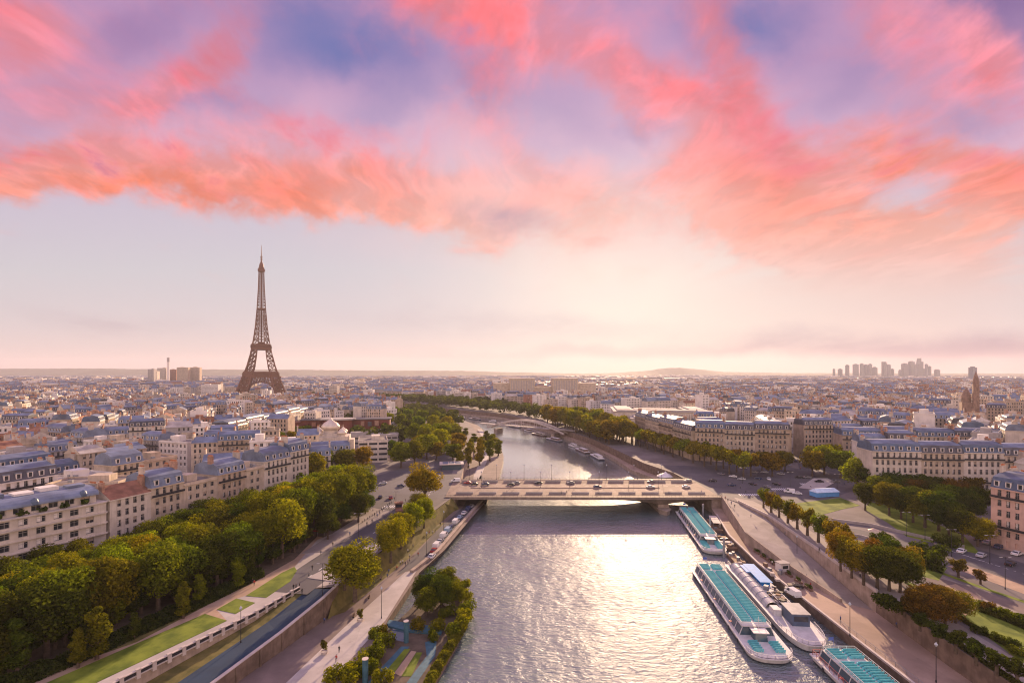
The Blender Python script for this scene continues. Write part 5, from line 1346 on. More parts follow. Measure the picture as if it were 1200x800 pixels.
def tree(kind, x, y, z, sx, sz, col, label, group, rz=None):
    r = rnd; s = int(r.random()*97) % len([1 for k in KIND if k[0] == kind]); cm, tm, hc = KIND[kind, s]
    NTREE[0] += 1
    if kind == 'shrub':
        o = link('shrub', cm, None, (x, y, z), r.uniform(0, 6.28)); o.scale = (sx, sx, sz); o.color = (*col, 1); return tag(o, label, 'shrub', group)
    t = thing('tree', label, 'tree', (x, y, z), r.uniform(0, 6.28) if rz is None else rz, group); t.scale = (sx, sx, sz)
    c = link('crown', cm, t, (0, 0, hc)); c.color = (*[q*r.uniform(.85, 1.15) for q in col], 1)
    link('trunk', tm, t)
    return t
KW = {'plane_fine': 'plane tree', 'plane': 'broad tree', 'tall': 'columnar tree', 'clipped': 'clipped tree', 'far': 'tree', 'small': 'young tree', 'shrub': 'shrub'}
def plant(lst, where, group):
    """lst: (kind, x, y, z, width scale, height scale, colour index); sorted from the near end outwards and labelled by rank within the look"""
    lst = sorted(lst, key=lambda q: math.hypot(q[1], q[2])); cnt = {}
    for (kind, x, y, z, sx, sz, ci) in lst:
        big = 'big ' if sz > 1.35 else ('small ' if sz < .8 else '')
        k = f"{big}{GREEN[ci][1]} {KW[kind]}"; cnt[k] = cnt.get(k, 0)+1; n = cnt[k]
        tree(kind, x, y, z, sx, sz, GREEN[ci][0], f"{nth(n)} {k} from the near end {where}", group)

def build_trees():
    r = random.Random(31)
    # grove in front of the riverside terrace
    L = []
    def xpath(t): return -96+(t-99)*(27/66.) if t < 165 else -69+(t-165)*.10
    def xfac(t): return -128+(t-163)*.347 if t > 163 else -128-(163-t)*.573
    y = 92.
    while y < 236:
        a, b = xfac(y)+9, xpath(y)-7; n = max(1, int((b-a)/7.8))
        for i in range(n+1):
            x = a+(b-a)*i/max(1, n)+r.uniform(-1.6, 1.6); yy = y+r.uniform(-2, 2); f = i/max(1, n)
            if x < -1.03*yy-8: continue
            H = (11.5+4.5*f if yy < 165 else 13+7*f)+r.uniform(-1.5, 1.5)
            if yy > 205 and f < .4: H -= 1
            ci = r.choices([0, 1, 2], [5, 4, 2])[0]
            if f < .35: ci = r.choices([0, 2], [2, 3])[0]
            L.append(('plane_fine', x, yy, 0, H/13.6*r.uniform(1.0, 1.25), H/13.6, ci))
        y += 7.4
    for k in range(34):
        yy = 96+k*3.6+r.uniform(-1, 1); L.append(('tall' if k % 3 else 'small', xpath(yy)-r.uniform(4, 9), yy, 0, r.uniform(.9, 1.35), r.uniform(.55, .9), r.choice([0, 2, 2])))
    for (px, py, h) in [(30, 795, 12), (122, 772, 11), (100, 782, 8), (222, 724, 9), (240, 708, 8), (8, 800, 9), (165, 748, 6), (285, 690, 9), (300, 676, 8), (330, 655, 8)]:
        g = G(px, py); L.append(('tall', g.x-1.5, g.y, 0, h/13*1.25, h/14.4, r.choice([0, 2])))
    plant(L, 'in the park grove', 'trees of the park grove')
    # trees around the plaza corner, dark clump
    L = []
    for (px, py, h, w, ci) in [(376, 588, 14, 12, 1), (352, 600, 13, 11, 0), (398, 618, 12, 12, 2), (420, 612, 12, 11, 2), (384, 632, 10, 10, 2), (368, 618, 13, 11, 0), (345, 622, 14, 10, 1), (405, 600, 11, 10, 2), (428, 602, 10, 9, 2)]:
        g = G(px, py); L.append(('plane_fine', g.x, g.y, 0, w/10, h/13.6, ci))
    plant(L, 'in the clump by the kiosk', 'trees of the clump by the kiosk')
    L = []
    for (px, py, z, h, w, ci) in [(416, 703, -2.5, 16.5, 16, 1), (404, 690, -1, 13, 11, 1), (458, 658, -2.5, 15, 12, 1), (470, 642, -2.5, 13, 11, 1), (484, 628, -2.5, 13, 10, 1), (497, 618, -2.5, 12, 10, 1), (498, 590, 0, 19, 19, 1), (490, 608, -1, 11, 9, 1)]:
        g = G(px, py, z); L.append(('plane_fine', g.x, g.y, z, w/10, h/13.6, ci))
    plant(L, 'on the promenade bank', 'trees on the promenade bank')
    # floating garden trees and shrubs
    L = []
    for (px, py, h, w, ci) in [(500, 722, 9, 8, 0), (517, 716, 10, 9, 2), (508, 706, 10, 9, 2), (530, 712, 8, 7.5, 0), (523, 700, 9, 8, 0), (495, 706, 8, 7, 2)]:
        g = G(px, py, -6.5); L.append(('plane_fine', g.x, g.y, -6.6, w/10, h/13.6, ci))
    plant(L, 'on the floating garden', 'trees of the floating garden')
    # left museum bank
    L = []
    for (px, py, h, w, ci) in [(404, 556, 14, 12, 3), (425, 552, 14, 12, 3), (393, 552, 12, 10, 3), (366, 568, 16, 14, 1), (378, 560, 15, 12, 0), (346, 584, 12, 11, 0), (470, 548, 15, 14, 0), (486, 545, 15, 13, 0), (462, 540, 13, 11, 2),
                               (500, 538, 16, 15, 1), (515, 532, 17, 15, 1), (500, 522, 16, 14, 1), (520, 520, 17, 14, 1), (485, 520, 16, 14, 0), (508, 508, 17, 14, 1), (524, 508, 16, 13, 1), (490, 508, 16, 14, 0), (476, 512, 15, 13, 2), (470, 502, 15, 13, 0), (512, 500, 16, 13, 0), (495, 498, 16, 13, 0), (478, 496, 16, 13, 0), (455, 500, 15, 13, 1), (440, 497, 14, 12, 0), (462, 492, 16, 13, 0), (445, 490, 15, 13, 1), (430, 494, 14, 12, 0)]:
        g = G(px, py); L.append(('plane', g.x, g.y, 0, w/10*1.2, h/12.8*1.1, ci))
    for k in range(17): yy = 345+k*9.5; L.append(('plane', -38-(yy-345)*.12-(k % 3)*13+r.uniform(-3, 3), yy, 0, r.uniform(1.3, 1.6), r.uniform(.95, 1.2), r.choices([0, 1, 3], [3, 4, 2])[0]))
    for (px, py) in [(290, 520), (302, 524), (315, 528), (328, 522), (340, 520), (350, 514), (360, 512), (318, 516), (372, 508), (345, 528), (330, 532), (352, 536)]:
        g = G(px, py); L.append(('plane', g.x, g.y, 0, r.uniform(1.1, 1.4), r.uniform(.8, 1.0), r.choice([0, 1])))
    plant(L, 'around the church and museum', 'trees of the museum bank')
    # slender trees on the quay island beyond the bridge
    L = []
    for (px, py, h, w, ci) in [(538, 552, 13, 7, 1), (549, 548, 14, 7, 1), (562, 545, 15, 8, 1), (574, 540, 15, 8, 0), (584, 534, 14, 8, 0), (552, 535, 15, 8, 1), (566, 530, 14, 8, 1), (578, 526, 14, 8, 1), (541, 530, 14, 8, 1), (556, 524, 13, 8, 0), (570, 520, 13, 8, 0), (545, 516, 13, 9, 0)]:
        g = G(px, py, -5.5); L.append(('tall', g.x, g.y, -5.5, w/6*1.3, h/14.4*(1.3 if py > 535 else .95), ci))
    plant(L, 'on the quay island', 'trees of the quay island')
    # right bank: clipped row, then wild row to the bend
    L = []
    for k in range(12):
        f = k/11; L.append(('clipped', 132-f*31, 292+f*136, 0, 1.3, 1.5, 1)); L.append(('clipped', 139-f*32, 298+f*136, 0, 1.3, 1.4, 3))
    plant(L, 'past the bridgehead', 'clipped quay trees past the bridgehead')
    L = []
    pts = [(84, 425), (70, 500), (49, 572), (24, 650), (-10, 748), (-74, 850), (-150, 960), (-300, 1090)]
    for (a, b) in zip(pts, pts[1:]):
        n = int(math.hypot(b[0]-a[0], b[1]-a[1])/11)
        for i in range(n):
            for row in range(3):
                f = (i+r.random()*.5)/n; x = a[0]+(b[0]-a[0])*f+row*11+r.uniform(-2, 2); y = a[1]+(b[1]-a[1])*f+row*7+r.uniform(-2, 2)
                L.append(('far' if y > 600 else 'plane', x, y, 0, r.uniform(1.6, 2.2), r.uniform(1.4, 1.9), r.choices([0, 1, 3], [2, 4, 4])[0]))
    L.sort(key=lambda q: q[2]); L_FAR = list(L); plant(L[:44], 'along the far right quay', 'trees of the far quay')
    # plaza and gardens on the right bank
    L = []
    for (px, py, h, w, ci) in [(905, 558, 14, 14, 3), (893, 552, 13, 12, 3), (920, 552, 13, 12, 3), (952, 558, 16, 14, 3), (966, 556, 18, 16, 1), (985, 560, 17, 16, 0), (975, 548, 16, 14, 1), (952, 548, 15, 12, 3), (1004, 574, 17, 17, 1), (1022, 578, 15, 14, 2), (1030, 588, 13, 13, 0),
                               (1014, 598, 12, 11, 2), (1042, 604, 14, 12, 0), (1056, 608, 13, 12, 2), (1070, 612, 14, 13, 2), (1084, 618, 15, 14, 0), (1100, 622, 15, 14, 2), (1112, 628, 13, 12, 2), (1072, 596, 13, 13, 4), (1058, 594, 13, 13, 2), (1090, 598, 13, 13, 2), (1105, 604, 13, 13, 0), (1122, 606, 13, 13, 2), (1136, 612, 12, 11, 2), (1046, 584, 13, 13, 2), (1062, 582, 12, 13, 2), (1080, 584, 12, 13, 2), (1098, 588, 12, 13, 2), (1116, 592, 12, 12, 4), (1132, 596, 12, 12, 4), (1150, 600, 11, 10, 2), (1146, 640, 11, 11, 1), (1128, 636, 12, 11, 2), (1140, 588, 12, 11, 4), (1040, 572, 12, 12, 2)]:
        g = G(px, py); L.append(('plane_fine' if py > 590 else 'plane', g.x, g.y, 0, w/10, h/13.2, ci))
    plant(L, 'in the riverside garden', 'trees of the riverside garden')
    L = []
    for k in range(9):
        f = k/8; L.append(('small', 112-f*4.5, 228-f*62, .1, 1.25+.2*f, 1.2+.25*f, 3 if k % 3 else 0))
    for (px, py, h, w, ci) in [(985, 668, 12, 9, 3), (998, 676, 12, 9, 3), (1012, 684, 12.5, 10, 3), (1028, 690, 13, 11, 2), (1042, 692, 13, 11, 2), (1055, 694, 12, 11, 2), (1020, 670, 11, 9, 4), (1040, 672, 11, 9, 2), (1062, 682, 11, 9, 3)]:
        g = G(px, py, .1); L.append(('plane_fine', g.x, g.y, .1, w/10, h/13.6, ci))
    plant(L, 'above the boat quay', 'trees of the walk above the quay')
    L = []
    for (px, py, h, w, ci) in [(1082, 732, 9, 9, 4), (1094, 736, 9.5, 9, 4), (1108, 736, 9.5, 9, 4), (1120, 730, 8.5, 8, 3), (1072, 722, 6, 6, 4), (1096, 716, 7, 7, 4)]:
        g = G(px, py); L.append(('plane_fine', g.x, g.y, 0, w/10, h/13.6, ci))
    plant(L, 'by the gravel court', 'trees of the rusty clump')
    L = []
    for (px, py, h, w, ci) in [(1060, 722, 4.5, 4, 2), (1078, 738, 4.5, 4, 2), (1098, 754, 5, 4.5, 2), (1120, 764, 5, 4.5, 2), (1144, 778, 5, 4.5, 2), (1168, 790, 5, 4.5, 2), (1192, 802, 5, 4.5, 2), (1123, 676, 5.5, 5, 4), (1149, 684, 4, 4, 4)]:
        g = G(px, py); L.append(('small', g.x, g.y, 0, w/5, h/7.4, ci))
    plant(L, 'in the lawn strip row', 'young trees of the lawn strips')
    # shrubs and hedges in the lower right garden
    L = []
    for (px, py, s, ci) in [(1146, 712, .8, 0), (1158, 716, .9, 4), (1166, 720, .7, 0), (1178, 724, .9, 0), (1190, 728, .8, 0), (1200, 732, .9, 2), (1148, 742, .7, 2), (1170, 752, .7, 0), (1188, 760, .8, 2), (1198, 770, .9, 0), (1108, 640, 1.6, 2), (1092, 664, 2.0, 2), (1080, 656, 2.0, 2), (1100, 655, 1.6, 2), (1042, 640, 1.5, 2), (1030, 634, 1.3, 2), (970, 618, 1.1, 2), (1036, 712, 1.4, 2), (1048, 716, 1.1, 2)]:
        g = G(px, py); L.append(('shrub', g.x, g.y, 0, s, s*.9, ci))
    plant(L, 'in the lower garden beds', 'shrubs of the lower garden')
    # shrubs round the floating garden
    L = []
    for (px, py, s, ci) in [(546, 705, 1.1, 1), (548, 716, 1.1, 0), (545, 727, 1.2, 1), (540, 738, 1.2, 1), (531, 746, 1.1, 0), (525, 722, 1.1, 0), (490, 738, 1.0, 3), (512, 738, 1.0, 1), (508, 748, .8, 0), (537, 694, 1.2, 0), (545, 690, 1.0, 1), (440, 748, 1.0, 0), (452, 755, 1.1, 0), (443, 768, 1.1, 0), (432, 772, 1.0, 0), (422, 784, 1.1, 1), (415, 792, 1.0, 0), (432, 787, 1.0, 0), (448, 744, .8, 3), (395, 800, 1.3, 1), (408, 802, 1.2, 1), (448, 800, 1.0, 1)]:
        g = G(px, py, -6.4); L.append(('shrub', g.x, g.y, -6.5, s, s*1.0, ci))
    plant(L, 'on the floating garden', 'shrubs of the floating garden')
    # wooded masses too far to count
    r2 = random.Random(77); mb = MB(); REST = L_FAR[44:]
    def wood(cx, cy_, rx, ry, n, h=13):
        cm = KIND['far', 0][0]
        for i in range(n):
            a, k = r2.uniform(0, 6.28), math.sqrt(r2.random()); x, y = cx+rx*k*math.cos(a), cy_+ry*k*math.sin(a)
            if inside(x, y, [(p[0]-4, p[1]) for p in L_LAND]+[(p[0]+4, p[1]) for p in reversed(R_LAND)]): continue
            w = r2.uniform(9, 15); hh = h*r2.uniform(.75, 1.2); q = random.Random(i); lob = [(r2.uniform(-.3, .3)*w, r2.uniform(-.3, .3)*w, hh*r2.uniform(.35, .8), w*r2.uniform(.25, .36)) for _ in range(5)]
            for j in range(150):
                lx, ly, lz, lr = lob[j % 5]; d = Vector((r2.gauss(0, 1), r2.gauss(0, 1), r2.gauss(0, 1)+.3)).normalized(); p = Vector((x+lx, y+ly, lz))+d*lr
                u = d.cross(Vector((r2.gauss(0, 1), r2.gauss(0, 1), r2.gauss(0, 1)))).normalized()*1.2; v = d.cross(u)
                mb.quad(p-u-v*.4, p-v+u*.4, p+u+v*.4, p+v-u*.4)
    for q in REST: wood(q[1], q[2], 2, 2, 1, 17)
    wood(-190, 720, 90, 110, 110); wood(-330, 940, 170, 70, 120); wood(-160, 1040, 190, 80, 150, 15); wood(60, 1000, 130, 70, 90, 14); wood(-640, 1085, 150, 60, 90); wood(-120, 640, 50, 80, 50)
    wood(200, 760, 60, 50, 30); wood(-700, 620, 60, 25, 40); wood(-560, 800, 120, 20, 40); wood(330, 700, 50, 40, 30); wood(-420, 1010, 50, 40, 30); wood(-500, 1180, 120, 30, 40)
    for i in range(26):
        y = r2.uniform(380, 2200); x = r2.uniform(-.95, .95)*y
        wood(x, y, r2.uniform(12, 40), r2.uniform(8, 16), 9, 15)
    o = mb.build('distant_woods', M['leaf']); o.color = (.085, .10, .02, 1); tag(o, 'distant wooded gardens and avenues between the rooftops', None, None, 'stuff')
    print('trees', NTREE[0])
build_trees()
# ------------------------------------------------------------------ boats
defm('hull_white', (.68, .66, .64), .4, .12, .5, spec=.5, streak=.45)
defm('hull_dark', (.05, .055, .07), .5, .2, .5)
defm('teal_seat', (.15, .54, .60), .7, .18, .8)
defm('deck_white', (.62, .60, .57), .7, .12, .5)
defm('tarp_blue', (.025, .24, .62), .6, .15, .8)
defm('canopy_glass', (.42, .44, .47), .18, .05, .4, spec=.7)
defm('rail_red', (.42, .10, .09), .5, .1, 1.)
defm('barge_brown', (.19, .12, .09), .7, .25, .4)
def hull_outline(L, W, bow=.16, n=7):
    """deck outline, stern at y = 0, bow towards y = L"""
    pts = [(-W/2, 0), (W/2, 0)]; yb = L*(1-bow)
    for i in range(n+1):
        a = math.pi/2*i/n; pts.append((W/2*math.cos(a)**.7 if i < n else 0, yb+L*bow*math.sin(a)))
    for i in range(n-1, -1, -1):
        a = math.pi/2*i/n; pts.append((-W/2*math.cos(a)**.7, yb+L*bow*math.sin(a)))
    return pts
def hull_part(root, L, W, h, mats, bow=.16, z0=-.6):
    o = hull_outline(L, W, bow); i_ = [(x*.9, L*.03+y*.955) for x, y in o]
    mb = MB(); n = len(o)
    for k in range(n):
        j = (k+1) % n; a, b = o[k], o[j]; c, d = i_[k], i_[j]
        mb.quad((c[0], c[1], z0), (d[0], d[1], z0), (a[0]*.97, a[1]*.99+.2, .35), (a[0]*.97, a[1]*.99+.2, .35) if False else (b[0]*.97, b[1]*.99+.2, .35)[::1], 1) if False else None
        mb.quad((c[0], c[1], z0), (d[0], d[1], z0), ((b[0]+d[0])/2, (b[1]+d[1])/2, .35), ((a[0]+c[0])/2, (a[1]+c[1])/2, .35), 1)
        mb.quad(((a[0]+c[0])/2, (a[1]+c[1])/2, .35), ((b[0]+d[0])/2, (b[1]+d[1])/2, .35), (b[0], b[1], h), (a[0], a[1], h), 0)
    mb.build('hull', mats, root)
    mb = MB(); mb.poly([(x*.985, y*.985+L*.008, h-.003) for x, y in o]); mb.build('deck', M['deck_white'], root)
    rb = MB()
    for k in range(n):
        a, b = o[k], o[(k+1) % n]; rb.bar((a[0], a[1], h-.12), (b[0], b[1], h-.12), .34, 0, .22)
    rb.build('rub_rail', M['hull_white'], root)
    return o
def railing(root, pts, z, h=1.0, m='hull_white', name='railing', step=1.6):
    mb = MB()
    for a, b in zip(pts, pts[1:]):
        A, B = Vector((*a, z)), Vector((*b, z)); H = Vector((0, 0, h)); mb.bar(A+H, B+H, .09); mb.bar(A+H*.55, B+H*.55, .05); n = max(1, int((B-A).length/step))
        for i in range(n+1): p = A.lerp(B, i/n); mb.bar(p, p+H, .07)
    return mb.build(name, M[m], root)
def seat_row(w):
    def f():
        mb = MB(); mb.box(-w/2, -.24, 0, w/2, .22, .42); mb.hexa([(-w/2, .22, .3), (w/2, .22, .3), (w/2, .32, .3), (-w/2, .32, .3), (-w/2, .36, .9), (w/2, .36, .9), (w/2, .44, .9), (-w/2, .44, .9)])
        n = int(w/.55)
        for i in range(1, n): x = -w/2+w*i/n; mb.box(x-.03, -.26, .1, x+.03, .3, .46, 1, False)
        return mb.mesh('seat_row', [M['teal_seat'], M['deck_white']])
    return cached(('seat', round(w, 1)), f)
def seats(root, x, y0, y1, w, z, step=.95):
    y = y0
    while y < y1: link('seat_row', seat_row(w), root, (x, y, z)); y += step
def tour_boat(a, b, W, label, variant=0):
    """a: stern end point, b: bow end point on the water"""
    d = Vector((b[0]-a[0], b[1]-a[1], 0)); L = d.length; rz = math.atan2(d.y, d.x)-math.pi/2
    root = thing('tour_boat', label, 'boat', (a[0], a[1], Z_W), rz, 'white glass roofed tour boats')
    h = 1.5; o = hull_part(root, L, W, h, [M['hull_white'], M['hull_dark']], .07)
    s0, s1 = L*.04, L*.80; w = W*.42; zr = 3.6
    mb = MB(); c = [(-w, s0), (w, s0), (w, s1), (-w, s1)]; k = .82
    for i in range(4):
        j = (i+1) % 4; p, q = c[i], c[j]; P = lambda v, f: (v[0]*f, (v[1]-(s0+s1)/2)*(1-(1-f)*.12)+(s0+s1)/2)
        a1, b1 = P(p, k), P(q, k); mb.quad((*p, h), (*q, h), (*b1, zr-.12), (*a1, zr-.12))
    mb.build('saloon_glass', M['glass_blue'], root)
    n = int((s1-s0)/3.4)
    for i in range(n+1):
        y = s0+(s1-s0)*i/n
        for s in (-1, 1):
            mb = MB(); mb.bar((s*(w+.02), y, h), (s*(w*k+.03), y, zr-.12), .16); mb.build('window_post', M['hull_white'], root)
    mb = MB(); wr = w*k+.18; mb.box(-wr, s0+.2, zr-.12, wr, s1-.2, zr+.08); mb.build('roof_deck', M['deck_white'], root)
    railing(root, [(-wr+.1, s0+.3), (wr-.1, s0+.3), (wr-.1, s1-.3), (-wr+.1, s1-.3), (-wr+.1, s0+.3)], zr+.08, .9)
    sw = wr-.75
    for s in (-1, 1): seats(root, s*(sw/2+.4), s0+1.0, s0+(s1-s0)*.10, sw, zr+.083); seats(root, s*(sw/2+.4), s0+(s1-s0)*.16, s1-2.2, sw, zr+.083)
    # wheelhouse ahead of the saloon, open bow deck with seats
    mb = MB(); mb.hexa([(-1.7, s1+.6, h), (1.7, s1+.6, h), (1.5, s1+3.2, h), (-1.5, s1+3.2, h), (-1.6, s1+.6, h+1.9), (1.6, s1+.6, h+1.9), (1.3, s1+2.7, h+1.9), (-1.3, s1+2.7, h+1.9)]); wh = mb.build('wheelhouse', M['glass_blue'], root)
    mb = MB(); mb.box(-1.9, s1+.3, h+1.903, 1.9, s1+3.1, h+2.1); mb.build('roof', M['hull_white'], wh)
    for s in (-1, 1): seats(root, s*2.5, s1+(.8 if variant else 3.8), L*.95, 2.2, h+.002, 1.0)
    railing(root, [p for p in o if p[1] > s1-2 and p[0] >= 0] + [p for p in o if p[1] > s1-2 and p[0] < 0], h, .95)
    mb = MB(); mb.bar((0, s1+1.2, h+2.1), (0, s1+1.0, h+5.2), .09); mb.bar((-.7, s1+1.05, h+4.4), (.7, s1+1.05, h+4.4), .06); mb.build('mast', M['hull_white'], root)
    fl = MB(); fl.quad((.05, .4, 4.9), (1.2, .5, 4.8), (1.2, .5, 5.6), (.05, .4, 5.7)); fl.bar((0, .4, h), (0, .4, 5.75), .06); o2 = fl.build('stern_flag', M['painted'], root); o2.color = (.08, .12, .4, 1)
    for i in range(6):
        mb = MB(); y = s0+(s1-s0)*(.08+i*.16); mb.lathe([(.38, h+.9), (.45, h+1.0), (.38, h+1.1)], 10, 0, (1 if i % 2 else -1)*(W/2-.25), y); lb = mb.build('life_ring', M['rail_red'], root)
    for i in range(7):
        for s in (-1, 1):
            mb = MB(); y = L*(.1+i*.12); mb.cyl((s*(W/2+.05), y, .2), (s*(W/2+.05), y, 1.1), .2, .2, 8); mb.build('fender', M['hull_dark'], root)
    return root, L, o
def build_boats():
    tour_boat((83.3, 246), (76.2, 191), 9.0, 'white tour boat with teal roof seats moored just past the bridge', 1)
    tour_boat((66.0, 174), (61.2, 119), 10.2, 'longest white tour boat with two teal seat rows, outermost at the quay')
    # working boat with arched canopy, blue tarp and gear
    a, b = (78.2, 176.5), (73.6, 124); d = Vector((b[0]-a[0], b[1]-a[1], 0)); L = d.length
    root = thing('work_boat', 'white boat with arched canopy and bright blue tarp between tour boat and quay', 'boat', (*a, Z_W), math.atan2(d.y, d.x)-math.pi/2)
    o = hull_part(root, L, 9.2, 2.0, [M['hull_white'], M['hull_dark']], .2)
    mb = MB(); n = 10; y0, y1 = 3., 33.
    for i in range(n):
        p = [(2.1+1.75*math.cos(math.pi*k/n), 2.0+1.7*math.sin(math.pi*k/n)) for k in (i, i+1)]
        mb.quad((p[0][0], y0, p[0][1]), (p[0][0], y1, p[0][1]), (p[1][0], y1, p[1][1]), (p[1][0], y0, p[1][1]))
    mb.poly([(2.1+1.75*math.cos(math.pi*k/n), y0+.0*k, 2.0+1.7*math.sin(math.pi*k/n)) for k in range(n+1)]) if False else None
    mb.build('canopy', M['canopy_glass'], root, True)
    for i in range(9):
        rb = MB(); y = y0+(y1-y0)*i/8
        for k in range(8):
            q = [(2.1+1.8*math.cos(math.pi*j/8), y, 2.0+1.75*math.sin(math.pi*j/8)) for j in (k, k+1)]; rb.bar(q[0], q[1], .14)
        rb.build('canopy_rib', M['steel_grey'], root)
    mb = MB(); mb.box(-4.0, 2.5, 3.2, -.3, 18, 3.35); mb.box(-3.4, 3.2, 2.0, -.9, 17.4, 3.197); mb.build('tarp', M['tarp_blue'], root)
    mb = MB(); mb.box(.2, 5, 3.62, 1.4, 11, 3.78); mb.build('folded_tarp', M['tarp_blue'], root)
    r = random.Random(8)
    for i in range(26):
        mb = MB(); x, y = r.uniform(-3.9, -.3), r.uniform(19, 31); mb.obox(x, y, 2.0, r.uniform(.5, 1.6), r.uniform(.5, 1.8), r.uniform(.4, 1.3), r.uniform(0, 3)); mb.build('deck_gear', M[r.choice(['barge_brown', 'wood_deck', 'iron', 'concrete', 'steel_grey', 'bark'])], root)
    mb = MB()
    for i in range(5): mb.bar((-3.6, 24+i*1.7, 2.9), (-.8, 24+i*1.7, 2.9), .16)
    mb.bar((-3.6, 24, 2.9), (-3.6, 31, 2.9), .16); mb.bar((-.8, 24, 2.9), (-.8, 31, 2.9), .16); mb.build('frame', M['deck_white'], root)
    mb = MB(); mb.box(-3.2, 36.5, 2.0, 1.2, 43, 5.0); cb = mb.build('cabin', M['slate_blue'], root)
    mb = MB(); mb.box(-3.4, 36.3, 5.003, 1.4, 43.2, 5.2); mb.build('roof', M['steel_grey'], cb)
    mb = MB(); mb.quad((-2.8, 43.02, 3.2), (.8, 43.02, 3.2), (.8, 43.02, 4.5), (-2.8, 43.02, 4.5)); mb.build('window', M['glass_dark'], cb)
    mb = MB(); mb.box(1.6, 34.5, 2.0, 3.6, 37.5, 3.6); mb.build('locker', M['hull_white'], root)
    railing(root, [p for p in o if p[1] > 30 and p[0] >= 0] + [p for p in o if p[1] > 30 and p[0] < 0], 2.0, 1.0, 'hull_white')
    # bottom right boat with red rails
    root, L, o = tour_boat((76.0, 121.5), (75.2, 70), 10.4, 'white boat with red rails and a teal seat mat, cut by the photo edge')
    railing(root, [(-4.9, .5), (4.9, .5), (4.9, 30)], 1.5, 1.2, 'rail_red', 'red_railing'); railing(root, [(-4.9, .5), (-4.9, 30)], 1.5, 1.2, 'rail_red', 'red_railing')
    # landing pontoons between the first tour boat and the quay
    for i, (x, y, w, l, lb) in enumerate([(91.0, 226, 4.4, 17, 'brown landing pontoon with pink awning under the bridgehead'), (86.5, 203, 4.2, 15, 'low wooden landing pontoon alongside the quay between boats'), (82.2, 184, 3.2, 12, 'narrow cluttered pontoon next to the quay edge')]):
        p = thing('pontoon', lb, 'pontoon', (x-1.5, y, Z_W), R(-12 if i == 0 else -5)); mb = MB(); mb.box(-w/2, -l/2, -.5, w/2, l/2, 1.1); mb.build('hull', M['barge_brown'], p)
        mb = MB(); mb.box(-w/2+.1, -l/2+.1, 1.103, w/2-.1, l/2-.1, 1.2); mb.build('deck', M['wood_deck'], p)
        if i == 0:
            mb = MB(); mb.box(-1.6, -6, 3.4, 1.6, 6, 3.55); mb.build('awning', M['concrete_pale'], p)
            for q in (-5.6, 0, 5.6):
                for s in (-1.4, 1.4): mb = MB(); mb.bar((s, q, 1.2), (s, q, 3.4), .14); mb.build('post', M['steel_grey'], p)
        for q in range(7):
            mb = MB(); mb.obox(r.uniform(-w*.35, w*.35), r.uniform(-l*.42, l*.42), 1.2, r.uniform(.6, 1.5), r.uniform(.6, 1.5), r.uniform(.4, 1.1), r.uniform(0, 2)); mb.build('crate', M[r.choice(['barge_brown', 'concrete_pale', 'steel_grey', 'wood_deck'])], p)
        if i == 1:
            mb = MB(); mb.box(-w/2-3, -2, 1.5, w/2+1.5, -.6, 1.68); mb.build('gangway', M['deck_white'], p)
    for i, (x, y) in enumerate([(82.6, 189), (88.0, 216), (93.2, 238)]):
        mb = MB(); mb.cyl((0, 0, -1), (0, 0, 7), .42, .42, 10); mb.cyl((0, 0, 7), (0, 0, 7.4), .42, .05, 10, 1); o = mb.build('mooring_post', [M['steel_grey'], M['concrete_pale']]); o.location = (x-4.4, y, Z_W)
        tag(o, ['thick grey mooring post at the corner of the first tour boat', 'thick grey mooring post behind the first tour boat', 'mooring post nearest the bridge pier'][i], 'post', 'mooring posts')
    # barges along the far quays
    cnt = 0
    for (x, y, an) in [(74, 398, 8), (68.0, 432, 14), (63, 466, 20), (52.5, 505, 28), (40, 550, 30), (27, 590, 32), (14, 632, 33), (0, 672, 36), (-18, 706, 40), (-42, 740, 42), (-66, 764, 44)]:
        cnt += 1; big = cnt % 3 != 0; L = 26 if big else 15; W = 4.8 if big else 3.8
        p = thing('barge', f"{'long' if big else 'short'} moored {['white', 'dark', 'brown'][cnt % 3]} houseboat, {nth(cnt)} along the far quay from the bridge", 'boat', (x-4.2, y, Z_W), R(an), 'houseboats moored past the bridge')
        hull_part(p, L, W, 1.4, [M[['hull_white', 'hull_dark', 'barge_brown'][cnt % 3]], M['hull_dark']], .2)
        mb = MB(); mb.box(-W*.36, L*.12, 1.4, W*.36, L*.62, 3.0); cb = mb.build('cabin', M['hull_white' if cnt % 2 else 'barge_brown'], p)
        mb = MB(); mb.box(-W*.4, L*.10, 3.003, W*.4, L*.64, 3.15); mb.build('roof', M['deck_white'], cb)
        for s in (-1, 1):
            mb = MB(); mb.quad(*[(s*(W*.36+.02), yy, zz) for yy, zz in ((L*.15, 1.9), (L*.59, 1.9), (L*.59, 2.6), (L*.15, 2.6))][::s]); mb.build('window', M['glass_dark'], cb)
    # round white pavilion barge by the far side of the bridge
    p = thing('pavilion', 'white tented pavilion on the quay just past the bridge', 'pavilion', (100.5-7, 312, Z_Q), R(20))
    mb = MB(); mb.lathe([(4.6, 0), (4.6, 2.6)], 12); mb.build('wall', M['canopy_glass'], p); mb = MB(); mb.lathe([(5.3, 2.6), (3.4, 3.6), (1.2, 4.4), (.15, 5.4)], 12); mb.build('roof', M['hull_white'], p)
build_boats()
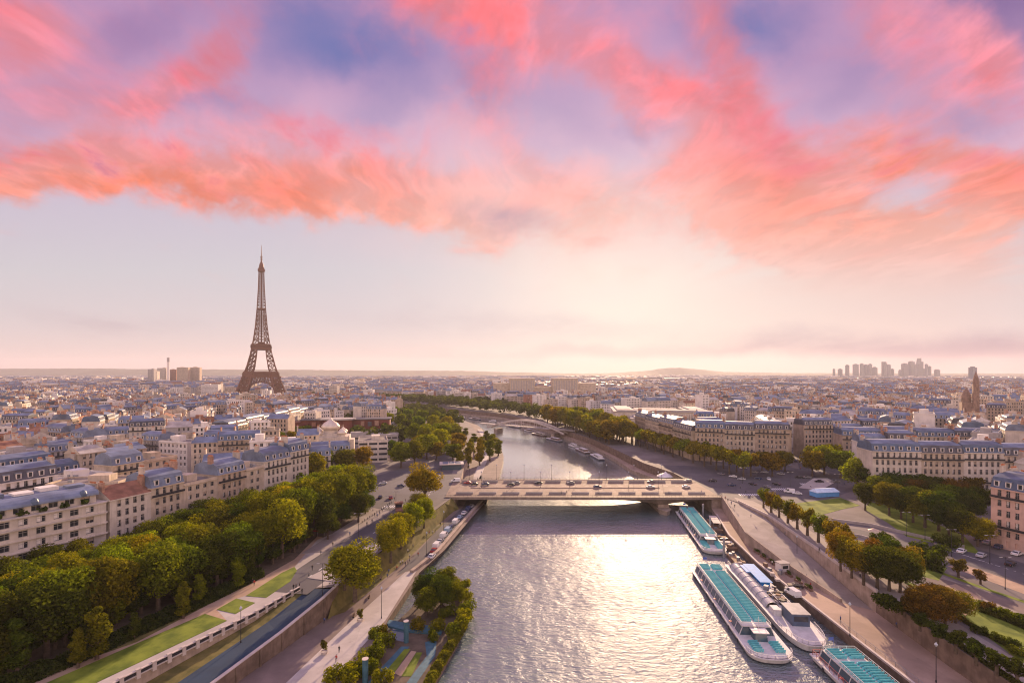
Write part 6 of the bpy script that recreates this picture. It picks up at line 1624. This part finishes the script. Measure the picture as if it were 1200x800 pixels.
def quay_stuff():
    r = random.Random(12); n = 0
    for (px, py) in [(902, 668), (905, 674), (908, 661), (900, 657), (911, 680), (897, 664), (914, 672), (893, 652), (922, 690), (926, 695)]:
        g = G(px, py, Z_Q); n += 1; k = r.choice(['wood_deck', 'barge_brown', 'concrete_pale', 'steel_grey'])
        mb = MB(); w, d, h = r.uniform(.8, 1.8), r.uniform(.7, 1.4), r.uniform(.6, 1.4); mb.box(-w/2, -d/2, 0, w/2, d/2, h)
        for q in (.25, .75): mb.box(-w/2-.04, -d/2-.04, h*q-.06, w/2+.04, d/2+.04, h*q+.06)
        o = mb.build('crate', M[k]); o.location = (g.x, g.y, Z_Q); o.rotation_euler = (0, 0, r.uniform(0, 1.5))
        tag(o, f"{ {'wood_deck': 'wooden', 'barge_brown': 'brown', 'concrete_pale': 'pale', 'steel_grey': 'grey metal'}[k]} crate on the boat quay beside the pontoons, {nth(n)} placed around the cabin", 'crate', 'crates on the boat quay')
    for i in range(7):
        x, y = 91.2+i*.12-.9, 186-i*5.2; p = thing('planter_box', f"long dark planter box below the ramp wall, {nth(7-i)} from the near end", 'planter', (x-1.4, y, Z_Q), R(3), 'planter boxes below the ramp wall')
        mb = MB(); mb.box(-.45, -1.6, 0, .45, 1.6, .7); mb.build('box', M['barge_brown'], p); s = link('plants', KIND['shrub', i % 3][0], p, (0, 0, .6)); s.scale = (.25, .72, .35); s.color = (.08, .11, .02, 1)
quay_stuff()
# ------------------------------------------------------------------ floating garden
def leafy(name, pts, w, h, n_m, leaf, col, label, cat, z):
    """clipped or wild hedge along a line"""
    r = random.Random(len(label)); mb = MB()
    for a, b in zip(pts, pts[1:]):
        A, B = Vector((a[0], a[1], 0)), Vector((b[0], b[1], 0)); L = (B-A).length; nrm = Vector((-(B-A).y, (B-A).x, 0)).normalized()
        for i in range(int(L*n_m)):
            f = r.random(); u = r.uniform(-1, 1); hh = h*(.75+.35*math.sin(f*L*.9+u)*math.cos(f*L*.37)); zz = hh*math.sqrt(max(0., 1-abs(u)**3))*r.uniform(.35, 1.0) if r.random() < .75 else r.uniform(0, hh*.7)
            p = A.lerp(B, f)+nrm*(u*w/2)+Vector((0, 0, z+zz)); d = Vector((r.gauss(0, 1), r.gauss(0, 1), r.gauss(0, 1)+.6)).normalized(); e = d.cross(Vector((r.gauss(0, 1), r.gauss(0, 1), r.gauss(0, 1)))).normalized()*leaf*r.uniform(.6, 1.2); g = d.cross(e)
            mb.quad(p-e-g*.3, p-g+e*.3, p+e+g*.3, p+g-e*.3)
    o = mb.build(name, M['leaf']); o.color = (*col, 1); return tag(o, label, cat)
def build_garden():
    z = -6.55
    out = [(p.x, p.y) for p in gp([(404, 800), (455, 738), (486, 708), (497, 684), (508, 672), (524, 668), (541, 678), (552, 700), (550, 722), (535, 752), (508, 800)], z)]
    out = [(-36.5, 62)] + [(-36.3, 88)] + out + [(-17.5, 88), (-18, 62)]
    g = thing('floating_garden', 'floating garden barge with pools, lawns and blue decks beside the promenade', 'pontoon', (-27, 120, 0)); o = Vector((-27, 120, 0))
    loc = lambda pts: [(x-o.x, y-o.y) for x, y in pts]
    mb = MB(); mb.prism(loc(out), -9, z, 0, 1); mb.build('hull', [M['soil'], M['wall_dark']], g)
    def pl(name, pts, m, dz, th=.0):
        q = loc([(p.x, p.y) for p in gp(pts, z)]); mb = MB()
        if th: mb.prism(q, z+.003, z+th)
        else: mb.poly([(x, y, z+dz) for x, y in q])
        return mb.build(name, M[m], g)
    pl('deck', [(430, 800), (470, 757), (480, 757), (446, 800)], 'deck_blue', .02); pl('deck', [(476, 800), (500, 768), (498, 752), (512, 748), (510, 768), (488, 800)], 'deck_blue', .024)
    pl('deck', [(452, 727), (484, 733), (520, 736), (517, 744), (480, 741), (455, 735)], 'deck_blue', .5, .5)
    pl('lawn', [(452, 786), (474, 760), (481, 760), (462, 788)], 'lawn', .03); pl('lawn', [(470, 792), (488, 764), (495, 764), (482, 792)], 'lawn', .032)
    pl('planting_bed', [(462, 788), (482, 762), (488, 763), (470, 792)], 'gravel_path', .028)
    pl('pool', [(460, 737), (476, 739), (474, 752), (456, 748)], 'glass_blue', .05); pl('pool_cover', [(462, 731), (474, 733), (472, 738), (460, 737)], 'concrete_pale', .06)
    for (px, py) in ((476, 752), (428, 800)):
        p = G(px, py, z); mb = MB(); mb.cyl((p.x-o.x, p.y-o.y, z), (p.x-o.x, p.y-o.y, z+5.2), .62, .62, 14); mb.cyl((p.x-o.x, p.y-o.y, z+5.2), (p.x-o.x, p.y-o.y, z+5.32), .7, .7, 14, 1); mb.build('mooring_column', [M['deck_blue'], M['concrete_pale']], g)
    k = G(524, 706, z)
    for (px, py, lb) in ((525, 708, 'little white hut among the bushes at the garden tip'),):
        p = G(px, py, z); h = thing('hut', lb, 'hut', (p.x, p.y, z), R(30)); mb = MB(); mb.box(-1.1, -.9, 0, 1.1, .9, 1.9); mb.build('wall', M['render_white'], h)
        mb = MB(); mb.quad((-1.3, -1.1, 1.9), (1.3, -1.1, 1.9), (1.3, 0, 2.7), (-1.3, 0, 2.7)); mb.quad((1.3, 1.1, 1.9), (-1.3, 1.1, 1.9), (-1.3, 0, 2.7), (1.3, 0, 2.7)); mb.build('roof', M['flat_pale'], h)
    H = [(p.x, p.y) for p in gp([(548, 718), (540, 740), (529, 757), (515, 780), (504, 800)], z)] + [(-19, 92)]
    leafy('hedge', H, 2.4, 2.2, 420, .16, (.15, .15, .018), 'bright yellow green hedge along the river side of the floating garden', 'hedge', z)
    H = [(p.x, p.y) for p in gp([(446, 750), (432, 770), (418, 788)], z)]
    leafy('hedge', H, 1.8, 1.6, 330, .16, (.09, .11, .02), 'loose green hedge on the promenade side of the floating garden', 'hedge', z)
    H = [(97.2, 97), (98.6, 115), (100.6, 138)]
    leafy('hedge', H, 1.4, 1.0, 260, .16, (.07, .08, .02), 'low dark hedge on top of the boat quay wall', 'hedge', .1)
    H = [(p.x, p.y) for p in gp([(1150, 716), (1180, 727), (1215, 742)])]
    leafy('hedge', H, 1.8, 1.4, 300, .16, (.09, .10, .02), 'green hedge bordering the lower lawn', 'hedge', 0)
    H = [(p.x, p.y) for p in gp([(1124, 724), (1160, 746), (1205, 770)])]
    leafy('hedge', H, 1.3, .9, 240, .15, (.10, .10, .02), 'thin hedge on the river side of the lower lawn', 'hedge', 0)
    H = [(xx, yy) for xx, yy in ((-101, 88), (-89.5, 112), (-80.5, 136), (-75.5, 152))]
    leafy('hedge', H, 5.5, 2.6, 520, .22, (.05, .07, .016), 'dark undergrowth hedge at the foot of the park grove', 'hedge', 0)
build_garden()

# ------------------------------------------------------------------ vehicles
def car_meshes(van=False):
    L, W = (5.0, 1.95) if van else (4.3, 1.78); b, g = MB(), MB(); y0, y1 = -L/2, L/2
    if van: P = [(y0, .35), (y0, 1.0), (y0+.15, 2.05), (y1-1.5, 2.1), (y1-.75, 1.15), (y1-.05, .95), (y1, .35)]
    else: P = [(y0, .35), (y0+.05, .85), (y0+.5, .95), (y0+1.15, 1.38), (y0+2.4, 1.42), (y0+3.15, .95), (y1-.1, .78), (y1, .35)]
    n = len(P)
    def hw(z): return W/2*(1 if z < .96 else 1-.17*(z-.96)/.46 if not van else 1-.08*(z-.96)/1.1)
    for (ya, za), (yb, zb) in zip(P, P[1:]): b.quad((-hw(za), ya, za), (-hw(zb), yb, zb), (hw(zb), yb, zb), (hw(za), ya, za))
    for s in (-1, 1):
        k = len(b.v); b.v += [(s*hw(z), y, z) for y, z in P]; f = tuple(range(k, k+n)); b.f.append(f if s < 0 else f[::-1]); b.m.append(0)
    b.quad((-W/2, y0, .35), (W/2, y0, .35), (W/2, y1, .35), (-W/2, y1, .35))
    G_ = []
    def gq(i, j, f0, f1):   # glass panel lying just outside the sloped body
        (ya, za), (yb, zb) = P[i], P[j]; d = Vector((0, -(zb-za), yb-ya)).normalized()*.012
        if d.z < 0: d = -d
        A = (ya+(yb-ya)*f0, za+(zb-za)*f0); B = (ya+(yb-ya)*f1, za+(zb-za)*f1)
        mb = MB(); mb.quad((-hw(A[1])*.9, A[0]+d.y, A[1]+d.z), (hw(A[1])*.9, A[0]+d.y, A[1]+d.z), (hw(B[1])*.9, B[0]+d.y, B[1]+d.z), (-hw(B[1])*.9, B[0]+d.y, B[1]+d.z)); G_.append(mb.mesh('windscreen', M['glass_dark']))
    if van: gq(3, 4, .1, .92)
    else: gq(4, 5, .08, .95); gq(2, 3, .1, .92)
    S = []
    for s in (-1, 1):
        mb = MB(); q = ([(y1-2.3, 1.2), (y1-1.0, 1.2), (y1-1.6, 1.95), (y1-2.3, 1.95)] if van else [(y0+.75, .98), (y0+3.0, .98), (y0+2.35, 1.33), (y0+1.25, 1.31)])
        mb.quad(*[(s*(hw(z)+.012), y, z) for y, z in (q if s > 0 else q[::-1])]); S.append(mb.mesh('side_window', M['glass_dark']))
    w = MB(); w.cyl((-.1, 0, 0), (.1, 0, 0), .32, .32, 12); w.cyl((-.115, 0, 0), (.115, 0, 0), .18, .18, 8, 1)
    li = MB(); li.box(-.16, -.02, -.07, .16, .02, .07)
    return dict(body=b.mesh('body', M['car_paint']), glass=G_, side=S, wheel=w.mesh('wheel', [M['hull_dark'], M['steel_grey']]), L=L, W=W, head=li.mesh('headlight', M['hull_white']), tail=li.mesh('tail_light', M['rail_red']))
CARM = [car_meshes(False), car_meshes(True)]
CARC = {'white': (.75, .75, .74), 'black': (.02, .02, .024), 'grey': (.22, .22, .23), 'silver': (.48, .49, .50), 'dark blue': (.03, .05, .12), 'red': (.35, .03, .025), 'pale blue': (.30, .42, .55), 'yellow': (.65, .42, .05)}
def car(x, y, z, rz, col, label, group, van=False):
    c = CARM[1 if van else 0]; t = thing('van' if van else 'car', label, 'van' if van else 'car', (x, y, z), rz, group)
    link('body', c['body'], t).color = (*CARC[col], 1)
    for g in c['glass']: link('windscreen', g, t)
    for g in c['side']: link('side_window', g, t)
    for s in (-1, 1):
        for yy in (-c['L']/2+.85, c['L']/2-.85): link('wheel', c['wheel'], t, (s*(c['W']/2-.08), yy, .32))
        link('headlight', c['head'], t, (s*c['W']*.34, c['L']/2, .62)); link('tail_light', c['tail'], t, (s*c['W']*.34, -c['L']/2, .68))
    return t
def cars(lst, where, group):
    cnt = {}; r = random.Random(len(where))
    for (px, py, z, deg, col, van) in lst:
        g = G(px, py, z); k = f"{col} {'van' if van else 'car'}"; cnt[k] = cnt.get(k, 0)+1
        n = sum(1 for q in lst if q[4] == col and q[5] == van); lab = f"{k} {where}" if n == 1 else f"{nth(cnt[k])} {k} {where}, counted from the river bend side" if False else f"{nth(cnt[k])} {k} from the left end {where}"
        car(g.x, g.y, z, R(deg), col, lab, group, van)
def build_cars():
    D = .03
    lane = [(534, 564.5, 90, 'white', 1), (548, 566.5, 90, 'red', 0), (556, 568, 90, 'black', 0), (569, 568, 90, 'dark blue', 0), (598.5, 568.5, 90, 'black', 0), (605, 566.5, 90, 'grey', 0), (631, 566.5, 90, 'black', 0), (669, 566.5, 90, 'grey', 0), (763, 565, 90, 'grey', 0), (762.5, 571.5, -90, 'silver', 0), (804, 571, -90, 'white', 0), (806, 564.5, 90, 'grey', 0), (700, 571, -90, 'dark blue', 0)]
    cars(sorted([(a, b, D, c, d, e) for a, b, c, d, e in lane]), 'crossing the bridge', 'cars crossing the bridge')
    z = .03
    pl = [(859, 559, 60, 'white', 0), (869, 562, 60, 'silver', 0), (871, 549, -70, 'white', 0), (882, 568, 20, 'black', 0), (884, 554, 50, 'grey', 0), (896, 554, 60, 'silver', 0), (899, 571, 10, 'grey', 0), (835, 564, 80, 'black', 0), (857, 569, 85, 'dark blue', 0), (925, 577, 70, 'white', 1), (934, 579, 70, 'white', 0), (901, 562, -20, 'white', 0), (910, 568, 30, 'black', 0), (936, 560, 80, 'black', 0), (946, 560, 80, 'grey', 0), (960, 565, 80, 'black', 0), (979, 565, 70, 'grey', 0), (926, 546, -28, 'grey', 0), (933, 541, -28, 'black', 0), (930, 532, -28, 'white', 0), (940, 536, -28, 'silver', 0), (845, 556, 20, 'grey', 0), (888, 561, 40, 'dark blue', 0), (915, 556, 50, 'silver', 0)]
    cars(sorted([(a, b, z, c, d, e) for a, b, c, d, e in pl]), 'on the traffic plaza', 'cars on the traffic plaza')
    av = [(1127, 647, -55, 'white', 0), (1171, 642, -65, 'dark blue', 0), (1192, 650, -65, 'white', 0), (1158, 637, -65, 'grey', 0), (1148, 633, -65, 'black', 0), (1184, 662, -60, 'black', 0), (1150, 652, -58, 'silver', 0), (1100, 638, -55, 'grey', 0)]
    cars(sorted([(a, b, .04, c, d, e) for a, b, c, d, e in av]), 'on the avenue by the garden edge', 'cars on the avenue')
    pk = [(502, 653, 'white', 0), (505, 646, 'red', 0), (508, 641, 'white', 1), (512, 635, 'silver', 0), (516, 629, 'white', 1), (521, 623, 'pale blue', 1), (525, 618, 'dark blue', 0), (530, 613, 'white', 1), (535, 607, 'pale blue', 0), (540, 602, 'white', 0), (545, 598, 'dark blue', 1), (549, 594, 'silver', 0)]
    cars([(a+4, b, Z_P+.03, -12, d, e) for a, b, d, e in pk], 'parked by the sloping quay wall', 'vehicles parked by the sloping quay wall')
    st = [(449, 567, 100, 'silver', 0), (458, 584, 10, 'red', 0), (446, 583, 5, 'black', 0), (470, 570, 80, 'dark blue', 0), (428, 590, 60, 'grey', 0), (480, 562, 80, 'white', 0)]
    cars(sorted([(a, b, z, c, d, e) for a, b, c, d, e in st]), 'on the plaza by the kiosk', 'cars near the kiosk')
    g = G(932, 688, Z_Q); car(g.x, g.y, Z_Q+.01, R(75), 'black', 'dark car standing alone on the boat quay', None)
    g = G(941, 697, Z_Q); car(g.x-3, g.y, Z_Q+.01, R(10), 'white', 'white van at the quay edge behind the boats', None, True)
    g = G(917, 668, Z_Q); t = thing('cabin', 'small white ticket cabin on the boat quay', 'hut', (g.x, g.y, Z_Q), R(12)); mb = MB(); mb.box(-1.7, -1.3, 0, 1.7, 1.3, 2.6); mb.build('wall', M['render_white'], t); mb = MB(); mb.box(-1.9, -1.5, 2.603, 1.9, 1.5, 2.8); mb.build('roof', M['flat_pale'], t); mb = MB(); mb.quad((-1, -1.32, 1), (1, -1.32, 1), (1, -1.32, 2), (-1, -1.32, 2)); mb.build('window', M['glass_dark'], t)
build_cars()

# ------------------------------------------------------------------ people
def person_mesh(pose):
    """one continuous skinned body; faces +Y"""
    st = {'walk': .26, 'walk2': -.2, 'stand': .04}[pose]; V = []; E = []; RD = []
    def p(x, y, z, r): V.append((x, y, z)); RD.append(r); return len(V)-1
    def c(a, b): E.append((a, b))
    pel = p(0, 0, .95, .135); ch = p(0, .01, 1.32, .16); nk = p(0, .015, 1.5, .06); hd = p(0, .03, 1.62, .095); top = p(0, .02, 1.72, .08)
    c(pel, ch); c(ch, nk); c(nk, hd); c(hd, top)
    for s in (-1, 1):
        f = st*s; h = p(.09*s, 0, .88, .10); k = p(.10*s, f*.55+.03, .48, .068); a = p(.10*s, f*.95-.03, .08, .045); t = p(.11*s, f*.95+.13, .035, .04)
        c(pel, h); c(h, k); c(k, a); c(a, t)
        sh = p(.19*s, 0, 1.40, .065); el = p(.25*s, -f*.4-.02, 1.13, .048); w = p(.26*s, -f*.8+.06, .88, .035); ha = p(.26*s, -f*.85+.1, .79, .04)
        c(ch, sh); c(sh, el); c(el, w); c(w, ha)
    me = bpy.data.meshes.new('body'); me.from_pydata(V, E, []); o = bpy.data.objects.new('tmp', me); COL.objects.link(o)
    m = o.modifiers.new('skin', 'SKIN'); m.use_smooth_shade = True
    for i, r in enumerate(RD): me.skin_vertices[0].data[i].radius = (r, r*.8)
    me.skin_vertices[0].data[pel].use_root = True
    s2 = o.modifiers.new('sub', 'SUBSURF'); s2.levels = s2.render_levels = 1
    dg = bpy.context.evaluated_depsgraph_get(); out = bpy.data.meshes.new_from_object(o.evaluated_get(dg)); bpy.data.objects.remove(o); out.name = 'person'
    out.materials.clear()
    for k in ('cloth', 'skin', 'trousers', 'hair'): out.materials.append(M[k])
    for f in out.polygons:
        z = f.center.z; f.material_index = 3 if z > 1.64 or (z > 1.56 and f.center.y < 0) else 1 if z > 1.47 or (z < .86 and abs(f.center.x) > .2) else 2 if z < .96 else 0
        f.use_smooth = True
    return out
defm('skin', (.42, .26, .19), .7, .1, 3.); defm('trousers', (.04, .045, .06), .9, .2, 2.); defm('hair', (.05, .035, .025), .8, .2, 4.)
PM = [person_mesh(k) for k in ('walk', 'walk2', 'stand')]
PC = {'white': (.65, .63, .6), 'black': (.025, .025, .03), 'red': (.4, .05, .04), 'blue': (.06, .10, .25), 'grey': (.2, .2, .21)}
def people(lst, where, group, z):
    cnt = {}; r = random.Random(len(where)*3)
    for (px, py, deg) in sorted(lst, key=lambda q: -q[1]):
        col = r.choices(list(PC), [2, 4, 1, 2, 2])[0]; cnt[col] = cnt.get(col, 0)+1; g = G(px, py, z); k = r.randrange(3)
        o = link('person', PM[k], None, (g.x, g.y, z), R(deg)); o.color = (*PC[col], 1); s = r.uniform(.95, 1.05); o.scale = (s, s, s)
        tag(o, f"{nth(cnt[col])} person in {col} from the near end {where}", 'person', group)
def build_people():
    people([(397.5, 764, 170), (394, 775, 10), (454, 677, 190), (455.5, 672, 190), (469, 662, 20), (472, 661, 30), (475, 663, 200), (478, 661, 0), (480, 659, 40), (478, 648, 180), (480, 654, 175), (484, 642, 0), (500, 627, 10), (503, 626, 190), (507, 626, 0), (510, 624, 90), (380, 730, 200), (516, 616, 0), (465, 668, 180), (490, 652, 0)], 'on the promenade', 'people on the promenade', Z_P+.07)
    people([(354, 696, 40), (347, 690, 80), (351, 689, 120), (344, 691, 60), (296, 684, 30), (298, 686, 200), (366, 668, 10), (390, 640, 190), (410, 628, 20), (362, 676, 90), (376, 650, 200)], 'on the park paths', 'people on the park paths', .02)
    people([(439, 605, 0), (442, 606, 20), (445, 603, 180), (448, 600, 170), (436, 612, 10), (468, 590, 100), (475, 588, 90), (455, 596, 200), (462, 586, 0), (485, 582, 100), (430, 616, 30)], 'near the kiosk corner', 'people near the kiosk', .14)
    people([(957, 687, 200), (950, 688, 30), (1051, 735, 200), (1079, 750, 190), (1082, 752, 190), (905, 662, 20), (1020, 706, 10), (945, 678, 90), (985, 728, 90)], 'on the boat quay', 'people on the boat quay', Z_Q+.01)
    people([(600, 578, 90), (594, 578, 80), (658, 578.5, -90), (664, 578, -90), (701, 579, 90), (560, 562.5, 90), (606, 562, -90), (690, 562, -90), (747, 562.5, 90), (784, 579, 90), (822, 578, -90)], 'on the bridge footways', 'people on the bridge', .2)
    people([(850, 585, 10), (853, 588, 190), (857, 591, 190), (861, 595, 20), (880, 606, 190), (920, 627, 10), (960, 647, 190), (968, 651, 20), (846, 582, 90), (1008, 676, 0)], 'above the boat quay', 'people on the tree walk', .12)
    people([(874, 578, 60), (890, 583, 120), (905, 586, 200), (868, 572, 10), (950, 571, 80), (990, 568, 60), (1000, 571, 200), (938, 550, 0)], 'on the traffic plaza', 'people on the plaza', .03)
    p = G(952, 690, Z_Q)
build_people()

# ------------------------------------------------------------------ lamps, benches, signs
def lamp_meshes(h, heads):
    a = MB(); a.cyl((0, 0, 0), (0, 0, .5), .16, .14, 8); a.cyl((0, 0, .5), (0, 0, h), .085, .055, 8)
    b = MB(); arm = MB()
    if heads == 1: b.lathe([(.10, h-.05), (.30, h+.25), (.34, h+.45), (.12, h+.75), (.04, h+.95)], 8); return a.mesh('pole', M['iron']), [(b.mesh('lantern', M['canopy_glass']), (0, 0, 0))], None
    b.box(-.42, -.14, -.08, .42, .14, .06); bm = b.mesh('lamp_head', M['steel_grey'])
    arm.bar((-1.1, 0, h-.1), (1.1, 0, h-.1), .09); return a.mesh('pole', M['iron']), [(bm, (-1.2, 0, h-.1)), (bm, (1.2, 0, h-.1))], arm.mesh('arm', M['iron'])
LAMPS = {1: lamp_meshes(7.6, 1), 2: lamp_meshes(9.0, 2)}
def lamps(lst, where, group, kind):
    lst = sorted(lst, key=lambda q: math.hypot(q[0], q[1]))
    for i, (x, y, z) in enumerate(lst):
        pole, heads, arm = LAMPS[kind]; t = thing('street_lamp', f"{'slender' if kind == 1 else 'double armed'} street lamp {where}, {nth(i+1)} from the near end", 'street lamp', (x, y, z), 0, group)
        link('pole', pole, t)
        if arm: link('arm', arm, t)
        for m, p in heads: link('lantern' if kind == 1 else 'lamp_head', m, t, p)
def build_lamps():
    lamps([(-24+i*15.4, 287.2, .42) for i in range(8)], 'along the far bridge railing', 'lamps on the far bridge side', 1)
    lamps([(-16+i*15.4, 267.5, .33) for i in range(7)], 'on the bridge median', 'lamps on the bridge median', 1)
    P = lambda l, z: [(G(a, b, z).x, G(a, b, z).y, z) for a, b in l]
    lamps(P([(447, 724), (500, 650), (520, 622)], Z_P+.07), 'on the promenade', 'promenade lamps', 1)
    lamps(P([(378, 699), (437, 598), (464, 600), (457, 606), (420, 630), (492, 578)], .14), 'by the plaza street', 'lamps of the plaza street', 2)
    lamps([(-62.5, 118, -2.1)], 'beside the sunken shaded road', None, 1)
    lamps(P([(996, 745), (1097, 799), (934, 655)], Z_Q+.01), 'on the boat quay', 'lamps of the boat quay', 1)
    lamps(P([(926, 573), (981, 576), (870, 566), (900, 556), (1084, 632), (1062, 628), (1160, 660), (1115, 652), (948, 552), (905, 600), (1178, 690)], .02), 'around the plaza and avenue', 'lamps of the plaza and avenue', 2)
    # planters with a small plant on the pale promenade strip
    for i, (px, py, lb) in enumerate([(422, 728, 'white planter tub with a young shrub, farther one on the promenade'), (380, 766, 'white planter tub with a young shrub, nearer one on the promenade')]):
        g = G(px, py, Z_P); t = thing('planter', lb, 'planter', (g.x, g.y, Z_P+.06), 0, 'promenade planters'); mb = MB(); mb.lathe([(.6, 0), (.85, .75), (.72, .75), (.7, .6)], 12); mb.build('tub', M['concrete_pale'], t)
        s = link('plant', KIND['small', i][0], t, (0, 0, .7)); s.scale = (.42, .42, .48); s.color = (.12, .11, .02, 1)
    bm = MB(); bm.box(-.9, -.25, .4, .9, .25, .48); bm.hexa([(-.9, .25, .45), (.9, .25, .45), (.9, .31, .45), (-.9, .31, .45), (-.9, .38, .95), (.9, .38, .95), (.9, .44, .95), (-.9, .44, .95)]); sm = bm.mesh('seat', M['wood_deck'])
    lg = MB(); lg.box(-.05, -.22, 0, .05, .25, .4); lm = lg.mesh('leg', M['iron'])
    for i, (px, py) in enumerate([(462, 655), (446, 678), (432, 700), (414, 722)]):
        g = G(px, py, Z_P); t = thing('bench', f"wooden bench along the promenade grass edge, {nth(4-i)} from the near end", 'bench', (g.x, g.y, Z_P+.02), R(-75), 'promenade benches'); link('seat', sm, t)
        for s in (-.7, .7): link('leg', lm, t, (s, 0, 0))
    # small parasols near the kiosk and terrace
    for i, (px, py, col, lb) in enumerate([(372, 628, (.45, .05, .05), 'red parasol under the dark trees'), (380, 628, (.6, .55, .5), 'cream parasol beside the red one'), (1024, 628, (.5, .38, .28), 'tan parasol beside the underpass lawn'), (1044, 640, (.5, .4, .3), 'tan parasol by the tree row')]):
        g = G(px, py); t = thing('parasol', lb, 'parasol', (g.x, g.y, .02), 0); mb = MB(); mb.cyl((0, 0, 0), (0, 0, 2.6), .05, .05, 6); mb.build('pole', M['steel_grey'], t)
        mb = MB(); mb.lathe([(1.9, 2.2), (1.7, 2.3), (.1, 2.9)], 8); o = mb.build('canopy', M['painted'], t); o.color = (*col, 1)
    # rows of bollards at the bridgehead
    bo = MB(); bo.cyl((0, 0, 0), (0, 0, .8), .12, .12, 8); bo.lathe([(.12, .8), (.16, .9), (.05, 1.0)], 8); bo = bo.mesh('bollard', M['iron'])
    for i in range(14):
        o = link('bollard', bo, None, (-60+i*.35, 205+i*2.4, .02)); tag(o, f"dark iron bollard beside the plaza street, {nth(i+1)} from the near end", 'bollard', 'bollards by the plaza street')
build_lamps()
